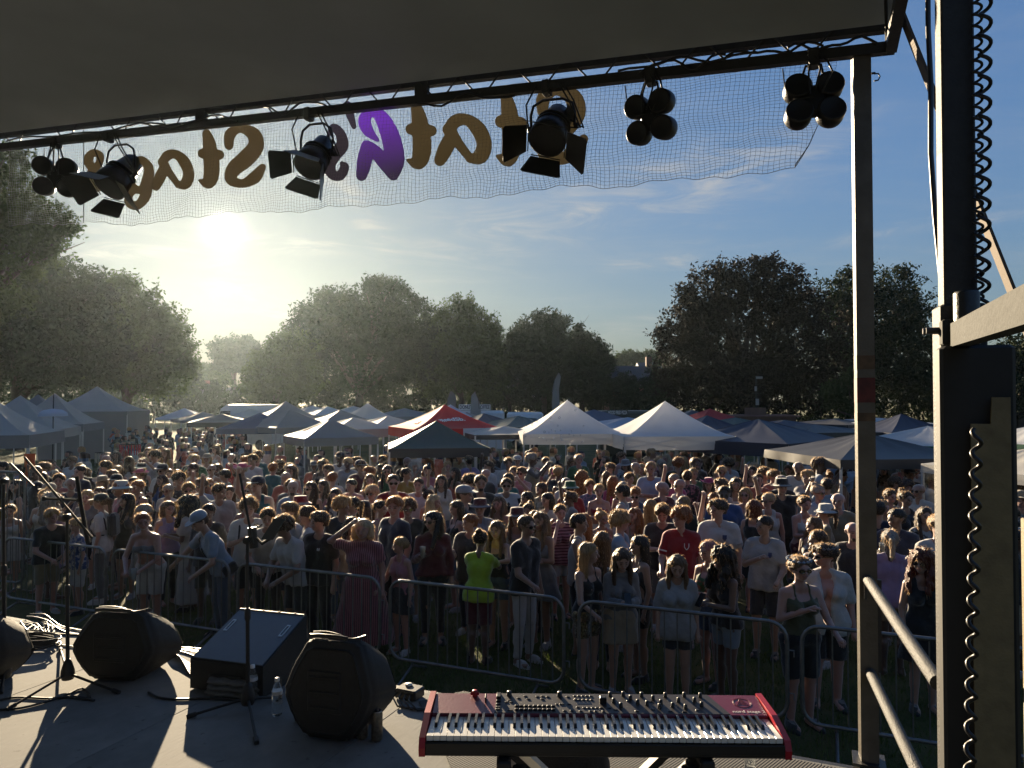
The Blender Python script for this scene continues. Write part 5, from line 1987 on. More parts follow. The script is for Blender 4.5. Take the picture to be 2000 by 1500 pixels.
# behind the red and white tents
gazebo('navy gazebo right behind the red roof', 945, 807, 30, 3.0, R(32), NAVY, NAVY, eave=2.1, curve=1.15)
gazebo('grey gazebo next to the navy one behind the red roof', 912, 805, 33, 2.8, R(20), GREY, GREY, eave=2.1, curve=1.15)
gazebo('dark green gazebo left of the white pair', 1012, 812, 29, 3.0, R(30), GREEN, GREEN, eave=2.15, curve=1.1)
gazebo('white fluted awning between the red tent and the white pair', 985, 832, 23.5, 2.4, R(14), CREAM, CHAR, eave=2.12, vd=.14, curve=1.0)
gazebo('white peak just behind the red gazebo', 880, 790, 33, 2.7, R(20), PBLUE, PBLUE, eave=2.2)
gazebo('small blue dome awning between the two white peaks', 1160, 800, 34, 3.2, R(5), BLUE, PBLUE, eave=2.2, curve=.9)
gazebo('pale low canopy between the two white peaks', 1226, 815, 29, 3.4, R(8), PBLUE, WHITE, eave=2.12, curve=.9)
gazebo('grey gazebo showing left of the far white peak', 665, 800, 33, 3.0, R(32), GREY, GREY, eave=2.1, curve=1.15)
gazebo('cream gazebo in the hazy middle below the far white peak', 690, 815, 28, 2.6, R(36), CREAM, GREY, eave=2.1, curve=1.1)
gazebo('cream gazebo left of the red roof with bright hip', 757, 812, 29.5, 2.8, R(36), CREAM, GREY, eave=2.1, curve=1.1)
gazebo('far low grey gazebo near the white van', 490, 797, 46, 3.0, R(32), CREAM, GREY, eave=2.1, curve=1.1)
gazebo('far grey gazebo right of the white van', 520, 795, 50, 3.0, R(30), CREAM, GREY, eave=2.1, curve=1.1)
gazebo('far pale gazebo among the hazy middle row', 610, 792, 50, 3.2, R(34), CREAM, GREY, eave=2.2, curve=1.1)
gazebo('far pale gazebo left of the grey central one', 640, 794, 47, 3.0, R(34), WHITE, GREY, eave=2.2, curve=1.1)
gazebo('far pale gazebo close under the dome tree', 690, 793, 52, 3.2, R(34), CREAM, GREY, eave=2.2, curve=1.1)
gazebo('far grey gazebo behind the cream one by the red roof', 790, 797, 44, 3.2, R(30), GREY, GREY, eave=2.2, curve=1.1)

# print on the red gazebo
wp = mat('banner_print_white', (.78, .76, .74), .6, 0, 0)
rpnt = mat('banner_print_brown', (.22, .06, .03), .6, 0, 0)
wpan = cloth('gazebo_white_panel', (.62, .62, .64), .3)
zE = 2.25
tx_ = text_mesh('edSb.', .30, .001, .008, 'roof_lettering')
rl = red.location


def on_roof(o, side, gx, f, lift=.02, zpk=PY(868, 790, 25.0).z, a=1.55):
    """lay a flat print on the roof side (0 front,1 right,3 left) at across gx, fraction f down from the peak"""
    ns = [Vector((0, -1, 0)), Vector((1, 0, 0)), Vector((0, 1, 0)), Vector((-1, 0, 0))][side]
    tn = Vector((0, 0, 1)).cross(ns) * 1.0
    fz = lambda q: zpk - (zpk - zE) * (1 - (1 - q) ** 1.35)
    p = ns * (a * f) + tn * gx
    p.z = fz(f) - .04
    down = (ns * (a * .2) + Vector((0, 0, fz(min(1, f + .1)) - fz(max(0, f - .1))))).normalized()
    n_ = tn.cross(-down).normalized()
    M = Matrix((tn, -down, n_)).transposed().to_4x4()
    o.matrix_basis = Matrix.Translation(p + n_ * lift) @ M


o = link('roof_lettering', tx_, wp, red)
on_roof(o, 0, .12, .52, .045)
mb = MB()
for k in range(7):
    an = R(200 + k * 23)
    mb.box((.12 * math.cos(an), .12 * math.sin(an), 0), (.14, .032, .002), Matrix.Rotation(an, 3, 'Z'))
sh_me = mb.mesh('shell_emblem')
o = link('shell_emblem', sh_me, wp, red)
on_roof(o, 0, -.32, .50, .045)
o = link('roof_lettering', tx_, wp, red)
on_roof(o, 3, 0, .62, .045)
# white corner panel with print on the valance
V, F = [], []
for i in range(9):
    g_ = i / 8
    x = .10 + 1.45 * g_
    V += [(x, -1.55 - .035 - .005 * math.sin(i), zE + .01), (x, -1.55 - .045 - .01 * math.sin(i * 2), zE - .36)]
for i in range(8):
    F.append((2 * i, 2 * i + 1, 2 * i + 3, 2 * i + 2))
link('white_panel', fast_mesh('white_panel', V, F, True), wpan, red)
o = link('valance_lettering', text_mesh('edSb.', .30, .001, .006, 'valance_lettering'), rpnt, red)
o.matrix_basis = Matrix.Translation((.96, -1.62, zE - .18)) @ Matrix.Rotation(R(90), 4, 'X')
o = link('shell_emblem', sh_me, rpnt, red)
o.matrix_basis = Matrix.Translation((.47, -1.62, zE - .14)) @ Matrix.Rotation(R(90), 4, 'X')

# ------------------------------------------------------------------ food trailers, van, flags, signs
van_w = mat('van_white', (.62, .63, .64), .3, 0, .04, 3, coat=.4)
tyre = mat('tyre', (.02, .02, .02), .8, 0, .1, 10)
dark_p = mat('dark_trailer_paint', (.03, .045, .035), .4, 0, .1, 3)


def trailer(label, px0, px1, py_top, Y, paint, sign=None, sign_paint=None, sign_ink=None, sign_px=None, name='food_trailer'):
    a_, b_ = PY(px0, py_top, Y), PY(px1, py_top, Y)
    w, h = b_.x - a_.x, a_.z
    c = Vector(((a_.x + b_.x) / 2, Y, 0))
    t_ = thing(name, label, 'food trailer', c)
    MB().box((0, 0, (h + .45) / 2), (w, 2.1, h - .45), None, .12).build('body', paint, t_)
    MB().box((0, -1.07, h * .62), (w * .6, .03, .8)).build('serving_hatch', mat('hatch_dark', (.03, .03, .03), .5, 0, 0), t_)
    MB().box((0, -1.35, h * .62 + .5), (w * .62, .6, .04), Matrix.Rotation(R(-14), 3, 'X')).build('hatch_door', paint, t_)
    for sx in (-.55, .55):
        wh = MB().lathe([(.0, -.1), (.3, -.1), (.33, -.05), (.33, .05), (.3, .1), (.0, .1)], (sx, -.95, .33), 16, Matrix.Rotation(R(90), 3, 'X')).build('wheel', tyre, t_)
        MB().lathe([(.0, .105), (.17, .105), (.19, .09)], (sx, -.95, .33), 12, Matrix.Rotation(R(90), 3, 'X')).build('rim', steel_bare, wh)
    if sign:
        sa, sb = PY(sign_px[0], sign_px[1], Y - 1.15), PY(sign_px[2], sign_px[3], Y - 1.15)
        sw, shh = sb.x - sa.x, sa.z - sb.z
        sc_ = Vector(((sa.x + sb.x) / 2, Y - 1.15, (sa.z + sb.z) / 2)) - c
        sg = MB().box(sc_, (sw, .06, shh), None, .01).build('sign_board', sign_paint, t_)
        me = text_mesh(sign, shh * .95, .004, .008, 'sign_lettering')
        o_ = link('sign_lettering', me, sign_ink, sg)
        xs = [v.co.x for v in me.vertices]
        f_ = min(1.0, sw * .94 / (max(xs) - min(xs)))
        o_.matrix_basis = Matrix.Translation(sc_ + Vector((0, -.036, 0))) @ Matrix.Rotation(R(90), 4, 'X') @ Matrix.Diagonal((f_, 1, 1, 1))
    return t_


trailer('white food trailer under the DONUTS & COFFEE sign', 862, 985, 802, 40, van_w, 'DONUTS & COFFEE', mat('sign_white', (.72, .72, .72), .5, 0, 0), mat('sign_ink', (.05, .05, .06), .5, 0, 0), (896, 790, 958, 801))
trailer('dark food trailer lettered WOOD FIRED PIZZA between the white peaks', 1168, 1280, 802, 36, dark_p, 'WOOD FIRED PIZZA', dark_p, mat('sign_pale', (.5, .5, .48), .5, 0, 0), (1186, 801, 1226, 811))
trailer('long pale trailer roof behind the dark green gazebo', 990, 1060, 805, 48, van_w)

vp = PY(468, 805, 47)
vn = thing('parked_van', 'white high roofed van parked at the far side of the field', 'van', (vp.x, 47, 0), R(-8))
zv = PY(468, 790, 47).z
P = [Vector((-1.5, 0, .4)), Vector((-1.55, 0, 1.1)), Vector((-1.15, 0, 1.35)), Vector((-.75, 0, zv - .25)), Vector((-.35, 0, zv)), Vector((2.6, 0, zv)), Vector((2.7, 0, .4))]
MB().prism(P, (0, -.95, 0), (0, .95, 0)).build('body', van_w, vn)
MB().prism([Vector((-1.1, 0, 1.38)), Vector((-.76, 0, zv - .4)), Vector((-.1, 0, zv - .4)), Vector((-.1, 0, 1.38))], (0, -.965, 0), (0, -.955, 0)).build('window', glassm, vn)
for x in (-.8, 1.9):
    wh = MB().lathe([(.0, -.11), (.31, -.11), (.34, -.05), (.34, .05), (.31, .11), (.0, .11)], (x, -.9, .34), 16, Matrix.Rotation(R(90), 3, 'X')).build('wheel', tyre, vn)
    MB().lathe([(.0, .115), (.18, .115), (.2, .1)], (x, -.9, .34), 12, Matrix.Rotation(R(90), 3, 'X')).build('rim', steel_bare, wh)
MB().box((-1.53, -.7, .95), (.06, .28, .2)).build('headlight', glassm, vn)


def flag(label, px, py0, py1, Y, lean, m):
    b_, t__ = PY(px, py1, Y), PY(px, py0, Y)
    f_ = thing('feather_flag', label, 'feather flag', (b_.x, Y, 0), R(20), 'feather flags behind the market')
    H = t__.z
    MB().tube([(0, 0, 0), (.0, 0, H * .6), (lean * .4, 0, H * .9), (lean, 0, H)], [.025, .022, .015, .008], 6).build('flag_pole', steel_bare, f_)
    V, F = [], []
    for i in range(13):
        s_ = i / 12
        z = H * (.35 + .65 * s_)
        xp = lean * max(0, (s_ - .55) / .45) ** 2
        w = .55 * math.sqrt(max(0, 1 - s_ ** 4)) + .02
        for j in range(4):
            V.append((xp + .02 + w * j / 3 * (1 if lean > 0 else -1), .05 * math.sin(s_ * 9 + j), z))
    for i in range(12):
        for j in range(3):
            a_ = i * 4 + j
            F.append((a_, a_ + 1, a_ + 5, a_ + 4))
    link('flag_cloth', fast_mesh('flag_cloth', V, F, True), m, f_)


flag('grey feather flag right above the red gazebo peak', 871, 764, 795, 39, .25, cloth('flag_grey', (.12, .13, .14), .3))
flag('pale feather flag leaning beside the DONUTS & COFFEE sign', 938, 765, 800, 38, -.3, cloth('flag_white', (.22, .23, .24), .3))
flag('large pale sail flag among the dark conifers', 1078, 728, 770, 52, .5, cloth('flag_pale', (.16, .18, .19), .2))

# stall goods on the left
for (x, y, Y, c_, lab) in ((254, 868, 24.5, (.45, .03, .05), 'hanging rack of bright red bead strings among the left crowd'), (207, 884, 23.0, (.34, .33, .27), 'hanging rack of pale bead strings beside the red one')):
    p = PY(x, y, Y)
    r_ = thing('bead_rack', lab, 'bead rack', (p.x, Y, 0), 0, 'racks of hanging beads')
    H = p.z
    MB().tube([(0, 0, 0), (0, 0, H)], .02, 6).build('stand_pole', steel_grey, r_)
    ring = [(.33 * math.cos(k * .524), .2 * math.sin(k * .524), H) for k in range(13)]
    MB().tube(ring, .012, 5).build('hanging_ring', steel_grey, r_)
    bm_ = mat('beads_' + ('red' if c_[0] > .4 else 'pale'), c_, .22, 0, .2, 30)
    rg = random.Random(int(x))
    for k in range(22):
        an = k * 2 * math.pi / 22
        L = rg.uniform(.28, .42)
        pts, rad = [], []
        for i in range(15):
            pts.append((.33 * math.cos(an), .2 * math.sin(an), H - L * i / 14))
            rad.append(.016 if i % 2 else .007)
        MB().tube(pts, rad, 6).build('bead_string', bm_, r_)
ob = PY(58, 905, 17.5)
bn = thing('orange_banner', 'tall narrow orange banner under the white gazebo at the left edge', 'banner stand', (ob.x, ob.y, 0), R(8))
MB().box((0, 0, 1.15), (.24, .02, 1.5), None, .004).build('banner_cloth', mat('orange_cloth', (.55, .10, .015), .6, 0, .1, 4, trans=.3), bn)
MB().tube([(0, .02, 0), (0, .02, 1.95)], .012, 6).build('banner_pole', steel_grey, bn)
MB().box((0, 0, .02), (.3, .25, .03)).build('base_plate', steel_grey, bn)
# gas cart / grill with canopy lamp near left gazebo (folded parasol dome)
pd = PY(104, 812, 23)
pa = thing('parasol', 'small pale dome parasol behind the sunlit corner of the left gazebo', 'parasol', (pd.x, 23, 0))
zp_ = PY(104, 798, 23).z
MB().lathe([(.0, zp_), (.25, zp_ - .04), (.38, zp_ - .12), (.42, zp_ - .24), (.40, zp_ - .24), (.36, zp_ - .13), (.24, zp_ - .06), (.0, zp_ - .02)], (0, 0, 0), 16).build('parasol_dome', PBLUE, pa)
MB().tube([(0, 0, 0), (0, 0, zp_ + .5)], .018, 6).build('parasol_pole', steel_grey, pa)

# ------------------------------------------------------------------ crowd barriers
bar_m = mat('barrier_galvanised', (.17, .175, .18), .42, .7, .25, 12, .15, 90)


def barrier(label, a_, b_, zt=1.10, zb=.20, nbar=None, group='crowd barriers before the stage'):
    a_, b_ = Vector((a_[0], a_[1], 0)), Vector((b_[0], b_[1], 0))
    t_ = thing('crowd_barrier', label, 'crowd barrier', (a_ + b_) / 2, 0, group)
    d = (b_ - a_)
    L = d.length
    d.normalize()
    rc = .16
    pts = []
    for (s_, z, k0) in ((rc, zb + rc, 180), ):
        pass
    def corner(cx, cz, a0, a1):
        return [(cx + rc * math.cos(R(a0 + (a1 - a0) * k / 5)), cz + rc * math.sin(R(a0 + (a1 - a0) * k / 5))) for k in range(6)]
    loop = corner(rc, zb + rc, 270, 180) + corner(rc, zt - rc, 180, 90) + corner(L - rc, zt - rc, 90, 0) + corner(L - rc, zb + rc, 0, -90)
    loop.append(loop[0])
    MB().tube([a_ + d * x + Vector((0, 0, z)) for x, z in loop], .0195, 8, caps=False).build('frame_tube', bar_m, None, t_)
    n_ = nbar or int(L / .125)
    bm_ = None
    for i in range(1, n_):
        p = a_ + d * (L * i / n_) - t_.location
        if bm_ is None:
            bm_ = MB().tube([(0, 0, zb), (0, 0, zt)], .0075, 6).mesh('bar')
        o = link('bar', bm_, bar_m, t_)
        o.location = p
    q = Vector((-d.y, d.x, 0))
    for s_ in (.14, .86):
        p = a_ + d * (L * s_)
        MB().tube([p - q * .32 + Vector((0, 0, .02)), p + Vector((0, 0, .15)), p + q * .32 + Vector((0, 0, .02))], .016, 6).build('foot', bar_m, None, t_)
        MB().tube([p + Vector((0, 0, .13)), p + Vector((0, 0, zb))], .016, 6).build('foot_post', bar_m, None, t_)
    for z in (.45, .85):
        p = b_ + Vector((0, 0, z))
        MB().tube([p, p + d * .06, p + d * .06 - Vector((0, 0, .06))], .007, 6).build('hook', bar_m, None, t_)
    return t_


def BL(x):
    return Vector((x, 7.98 - .415 * x, 0))


def along(x, L):
    return x + L * .9236


barrier('barrier in front of the girls in sequin shorts and grey cardigan', BL(.70), BL(2.58))
barrier('dim barrier in the middle beside the big monitor', BL(-1.42), BL(.545))
barrier('barrier with the pink striped dress behind its right end', BL(-3.52), BL(-1.55))
barrier('barrier under the outstretched arm of the capped young man', BL(-5.60), BL(-3.65))
barrier('sloping barrier behind the left microphone stand', BL(-7.72), BL(-5.72))
barrier('barrier disappearing behind the corner post', BL(2.70), BL(4.62))
barrier('barrier seen between mast and frame edge', BL(4.76), BL(6.6))
q = PY(6, 918, 12)
barrier('tall barrier on its own at the left frame edge', (PY(-60, 918, 12.2).x, 12.2), (PY(49, 918, 11.8).x, 11.8), zt=2.02, zb=.25, group=None)
for k, (x0, x1, Y) in enumerate(((1265, 1345, 19.0), (1352, 1400, 18.6))):
    barrier(('far barrier below the right white gazebo, left half', 'far barrier below the right white gazebo, right half')[k], (PY(x0, 915, Y).x, Y), (PY(x1, 915, Y).x, Y), nbar=9, group='barriers under the white gazebo')

# soap bubbles drifting before the white gazebos
bub = mat('soap_bubble', (.95, .97, 1.0), .03, 0, 0, transmission=.0, alpha=1)
nt = bub.node_tree
nd, lk = nt.nodes, nt.links
lw = nd.new('ShaderNodeLayerWeight')
lw.inputs[0].default_value = .35
tr = nd.new('ShaderNodeBsdfTransparent')
gl_ = nd.new('ShaderNodeBsdfGlossy')
gl_.inputs['Roughness'].default_value = .05
mx = nd.new('ShaderNodeMixShader')
lk.new(lw.outputs['Facing'], mx.inputs[0])
lk.new(tr.outputs[0], mx.inputs[1])
lk.new(gl_.outputs[0], mx.inputs[2])
lk.new(mx.outputs[0], nd['Material Output'].inputs['Surface'])
bm = bmesh.new()
bmesh.ops.create_icosphere(bm, subdivisions=2, radius=.028)
for f in bm.faces:
    f.smooth = True
bme = bpy.data.meshes.new('soap_bubble')
bm.to_mesh(bme)
bm.free()
rg = random.Random(5)
bub2 = 'tiny soap bubble floating in the air before the left white gazebo'
for k in range(64):
    if k < 40:
        x, y = rg.gauss(1075, 30), rg.gauss(850, 18)
    else:
        x, y = rg.gauss(1035, 35), rg.uniform(740, 840)
    o = link('soap_bubble', bme, bub)
    o.location = PY(x, y, rg.uniform(16.5, 20))
    o.scale = (rg.uniform(.5, 1.1),) * 3
    tag(o, bub2, 'bubble', 'soap bubbles over the crowd')
# ------------------------------------------------------------------ people: one continuous body surface each, grown from a posed skeleton
class Field:
    """signed distance on a grid, prims smoothly joined"""

    def __init__(s, xs, ys, zs):
        s.xs, s.ys, s.zs = np.asarray(xs), np.asarray(ys), np.asarray(zs)
        s.D = np.full((len(xs), len(ys), len(zs)), .5)

    def cone(s, a, b, ra, rb, k=.02, sc=(1, 1, 1)):
        a, b = np.asarray(a, float), np.asarray(b, float)
        r = max(ra, rb) * max(1, *sc) + k * 1.5 + .03
        lo, hi = np.minimum(a, b) - r, np.maximum(a, b) + r
        i0, i1 = np.searchsorted(s.xs, lo[0]), np.searchsorted(s.xs, hi[0])
        j0, j1 = np.searchsorted(s.ys, lo[1]), np.searchsorted(s.ys, hi[1])
        k0, k1 = np.searchsorted(s.zs, lo[2]), np.searchsorted(s.zs, hi[2])
        if i0 >= i1 or j0 >= j1 or k0 >= k1:
            return s
        X, Y, Z = s.xs[i0:i1, None, None], s.ys[None, j0:j1, None], s.zs[None, None, k0:k1]
        d = b - a
        L2 = max((d * d).sum(), 1e-9)
        px, py, pz = X - a[0], Y - a[1], Z - a[2]
        t = np.clip((px * d[0] + py * d[1] + pz * d[2]) / L2, 0, 1)
        dist = np.sqrt(((px - t * d[0]) / sc[0]) ** 2 + ((py - t * d[1]) / sc[1]) ** 2 + ((pz - t * d[2]) / sc[2]) ** 2) * min(sc) - (ra + (rb - ra) * t) * min(sc)
        S = s.D[i0:i1, j0:j1, k0:k1]
        if k > 0:
            h = np.clip(.5 + .5 * (S - dist) / k, 0, 1)
            S[...] = S + (dist - S) * h - k * h * (1 - h)
        else:
            S[...] = np.minimum(S, dist)
        return s

    def cut(s, f):
        """keep only where f(X,Y,Z) < 0"""
        s.D = np.maximum(s.D, f(s.xs[:, None, None], s.ys[None, :, None], s.zs[None, None, :]))
        return s

    def wob(s, amp, fr, ph=0.0, vert=.5):
        X, Y, Z = s.xs[:, None, None], s.ys[None, :, None], s.zs[None, None, :]
        s.D = s.D + amp * (np.sin(fr * X + 2.1 * np.sin(fr * .37 * Z + ph)) * np.sin(fr * Y + ph) + .6 * np.sin(fr * 1.7 * (X + Y) + fr * vert * Z + ph * 2) + .4 * np.sin(fr * 2.3 * Z * vert + fr * 1.1 * X))
        return s

    def mesh(s):
        return nets(s.xs, s.ys, s.zs, s.D)


PIV = .95


def pose_def(kind, sx):
    """elbow and wrist of the arm on side sx (+1/-1) before leaning"""
    d = {'down': ((.235, .02, 1.12), (.245, -.06, .87)),
         'hip': ((.335, .07, 1.16), (.175, -.08, 1.02)),
         'cross': ((.225, -.05, 1.14), (-.07, -.20, 1.17)),
         'drink': ((.225, -.06, 1.13), (.13, -.26, 1.24)),
         'phone': ((.205, -.07, 1.13), (.055, -.27, 1.19)),
         'up': ((.29, -.05, 1.56), (.27, -.10, 1.83)),
         'wide': ((.36, -.04, 1.47), (.43, -.10, 1.72)),
         'head': ((.35, -.12, 1.52), (.10, -.13, 1.735)),
         'chest': ((.24, -.03, 1.14), (.03, -.17, 1.26)),
         'rail': ((.255, -.15, 1.14), (.10, -.36, 1.06)),
         'rail1': ((.24, -.10, 1.12), (.21, -.30, 1.03)),
         'reach': ((.36, -.20, 1.26), (.56, -.40, 1.12)),
         'hug': ((.24, -.2, 1.28), (.06, -.36, 1.30)),
         'film': ((.25, -.14, 1.30), (.10, -.30, 1.52))}
    e, w = d[kind]
    return (e[0] * sx, e[1], e[2]), (w[0] * sx, w[1], w[2])


POSES = {'stand': ('down', 'down', 0), 'hip': ('hip', 'down', 0), 'cross': ('cross', 'cross', 0), 'drink': ('drink', 'down', 0), 'phone': ('phone', 'phone', 5), 'wave': ('up', 'down', 0), 'cheer': ('wide', 'wide', 0), 'shade': ('head', 'down', 3), 'chest': ('chest', 'rail1', 0), 'lean': ('rail', 'rail', 16), 'reach': ('reach', 'rail', 24), 'hug': ('hug', 'hug', 8), 'film': ('film', 'film', -2), 'rail1': ('rail1', 'down', 3), 'hips2': ('hip', 'hip', 0)}


def lean_m(lean):
    return Matrix.Translation((0, 0, PIV)) @ Matrix.Rotation(R(lean), 4, 'X') @ Matrix.Translation((0, 0, -PIV))


def head_m(lean, yaw, pitch):
    return lean_m(lean) @ Matrix.Translation((0, .01, 1.50)) @ Matrix.Rotation(R(yaw), 4, 'Z') @ Matrix.Rotation(R(pitch - lean * .6), 4, 'X') @ Matrix.Translation((0, -.01, -1.50))


def skeleton(sex, pose, yaw, pitch):
    aR, aL, lean = POSES[pose]
    f = sex == 'f'
    W = .158 if f else .182
    LM, HM = lean_m(lean), head_m(lean, yaw, pitch)
    T = lambda p: tuple(LM @ Vector(p))
    H = lambda p: tuple(HM @ Vector(p))
    I = lambda p: p
    G = {'torso': [], 'neck': [], 'head': [], 'arm': [], 'leg': [], 'foot': [], 'hand': []}
    g = G['torso']
    for s in (-1, 1):
        if f:
            ch = [((s * (W - .045), .01, 1.395), .052), ((s * .068, .005, 1.27), .094), ((s * .048, .005, 1.09), .084)]
        else:
            ch = [((s * (W - .05), .005, 1.40), .064), ((s * .085, .0, 1.27), .112), ((s * .064, .0, 1.09), .108)]
        for (p, r), (q, r2) in zip(ch, ch[1:]):
            g.append((T(p), T(q), r, r2, .03))
        hp = ((s * .085, .012, .93), .118) if f else ((s * .078, .008, .94), .112)
        g.append((T(ch[2][0]), I(hp[0]), ch[2][1], hp[1], .03))
        if f:
            g.append((T((s * .075, -.075, 1.262)), T((s * .075, -.085, 1.25)), .058, .056, .03))
        g.append((T((s * .03, .012, 1.45)), T(ch[0][0]), .046, ch[0][1], .03))
    for z, r in ((1.30, .10 if not f else .085), (1.1, .098 if not f else .08)):
        g.append((T((-.05, 0, z)), T((.05, 0, z)), r, r, .03))
    g.append(((-.05, .015, .93), (.05, .015, .93), .112, .112, .03))
    G['neck'].append((T((0, .012, 1.42)), H((0, .004, 1.57)), .056 if not f else .048, .05 if not f else .043, .025))
    h = G['head']
    h.append((H((0, .022, 1.668)), H((0, -.008, 1.672)), .089, .083, .0))
    h.append((H((0, -.024, 1.64)), H((0, -.03, 1.60)), .070, .060, .03))
    jw = .056 if not f else .050
    h.append((H((0, -.03, 1.595)), H((0, -.062, 1.563)), jw, .026 if f else .031, .03))
    h.append((H((-.03, -.088, 1.652)), H((.03, -.088, 1.652)), .013, .013, .015))
    h.append((H((0, -.097, 1.645)), H((0, -.116, 1.612)), .009, .0135, .010))
    for s in (-1, 1):
        h.append((H((s * .038, -.07, 1.615)), H((s * .04, -.066, 1.61)), .022, .022, .02))
        h.append((H((s * .083, .012, 1.63)), H((s * .087, .018, 1.655)), .013, .016, .006))
    h.append((H((-.016, -.094, 1.584)), H((.016, -.094, 1.584)), .009, .009, .008))
    arms = []
    for s, kd in ((-1, aR), (1, aL)):
        e, w = pose_def(kd, s)
        if f:
            e = (e[0] - s * .022, e[1], e[2])
            w = (w[0] - s * (.02 if abs(w[0]) > .15 else 0), w[1], w[2])
        S_ = (s * W, .008, 1.40)
        S_, e, w = T(S_), T(e), T(w)
        k = .86 if f else 1.0
        G['arm'].append((S_, e, .054 * k, .041 * k, .025))
        G['arm'].append((e, w, .041 * k, .028 * k, .015))
        arms.append((S_, e, w, s, k))
        d = (Vector(w) - Vector(e)).normalized()
        pa = Vector(w) + d * .075
        G['hand'].append((w, tuple(pa), .026 * k, .031 * k, .012))
        G['hand'].append((tuple(Vector(w) + d * .04), tuple(pa + d * .01), .028 * k, .024 * k, .01))
    st = .1 if not f else .085
    for s in (-1, 1):
        kx = s * st * 1.05
        G['leg'].append(((s * .088, .01, .90), (kx, -.015, .49), .098 if f else .092, .057, .03))
        G['leg'].append(((kx, -.012, .49), (s * st * 1.1, .02, .09), .055, .037, .02))
        G['leg'].append(((kx, .018, .38), (s * st * 1.08, .024, .27), .052, .044, .02))
        G['foot'].append(((s * st * 1.1, .035, .042), (s * st * 1.3, -.135, .028), .040, .032, .015))
    return G, arms, LM, HM


def axis_grid(lo, hi, fine_lo, fine_hi, fine, coarse):
    a = list(np.arange(fine_lo, lo - coarse, -coarse)[1:][::-1]) if lo < fine_lo else []
    b = list(np.arange(fine_lo, fine_hi, fine))
    c = list(np.arange(b[-1] + coarse, hi + coarse, coarse))
    return np.array(a + b + c)


SK, BODY, GARM, HAIRM = {}, {}, {}, {}


def skel(sex, pose, yaw, pitch):
    k = (sex, pose, yaw, pitch)
    if k not in SK:
        SK[k] = skeleton(*k)
    return SK[k]


def finger_tubes(V, F, arms):
    for (S_, e, w, s, k) in arms:
        e, w = Vector(e), Vector(w)
        d = (w - e).normalized()
        up = Vector((0, 0, 1)) if abs(d.z) < .8 else Vector((0, -1, 0))
        n = d.cross(up).normalized()       # across the knuckles
        b = n.cross(d).normalized()
        base = w + d * .082
        for i, (o, L) in enumerate(((-.026, .062), (-.009, .072), (.009, .068), (.025, .053))):
            p0 = base + n * (o * k)
            p1 = p0 + (d * .8 - b * .35 + n * o * 1.5).normalized() * (L * .45 * k)
            p2 = p1 + (d * .45 - b * .8).normalized() * (L * .4 * k)
            tube_np(V, F, [p0 - d * .02, p1, p2], [.0088 * k, .0082 * k, .006 * k])
        th = w + d * .03 - n * (s * .026 * k)
        tube_np(V, F, [th, th - n * (s * .022) + d * .025 - b * .012, th - n * (s * .022) + d * .052 - b * .024], [.011 * k, .0098 * k, .007 * k])


def tube_np(V, F, pts, rad, n=5):
    o = len(V)
    for i, p in enumerate(pts):
        d = (pts[min(i + 1, len(pts) - 1)] - pts[max(i - 1, 0)]).normalized()
        a = d.cross(Vector((.3, .5, .8))).normalized()
        b = d.cross(a)
        for q in range(n):
            t = 2 * math.pi * q / n
            V.append(tuple(p + (a * math.cos(t) + b * math.sin(t)) * rad[i]))
    for i in range(len(pts) - 1):
        for q in range(n):
            q2 = (q + 1) % n
            F.append((o + i * n + q, o + i * n + q2, o + (i + 1) * n + q2, o + (i + 1) * n + q))
    V.append(tuple(pts[-1] + (pts[-1] - pts[-2]).normalized() * rad[-1]))
    t_ = len(V) - 1
    m = o + (len(pts) - 1) * n
    for q in range(n):
        F.append((m + q, m + (q + 1) % n, t_, t_))


def grid_for(P, fine_c, fr=.012, cr=.0165):
    pts = np.array([p for q in P for p in (q[0], q[1])])
    rr = np.array([max(q[2], q[3]) for q in P for _ in (0, 1)])[:, None]
    lo, hi = (pts - rr).min(0) - .035, (pts + rr).max(0) + .035
    out = []
    for ax in range(3):
        if fine_c is None:
            out.append(np.arange(lo[ax], hi[ax] + cr, cr))
        else:
            out.append(axis_grid(lo[ax], hi[ax], fine_c[ax] - .125, fine_c[ax] + .125, fr, cr))
    return out


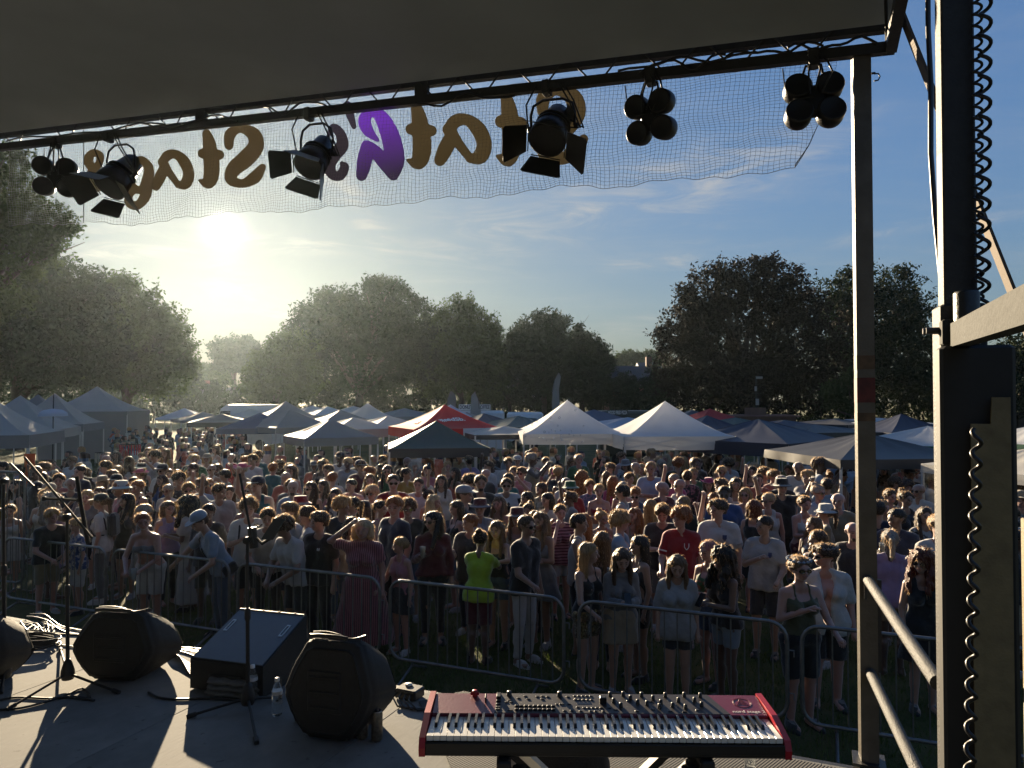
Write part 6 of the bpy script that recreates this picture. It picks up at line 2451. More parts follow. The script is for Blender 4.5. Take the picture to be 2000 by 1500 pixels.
def body_mesh(sex, pose, yaw, pitch):
    k = (sex, pose, yaw, pitch)
    if k in BODY:
        return BODY[k]
    G, arms, LM, HM = skel(*k)
    P = G['torso'] + G['neck'] + G['head'] + G['arm'] + G['hand'] + G['leg'] + G['foot']
    hc = HM @ Vector((0, -.01, 1.64))
    fld = Field(*grid_for(P, hc, .0085, .0165))
    for part in ('torso', 'leg', 'foot', 'neck', 'arm', 'hand', 'head'):
        if part == 'head':
            for (a, b, ra, rb, kk) in G[part]:
                fld.cone(a, b, ra, rb, kk if kk else .02)
        else:
            for (a, b, ra, rb, kk) in G[part]:
                fld.cone(a, b, ra, rb, kk)
    V, F = fld.mesh()
    # facial features as material: eyes, brows, lips
    Hi = np.array(HM.inverted())
    c = V[F].mean(1)
    l = c @ Hi[:3, :3].T + Hi[:3, 3]
    mi = np.zeros(len(F), int)
    front = l[:, 1] < -.065
    eye = front & (np.abs(np.abs(l[:, 0]) - .033) < .013) & (np.abs(l[:, 2] - 1.637) < .0065)
    brow = front & (np.abs(np.abs(l[:, 0]) - .035) < .021) & (np.abs(l[:, 2] - 1.661) < .006)
    lip = (l[:, 1] < -.085) & (np.abs(l[:, 0]) < .023) & (np.abs(l[:, 2] - 1.583) < .009)
    mi[eye] = 1
    mi[brow] = 3
    mi[lip] = 2
    V, F = [tuple(v) for v in V], [tuple(int(x) for x in f) for f in F]
    n0 = len(F)
    finger_tubes(V, F, arms)
    mi = np.concatenate([mi, np.zeros(len(F) - n0, int)])
    me = bpy.data.meshes.new('person_body')
    me.from_pydata(V, [], [f if f[2] != f[3] else f[:3] for f in F])
    me.polygons.foreach_set('use_smooth', np.ones(len(me.polygons), dtype=bool))
    me.polygons.foreach_set('material_index', mi.astype(np.int32))
    for m_ in (skin_m('fair'), mat('eye_dark', (.045, .03, .024), .3, 0, 0), mat('lips', (.34, .15, .12), .45, 0, 0), mat('brow_brown', (.11, .062, .042), .6, 0, 0)):
        me.materials.append(m_)
    me.update()
    BODY[k] = me
    return me


SKINS = {'fair': (0.304, 0.172, 0.12), 'tan': (0.224, 0.12, 0.076), 'pink': (0.32, 0.16, 0.12), 'brown': (0.092, 0.0464, 0.0296), 'dark': (0.048, 0.0256, 0.0176), 'olive': (0.208, 0.12, 0.08)}


def skin_m(k):
    return mat('skin_' + k, SKINS[k], .42, 0, .10, 9, .06, 90, spec=.55, sheen=.5)


def lerp3(a, b, t):
    return tuple(np.array(a) + (np.array(b) - np.array(a)) * t)


def garment(sex, pose, kind):
    """a closed cloth surface grown over the same skeleton"""
    k = (sex, pose, kind)
    if k in GARM:
        return GARM[k]
    G, arms, LM, HM = skel(sex, pose, 0, 0)
    Li = np.array(LM.inverted())
    P = []
    top = kind in ('tee', 'polo', 'baggy', 'longsleeve', 'tank', 'strappy', 'crop', 'bandeau', 'shirt', 'dress', 'sundress', 'maxi', 'hoodtee')
    inf = {'tee': .012, 'polo': .013, 'baggy': .022, 'longsleeve': .012, 'tank': .012, 'strappy': .007, 'crop': .007, 'bandeau': .008, 'shirt': .016, 'dress': .010, 'sundress': .009, 'maxi': .018, 'shorts': .014, 'denim': .009, 'trousers': .012, 'leggings': .006, 'skirt': .012, 'wideskirt': .012}[kind]
    if top:
        for (a, b, ra, rb, kk) in G['torso']:
            P.append((a, b, ra + inf, rb + inf, kk))
        if kind in ('tee', 'polo', 'baggy', 'shirt', 'maxi'):
            t = {'tee': .62, 'polo': .66, 'baggy': .86, 'shirt': .8, 'maxi': .55}[kind]
            for (S_, e, w, s, q) in arms:
                P.append((S_, lerp3(S_, e, t), .054 * q + inf, .047 * q + inf * 1.5, .03))
        if kind == 'longsleeve':
            for (S_, e, w, s, q) in arms:
                P.append((S_, e, .054 * q + inf, .043 * q + inf, .03))
                P.append((e, lerp3(e, w, .96), .043 * q + inf, .031 * q + inf, .02))
        if kind in ('tee', 'baggy', 'shirt', 'polo', 'hoodtee'):
            for s in (-1, 1):
                P.append((tuple(LM @ Vector((s * .07, .01, 1.0))), (s * .085, .01, .86), .114 + inf, .122 + inf, .03))
    if kind in ('dress', 'sundress', 'skirt', 'wideskirt', 'maxi'):
        z1 = {'dress': .55, 'sundress': .62, 'skirt': .60, 'wideskirt': .58, 'maxi': .16}[kind]
        w1 = {'dress': .19, 'sundress': .22, 'skirt': .165, 'wideskirt': .235, 'maxi': .27}[kind]
        for s in (-1, 0, 1):
            P.append(((s * .075, .012, .94), (s * w1 * .62, .015, z1), .116 + inf, w1 * .72, .03))
        if kind in ('skirt', 'wideskirt'):
            for s in (-1, 1):
                P.append((tuple(LM @ Vector((s * .05, .005, 1.05))), (s * .08, .01, .93), .088 + inf, .118 + inf, .03))
    if kind in ('shorts', 'denim', 'trousers', 'leggings'):
        P.append(((-.05, .015, .93), (.05, .015, .93), .112 + .006, .112 + .006, .03))
        for s in (-1, 1):
            P.append((tuple(LM @ Vector((s * .055, .003, 1.03))), (s * .08, .01, .93), (.108 if sex == 'm' else .084) + .006, (.112 if sex == 'm' else .119) + .006, .03))
        for (a, b, ra, rb, kk) in G['leg'][:6]:
            P.append((a, b, ra + .007, rb + inf * (2.0 if kind == 'shorts' else 1), .008))
    fld = Field(*grid_for(P, None, cr=.0165))
    for p in P:
        fld.cone(*p)

    def zl(X, Y, Z):
        return Li[2, 0] * X + Li[2, 1] * Y + Li[2, 2] * Z + Li[2, 3]
    if top:
        hem = {'tee': .84, 'polo': .84, 'baggy': .77, 'longsleeve': .90, 'tank': .88, 'strappy': .97, 'crop': 1.14, 'bandeau': 1.17, 'shirt': .79, 'dress': .56, 'sundress': .63, 'maxi': .17}[kind]
        fld.cut(lambda X, Y, Z: hem - Z)
        if kind == 'tank':
            # strap shape: scooped neck and arm holes
            fld.cut(lambda X, Y, Z: np.where(np.abs(X) > .112, zl(X, Y, Z) - 1.36, np.where(np.abs(X) < .055, zl(X, Y, Z) - 1.40, zl(X, Y, Z) - 1.52)) * 1.0 + 0 * Y)
        if kind in ('strappy', 'crop', 'sundress'):
            fld.cut(lambda X, Y, Z: np.where((np.abs(np.abs(X) - .075) < .014), zl(X, Y, Z) - 1.52, zl(X, Y, Z) - 1.325 - .25 * np.maximum(np.abs(X) - .03, 0)) + 0 * Y)
        if kind == 'dress':
            fld.cut(lambda X, Y, Z: np.where((np.abs(np.abs(X) - .095) < .034), zl(X, Y, Z) - 1.52, zl(X, Y, Z) - 1.35) + 0 * Y)
        if kind == 'bandeau':
            fld.cut(lambda X, Y, Z: zl(X, Y, Z) - 1.31 + 0 * X)
        if kind in ('shirt',):
            fld.cut(lambda X, Y, Z: np.minimum(np.minimum(.030 + .15 * np.maximum(zl(X, Y, Z) - 1.2, 0) - np.abs(X), -Y - .03 + 0 * X), zl(X, Y, Z) - .6 + 0 * X) + 0 * X)
        if kind in ('tee', 'baggy', 'hoodtee'):
            fld.cut(lambda X, Y, Z: .072 - np.sqrt(X ** 2 + (Y - (LM @ Vector((0, -.015, 1.47))).y) ** 2 + 1.2 * (Z - (LM @ Vector((0, 0, 1.475))).z) ** 2))
        fld.wob(.0048, 23, 1.3 + len(kind))
        fld.wob(.002, 55, 2.3 + len(kind), .8)
    else:
        lo = {'shorts': .52, 'denim': .66, 'trousers': .09, 'leggings': .12, 'skirt': .61, 'wideskirt': .59}[kind]
        wst = 1.03 if sex == 'f' else 1.0
        fld.cut(lambda X, Y, Z: np.maximum(lo - Z, Z - wst) + 0 * X + 0 * Y)
        fld.wob(.003, 30, .7)
        if kind == 'wideskirt':
            X = fld.xs[:, None, None]
            Y = fld.ys[None, :, None]
            Z = fld.zs[None, None, :]
            fld.D = fld.D + .012 * np.sin(np.arctan2(Y, X) * 14) * np.clip((.98 - Z) / .35, 0, 1)
    V, F = fld.mesh()
    me = fast_mesh('garment', V, F, True)
    GARM[k] = me
    return me


def hair_mesh(style):
    """in the frame of the upright head"""
    if style in HAIRM:
        return HAIRM[style]
    rg = np.random.default_rng(abs(hash(style)) % 1000 if False else sum(map(ord, style)))
    big = {'curly': .03, 'afro': .05, 'bigcurl': .03}.get(style, 0)
    P = [((0, .028, 1.676), (0, -.006, 1.682), .100 + big, .091 + big, .01)]
    longs = ('long', 'longwavy', 'bigcurl', 'longback')
    if style in ('short', 'crop', 'fade'):
        P = [((0, .026, 1.675), (0, -.012, 1.684), {'short': .104, 'crop': .098, 'fade': .0955}[style], {'short': .098, 'crop': .092, 'fade': .088}[style], .01), ((0, .05, 1.62), (0, .06, 1.58), .075 if style != 'fade' else .07, .055, .02)]
        if style == 'short':
            P.append(((-.03, -.06, 1.735), (.04, -.058, 1.735), .034, .030, .02))
    if style in ('curly',):
        P.append(((0, .05, 1.62), (0, .055, 1.585), .09, .07, .02))
        P.append(((-.04, -.06, 1.73), (.04, -.06, 1.73), .04, .04, .02))
    if style in longs:
        zb = {'long': 1.30, 'longwavy': 1.28, 'bigcurl': 1.33, 'longback': 1.18}[style]
        w = {'long': .050, 'longwavy': .058, 'bigcurl': .08, 'longback': .05}[style]
        for s in (-1, 1):
            P.append(((s * .052, .052, 1.64), (s * .075, .085, zb), w + .012, w, .03))
            if style != 'longback':
                P.append(((s * .084, .0, 1.66), (s * .100, -.055, 1.50), .030, w * .62, .02))
                P.append(((s * .100, -.055, 1.50), (s * .092, -.125, zb + .02), w * .62, w * .5, .02))
            P.append(((s * .07, .03, 1.66), (s * .095, .04, zb + .08), .045, w * .8, .02))
    if style == 'bob':
        for s in (-1, 1):
            P.append(((s * .06, .04, 1.66), (s * .078, .035, 1.535), .055, .050, .03))
            P.append(((s * .086, -.005, 1.67), (s * .092, -.02, 1.55), .028, .034, .02))
        P.append(((0, .07, 1.65), (0, .075, 1.53), .06, .05, .03))
    if style in ('pony', 'bun', 'updo'):
        if style == 'pony':
            P.append(((0, .10, 1.70), (0, .15, 1.66), .032, .036, .02))
            P.append(((0, .15, 1.66), (.01, .135, 1.42), .034, .016, .02))
            P.append(((0, .15, 1.60), (-.012, .14, 1.45), .03, .018, .02))
        elif style == 'bun':
            P.append(((0, .085, 1.755), (0, .09, 1.765), .045, .045, .015))
        else:
            P.append(((0, .09, 1.66), (0, .10, 1.64), .06, .05, .02))
            P.append(((-.085, -.0, 1.66), (-.09, -.02, 1.57), .014, .010, .01))
    g = grid_for(P, None, cr=.0105)
    fld = Field(*g)
    for p in P:
        fld.cone(*p)
    # open the face
    hl = 1.702 if style not in ('crop', 'fade') else 1.712
    side = .074 if style in longs + ('bob', 'bigcurl') else .088
    fld.cut(lambda X, Y, Z: np.minimum(np.minimum(-(Y + .028) , hl + .10 * (np.abs(X) / .09) ** 2 * -1 - Z), side - np.abs(X)) + 0 * X)
    if style in ('short', 'crop', 'fade', 'curly', 'pony', 'bun', 'updo'):
        zc = {'curly': 1.60, 'pony': 1.60, 'bun': 1.60, 'updo': 1.585}.get(style, 1.585)
        fld.cut(lambda X, Y, Z: np.where(Y < .02, 1.645 - Z, np.where(Y < .12, zc - Z, 1.3 - Z)) + 0 * X)
    amp = {'curly': .010, 'bigcurl': .012, 'longwavy': .006, 'afro': .009, 'short': .005}.get(style, .0028)
    fr = {'curly': 75, 'bigcurl': 62, 'longwavy': 40}.get(style, 60)
    fld.wob(amp, fr, 1.0, .35 if style not in ('long', 'longback') else .06)
    V, F = fld.mesh()
    V, F = [tuple(v) for v in V], [tuple(int(x) for x in f) for f in F]
    # loose strands so that the outline is not smooth
    VA = np.array(V)
    n_str = {'curly': 620, 'bigcurl': 700, 'crop': 420, 'fade': 320}.get(style, 560)
    nf0 = len(F)
    wgt = 1.0 + 2.5 * np.clip((VA[:, 2] - 1.62) / .15, 0, 1)
    pick = rg.choice(len(VA), n_str, p=wgt / wgt.sum())
    ctr = np.array([0, .02, 1.66])
    for i in pick:
        p = VA[i]
        d = p - ctr
        long_ = p[2] < 1.58
        if long_:
            d[2] = 0
        d = d / (np.linalg.norm(d) + 1e-6)
        L = rg.uniform(.010, .026) if style not in ('curly', 'bigcurl') else rg.uniform(.014, .032)
        if style in ('crop', 'fade'):
            L *= .55
        sw = rg.normal(size=3) * .45
        if style in longs + ('bob', 'pony'):
            dirv = d * .35 + np.array([0, .25, -1.0]) * (.9 if p[2] < 1.74 else .45) + sw * .5
            L *= 2.0
        else:
            dirv = d * .7 + sw + np.array([0, 0, .25])
        dirv /= np.linalg.norm(dirv)
        side_v = np.cross(dirv, d + 1e-3)
        side_v = side_v / (np.linalg.norm(side_v) + 1e-6) * .0017
        o = len(V)
        q = p - d * .004
        V += [tuple(q - side_v), tuple(q + side_v), tuple(q + dirv * L * .6 + d * .004 + side_v * .6), tuple(q + dirv * L + d * .002)]
        F.append((o, o + 1, o + 2, o + 3))
    mi = np.zeros(len(F), int)
    mi[nf0:] = 1
    me = fast_mesh('hair', V, np.array(F), True, mi)
    me.materials.append(hair_m('brown'))
    me.materials.append(flyaway_m())
    HAIRM[style] = me
    return me


def flyaway_m():
    return mat('flyaway_strands', (.62, .42, .24), .35, 0, .2, 40, trans=.75, spec=.8)


HAIRC = {'black': (.010, .008, .007), 'dark': (.022, .013, .009), 'brown': (.055, .030, .017), 'light': (.12, .070, .035), 'blonde': (.30, .19, .085), 'pale': (.42, .32, .19), 'ginger': (.22, .070, .020), 'red': (.11, .022, .010), 'grey': (.26, .25, .23), 'pink': (.34, .14, .16)}


def hair_m(c):
    new = 'hair_' + c not in MATS
    m = mat('hair_' + c, HAIRC[c], .42, 0, .6, 55, .9, 120, trans=.25, spec=.5)
    if new:
        nt = m.node_tree
        t = [n for n in nt.nodes if n.type == 'TEX_COORD'][0]
        mp = nt.nodes.new('ShaderNodeMapping')
        mp.inputs['Scale'].default_value = (1, 1, .07)
        nt.links.new(t.outputs['Object'], mp.inputs[0])
        for n in nt.nodes:
            if n.type == 'TEX_NOISE':
                nt.links.new(mp.outputs[0], n.inputs['Vector'])
    return m


ACC = {}


def acc_mesh(kind):
    if kind in ACC:
        return ACC[kind]
    mb = MB()
    if kind == 'sunglasses':
        for s in (-1, 1):
            pts = [(s * .036 + .0285 * math.cos(a) * (1.0), -.108 + .010 * abs(math.cos(a)) * (1 if s * math.cos(a) > 0 else .2), 1.636 + .021 * math.sin(a)) for a in [k * math.pi / 6 for k in range(12)]]
            mb.prism([Vector(p) for p in pts], (0, -.003, 0), (0, .003, 0))
            mb.box((s * .083, -.045, 1.645), (.004, .115, .009))
        mb.box((0, -.112, 1.643), (.02, .006, .006))
    elif kind == 'baseball_cap':
        mb.lathe([(.110, 1.685), (.112, 1.71), (.105, 1.745), (.08, 1.778), (.04, 1.792), (0, 1.795)], (0, .012, 0), 18)
        P = [(.10 * math.cos(a), -.085 - .10 * math.sin(a) ** .8 if math.sin(a) > 0 else -.07, 1.70 - .012 * math.sin(a)) for a in [math.pi * k / 10 for k in range(11)]]
        mb.prism([Vector(p) for p in P], (0, 0, -.004), (0, 0, .004))
        mb.lathe([(.008, 1.793), (.008, 1.799), (0, 1.80)], (0, .012, 0), 8)
    elif kind == 'bucket_hat':
        mb.lathe([(.165, 1.668), (.168, 1.664), (.112, 1.700), (.108, 1.704), (.098, 1.775), (.09, 1.785), (0, 1.79)], (0, .008, 0), 20)
        mb.lathe([(.112, 1.695), (.165, 1.661)], (0, .008, 0), 20)
    elif kind == 'cowboy_hat':
        n = 24
        V, F = [], []
        for r_, z_, up in ((.10, 1.70, 0), (.15, 1.695, .02), (.19, 1.70, .06)):
            for q in range(n):
                t = 2 * math.pi * q / n
                V.append((r_ * math.cos(t), .012 + r_ * 1.05 * math.sin(t), z_ + up * abs(math.cos(t)) ** 2))
        for i in range(2):
            for q in range(n):
                F.append((i * n + q, i * n + (q + 1) % n, (i + 1) * n + (q + 1) % n, (i + 1) * n + q))
        mb.add(V, F, True)
        mb.lathe([(.104, 1.695), (.1, 1.74), (.088, 1.79), (.06, 1.805), (.0, 1.785)], (0, .012, 0), 20, None, True, 1.05)
        mb.lathe([(.1055, 1.70), (.1045, 1.722), (.1, 1.722)], (0, .012, 0), 20, None, True, 1.05)
    elif kind == 'flower_crown':
        for q in range(15):
            t = 2 * math.pi * q / 15
            mb.lathe([(.0, -.012), (.013, -.006), (.016, .004), (.008, .014), (.0, .015)], (.104 * math.cos(t), .012 + .104 * math.sin(t), 1.735 + .012 * math.sin(t)), 7)
        mb.tube([(.1 * math.cos(t), .012 + .1 * math.sin(t), 1.733 + .012 * math.sin(t)) for t in [2 * math.pi * k / 20 for k in range(21)]], .004, 5)
    elif kind == 'beard':
        fld = Field(np.arange(-.09, .09, .008), np.arange(-.13, .03, .008), np.arange(1.50, 1.66, .008))
        fld.cone((0, -.03, 1.59), (0, -.062, 1.556), .063, .038, .01)
        fld.cut(lambda X, Y, Z: np.maximum(np.maximum(Z - 1.605 - .2 * np.maximum(np.abs(X) - .03, 0), Y - .01), np.where((np.abs(X) < .024) & (Z > 1.575), .01, -.01)) + 0 * X)
        fld.wob(.002, 120)
        V, F = fld.mesh()
        me = fast_mesh('beard', V, F, True)
        ACC[kind] = me
        return me
    elif kind in ('shoe_r', 'shoe_l'):
        for s in ((-1,) if kind == 'shoe_r' else (1,)):
            for (z0, z1, gx) in ((0.0, .022, .004), (.022, .075, 0)):
                pts = []
                for k in range(14):
                    a = 2 * math.pi * k / 14
                    y = .05 - .085 + .135 * -math.cos(a) * -1
                    pts.append(Vector((s * .118 + s * .03 * (-(y + .035)) + (.046 + gx) * math.sin(a) * (1.0 if y < 0 else .85), y - .02, 0)))
                n = len(pts)
                V = [p + Vector((0, 0, z0)) for p in pts]
                top_ = [Vector((s * .115 + (p.x - s * .115) * (.9 if z1 < .03 else .62), .02 + (p.y - .02) * (.98 if z1 < .03 else .66), z1 + (0 if z1 < .03 else .035 * max(0, p.y + .02) / .1))) for p in pts]
                mb.add(V + top_, [(i, (i + 1) % n, n + (i + 1) % n, n + i) for i in range(n)], True)
                mb.add(top_, [tuple(range(n))])
    elif kind == 'backpack_straps':
        for s in (-1, 1):
            mb.tube([(s * .12, .11, 1.20), (s * .125, .09, 1.38), (s * .12, .0, 1.475), (s * .115, -.105, 1.38), (s * .125, -.135, 1.25), (s * .155, -.06, 1.12), (s * .15, .09, 1.12)], .013, 6)
        mb.box((0, .19, 1.26), (.28, .13, .38), None, .04)
    elif kind == 'cross_strap':
        mb.tube([(-.14, .09, 1.40), (-.115, .02, 1.468), (-.09, -.09, 1.40), (0, -.142, 1.25), (.10, -.135, 1.08), (.17, -.03, .96), (.14, .10, 1.0)], .010, 6)
        mb.box((.19, .03, .92), (.07, .2, .15), None, .02)
    elif kind == 'bandana':
        fld = Field(np.arange(-.13, .13, .01), np.arange(-.13, .15, .01), np.arange(1.45, 1.80, .01))
        fld.cone((0, .026, 1.60), (0, .03, 1.66), .10, .112, .01)
        fld.cut(lambda X, Y, Z: np.maximum(1.5 - Z, Z - 1.70 + .4 * (Y + .02)) + 0 * X)
        fld.cut(lambda X, Y, Z: -(Y + .03) + 0 * X)
        V, F = fld.mesh()
        me = fast_mesh('bandana', V, F, True)
        ACC[kind] = me
        return me
    ACC[kind] = mb.mesh(kind)
    return ACC[kind]


CLOTHC = {}


def cloth_m(c, pattern=None, c2=None):
    """plain, striped, spotted or printed cotton"""
    key = 'cotton_%d_%d_%d_%s' % (c[0] * 999, c[1] * 999, c[2] * 999, pattern or 'plain')
    if key in MATS:
        return MATS[key]
    c = tuple(v * .66 for v in c)
    c2 = None if c2 is None else tuple(v * .66 for v in c2)
    m = mat(key, c, .8, 0, .10, 14, .5, 24, trans=.10, spec=.3, sheen=.5)
    if pattern:
        nt = m.node_tree
        nd, lk = nt.nodes, nt.links
        b = nd['Principled BSDF']
        t = nd.new('ShaderNodeTexCoord')
        mx = nd.new('ShaderNodeMix')
        mx.data_type = 'RGBA'
        mx.inputs[6].default_value = tuple(c) + (1,)
        mx.inputs[7].default_value = tuple(c2) + (1,)
        rp = nd.new('ShaderNodeMapRange')
        rp.interpolation_type = 'LINEAR'
        if pattern in ('hstripe', 'vstripe'):
            w = nd.new('ShaderNodeTexWave')
            w.bands_direction = 'Z' if pattern == 'hstripe' else 'X'
            w.inputs['Scale'].default_value = 7 if pattern == 'hstripe' else 14
            w.inputs['Distortion'].default_value = .4
            lk.new(t.outputs['Object'], w.inputs['Vector'])
            lk.new(w.outputs[0], rp.inputs[0])
            rp.inputs[1].default_value, rp.inputs[2].default_value = .45, .6
        elif pattern == 'spots':
            v = nd.new('ShaderNodeTexVoronoi')
            v.inputs['Scale'].default_value = 16
            lk.new(t.outputs['Object'], v.inputs['Vector'])
            lk.new(v.outputs['Distance'], rp.inputs[0])
            rp.inputs[1].default_value, rp.inputs[2].default_value = .36, .28
        elif pattern == 'flower':
            v = nd.new('ShaderNodeTexNoise')
            v.inputs['Scale'].default_value = 17
            v.inputs['Detail'].default_value = 3
            lk.new(t.outputs['Object'], v.inputs['Vector'])
            lk.new(v.outputs[0], rp.inputs[0])
            rp.inputs[1].default_value, rp.inputs[2].default_value = .50, .58
        elif pattern == 'sequin':
            v = nd.new('ShaderNodeTexVoronoi')
            v.inputs['Scale'].default_value = 95
            lk.new(t.outputs['Object'], v.inputs['Vector'])
            lk.new(v.outputs['Color'], rp.inputs[0])
            rp.inputs[1].default_value, rp.inputs[2].default_value = .4, .6
            vm = nd.new('ShaderNodeVectorMath')
            vm.operation = 'SUBTRACT'
            lk.new(v.outputs['Color'], vm.inputs[0])
            vm.inputs[1].default_value = (.5, .5, .5)
            geo = nd.new('ShaderNodeNewGeometry')
            sc = nd.new('ShaderNodeVectorMath')
            sc.operation = 'SCALE'
            sc.inputs['Scale'].default_value = 1.1
            lk.new(vm.outputs[0], sc.inputs[0])
            ad = nd.new('ShaderNodeVectorMath')
            ad.operation = 'ADD'
            lk.new(geo.outputs['Normal'], ad.inputs[0])
            lk.new(sc.outputs[0], ad.inputs[1])
            nm = nd.new('ShaderNodeVectorMath')
            nm.operation = 'NORMALIZE'
            lk.new(ad.outputs[0], nm.inputs[0])
            lk.new(nm.outputs[0], b.inputs['Normal'])
            b.inputs['Metallic'].default_value = .9
            b.inputs['Roughness'].default_value = .2
        lk.new(rp.outputs[0], mx.inputs[0])
        lk.new(mx.outputs[2], b.inputs['Base Color'])
    return m


CC = {'white': (.58, .58, .57), 'offwhite': (.55, .53, .48), 'black': (.013, .013, .014), 'charcoal': (.035, .036, .039), 'grey': (.20, .20, .21), 'lightgrey': (.38, .38, .39), 'navy': (.016, .022, .055), 'blue': (.05, .10, .28), 'paleblue': (.30, .40, .52), 'teal': (.03, .16, .17), 'red': (.36, .012, .018), 'maroon': (.11, .012, .02), 'pink': (.48, .19, .22), 'coral': (.48, .13, .09), 'hotpink': (.5, .06, .18), 'yellow': (.50, .36, .06), 'lime': (.42, .62, .03), 'green': (.04, .14, .06), 'olive': (.09, .09, .04), 'khaki': (.26, .21, .13), 'beige': (.42, .34, .24), 'brown': (.10, .055, .03), 'denim': (.08, .13, .22), 'paledenim': (.24, .32, .42), 'lilac': (.32, .24, .42), 'orange': (.46, .16, .03), 'mustard': (.34, .20, .03)}
# colour words used in labels
CW = {'offwhite': 'cream', 'lightgrey': 'light grey', 'paleblue': 'pale blue', 'hotpink': 'bright pink', 'denim': 'blue denim', 'paledenim': 'pale denim', 'lime': 'lime yellow'}


def person(px, py, h, label, sex='f', pose='stand', rz=0, yaw=0, pitch=0, hair='long', hc='brown', top='tee', tc='white', bot='shorts', bc='black', skin='fair', acc=(), group='people in the festival crowd', Y=None, pat=None, c2=None, bpat=None, bc2=None, shoes=None, far=False, wide=1.0):
    """someone whose head top shows at photo pixel (px, py) and who is h metres tall when upright"""
    shoes = shoes or ('charcoal', 'lightgrey', 'black', 'white')[int(px) % 4]
    lean = POSES[pose][2]
    zt = (head_m(lean, yaw, pitch) @ Vector((0, .02, 1.775))).z / 1.775 * h
    if Y is None:
        r_ = ray(px, py)
        Y = (zt - CAM_Z) / (r_.z / r_.y)
    q = PY(px, py, Y)
    k = h / 1.775
    t_ = thing('person', label, 'person', (q.x, Y, 0), R(rz), group)
    off = head_m(lean, 0, 0) @ Vector((0, .02, 1.7))
    o2 = Matrix.Rotation(R(rz), 3, 'Z') @ Vector((off.x, off.y, 0)) * k
    t_.location = (q.x - o2.x, Y - o2.y, 0)
    t_.scale = (k * wide, k * wide, k)
    b = link('body', body_mesh(sex, pose, yaw, pitch), None, t_)
    if skin != 'fair':
        b.material_slots[0].link = 'OBJECT'
        b.material_slots[0].material = skin_m(skin)
    HM = head_m(lean, yaw, pitch)
    if hair and hair != 'bald':
        hb = link('hair', hair_mesh(hair), hair_m(hc), t_)
        hb.matrix_basis = HM
    nm = {'tee': 'tshirt', 'polo': 'polo_shirt', 'baggy': 'baggy_tshirt', 'longsleeve': 'long_sleeved_top', 'tank': 'vest_top', 'strappy': 'strappy_top', 'crop': 'crop_top', 'bandeau': 'bandeau_top', 'shirt': 'open_shirt', 'dress': 'dress', 'sundress': 'sundress', 'maxi': 'long_dress'}
    if top:
        link(nm[top], garment(sex, pose, top), cloth_m(CC[tc], pat, c2 if c2 is None else CC[c2]), t_)
    if bot and top not in ('dress', 'sundress', 'maxi'):
        bn_ = {'shorts': 'shorts', 'denim': 'denim_shorts', 'trousers': 'trousers', 'leggings': 'leggings', 'skirt': 'short_skirt', 'wideskirt': 'flared_skirt'}[bot]
        link(bn_, garment(sex, pose, bot), cloth_m(CC[bc], bpat, bc2 if bc2 is None else CC[bc2]), t_)
    if shoes and not far:
        link('shoe', acc_mesh('shoe_r'), cloth_m(CC[shoes]), t_)
        link('shoe', acc_mesh('shoe_l'), cloth_m(CC[shoes]), t_)
    for a in acc:
        nm_, _, col = a.partition(':')
        if nm_ == 'beard':
            ob = link('beard', acc_mesh('beard'), hair_m(col or hc), t_)
            ob.matrix_basis = HM
        elif nm_ in ('backpack_straps', 'cross_strap'):
            ob = link({'backpack_straps': 'backpack', 'cross_strap': 'shoulder_bag'}[nm_], acc_mesh(nm_), cloth_m(CC[col or 'black']), t_)
            ob.matrix_basis = lean_m(lean)
        else:
            m_ = mat('sunglass_lens', (.008, .008, .009), .12, 0, 0, coat=.5) if nm_ == 'sunglasses' else cloth_m(CC[col or 'black'])
            ob = link(nm_, acc_mesh(nm_), m_, t_)
            ob.matrix_basis = HM
    return t_


def hand_at(p, side=-1, along=.10):
    """world position and forearm direction of a person's hand (side -1 their right)"""
    b = [c for c in p.children if c.name.startswith('body')][0]
    key = [k for k, v in BODY.items() if v == b.data][0]
    arms = skel(*key)[1]
    a = arms[0] if side < 0 else arms[1]
    M = Matrix.Translation(p.location) @ p.rotation_euler.to_matrix().to_4x4() @ Matrix.Diagonal((*p.scale, 1))
    e, w = M @ Vector(a[1]), M @ Vector(a[2])
    d = (w - e).normalized()
    return w + d * along, d


phone_m = mat('phone_black', (.012, .012, .014), .2, .1, 0)
cup_m = mat('plastic_cup', (.75, .78, .78), .15, 0, 0, transmission=.7, ior=1.3)
beer_m = mat('amber_drink', (.42, .19, .03), .2, 0, 0, transmission=.5)


def phone(p, label, side=-1, col=None):
    w, d = hand_at(p, side)
    o = MB().box((0, 0, 0), (.074, .010, .152), None, .003).build('mobile_phone', phone_m if col is None else mat('phone_' + col, CC[col], .3, 0, 0))
    o.location = w + Vector((0, 0, .035))
    o.rotation_euler = (R(-35), 0, p.rotation_euler.z)
    tag(o, label, 'phone', 'phones held up in the crowd')


def cup(p, label, side=-1, beer=True):
    w, d = hand_at(p, side, .09)
    t_ = thing('drink_cup', label, 'drink cup', w + Vector((0, 0, -.05)) - Vector((0, .02, 0)), 0, 'plastic cups held in the crowd')
    MB().lathe([(.0, .002), (.030, .0), (.041, .135), (.043, .137), (.040, .135), (.029, .006)], (0, 0, 0), 14).build('cup_wall', cup_m, t_)
    if beer:
        MB().lathe([(.0, .008), (.0285, .008), (.0375, .10), (.0, .101)], (0, 0, 0), 14).build('drink', beer_m, t_)
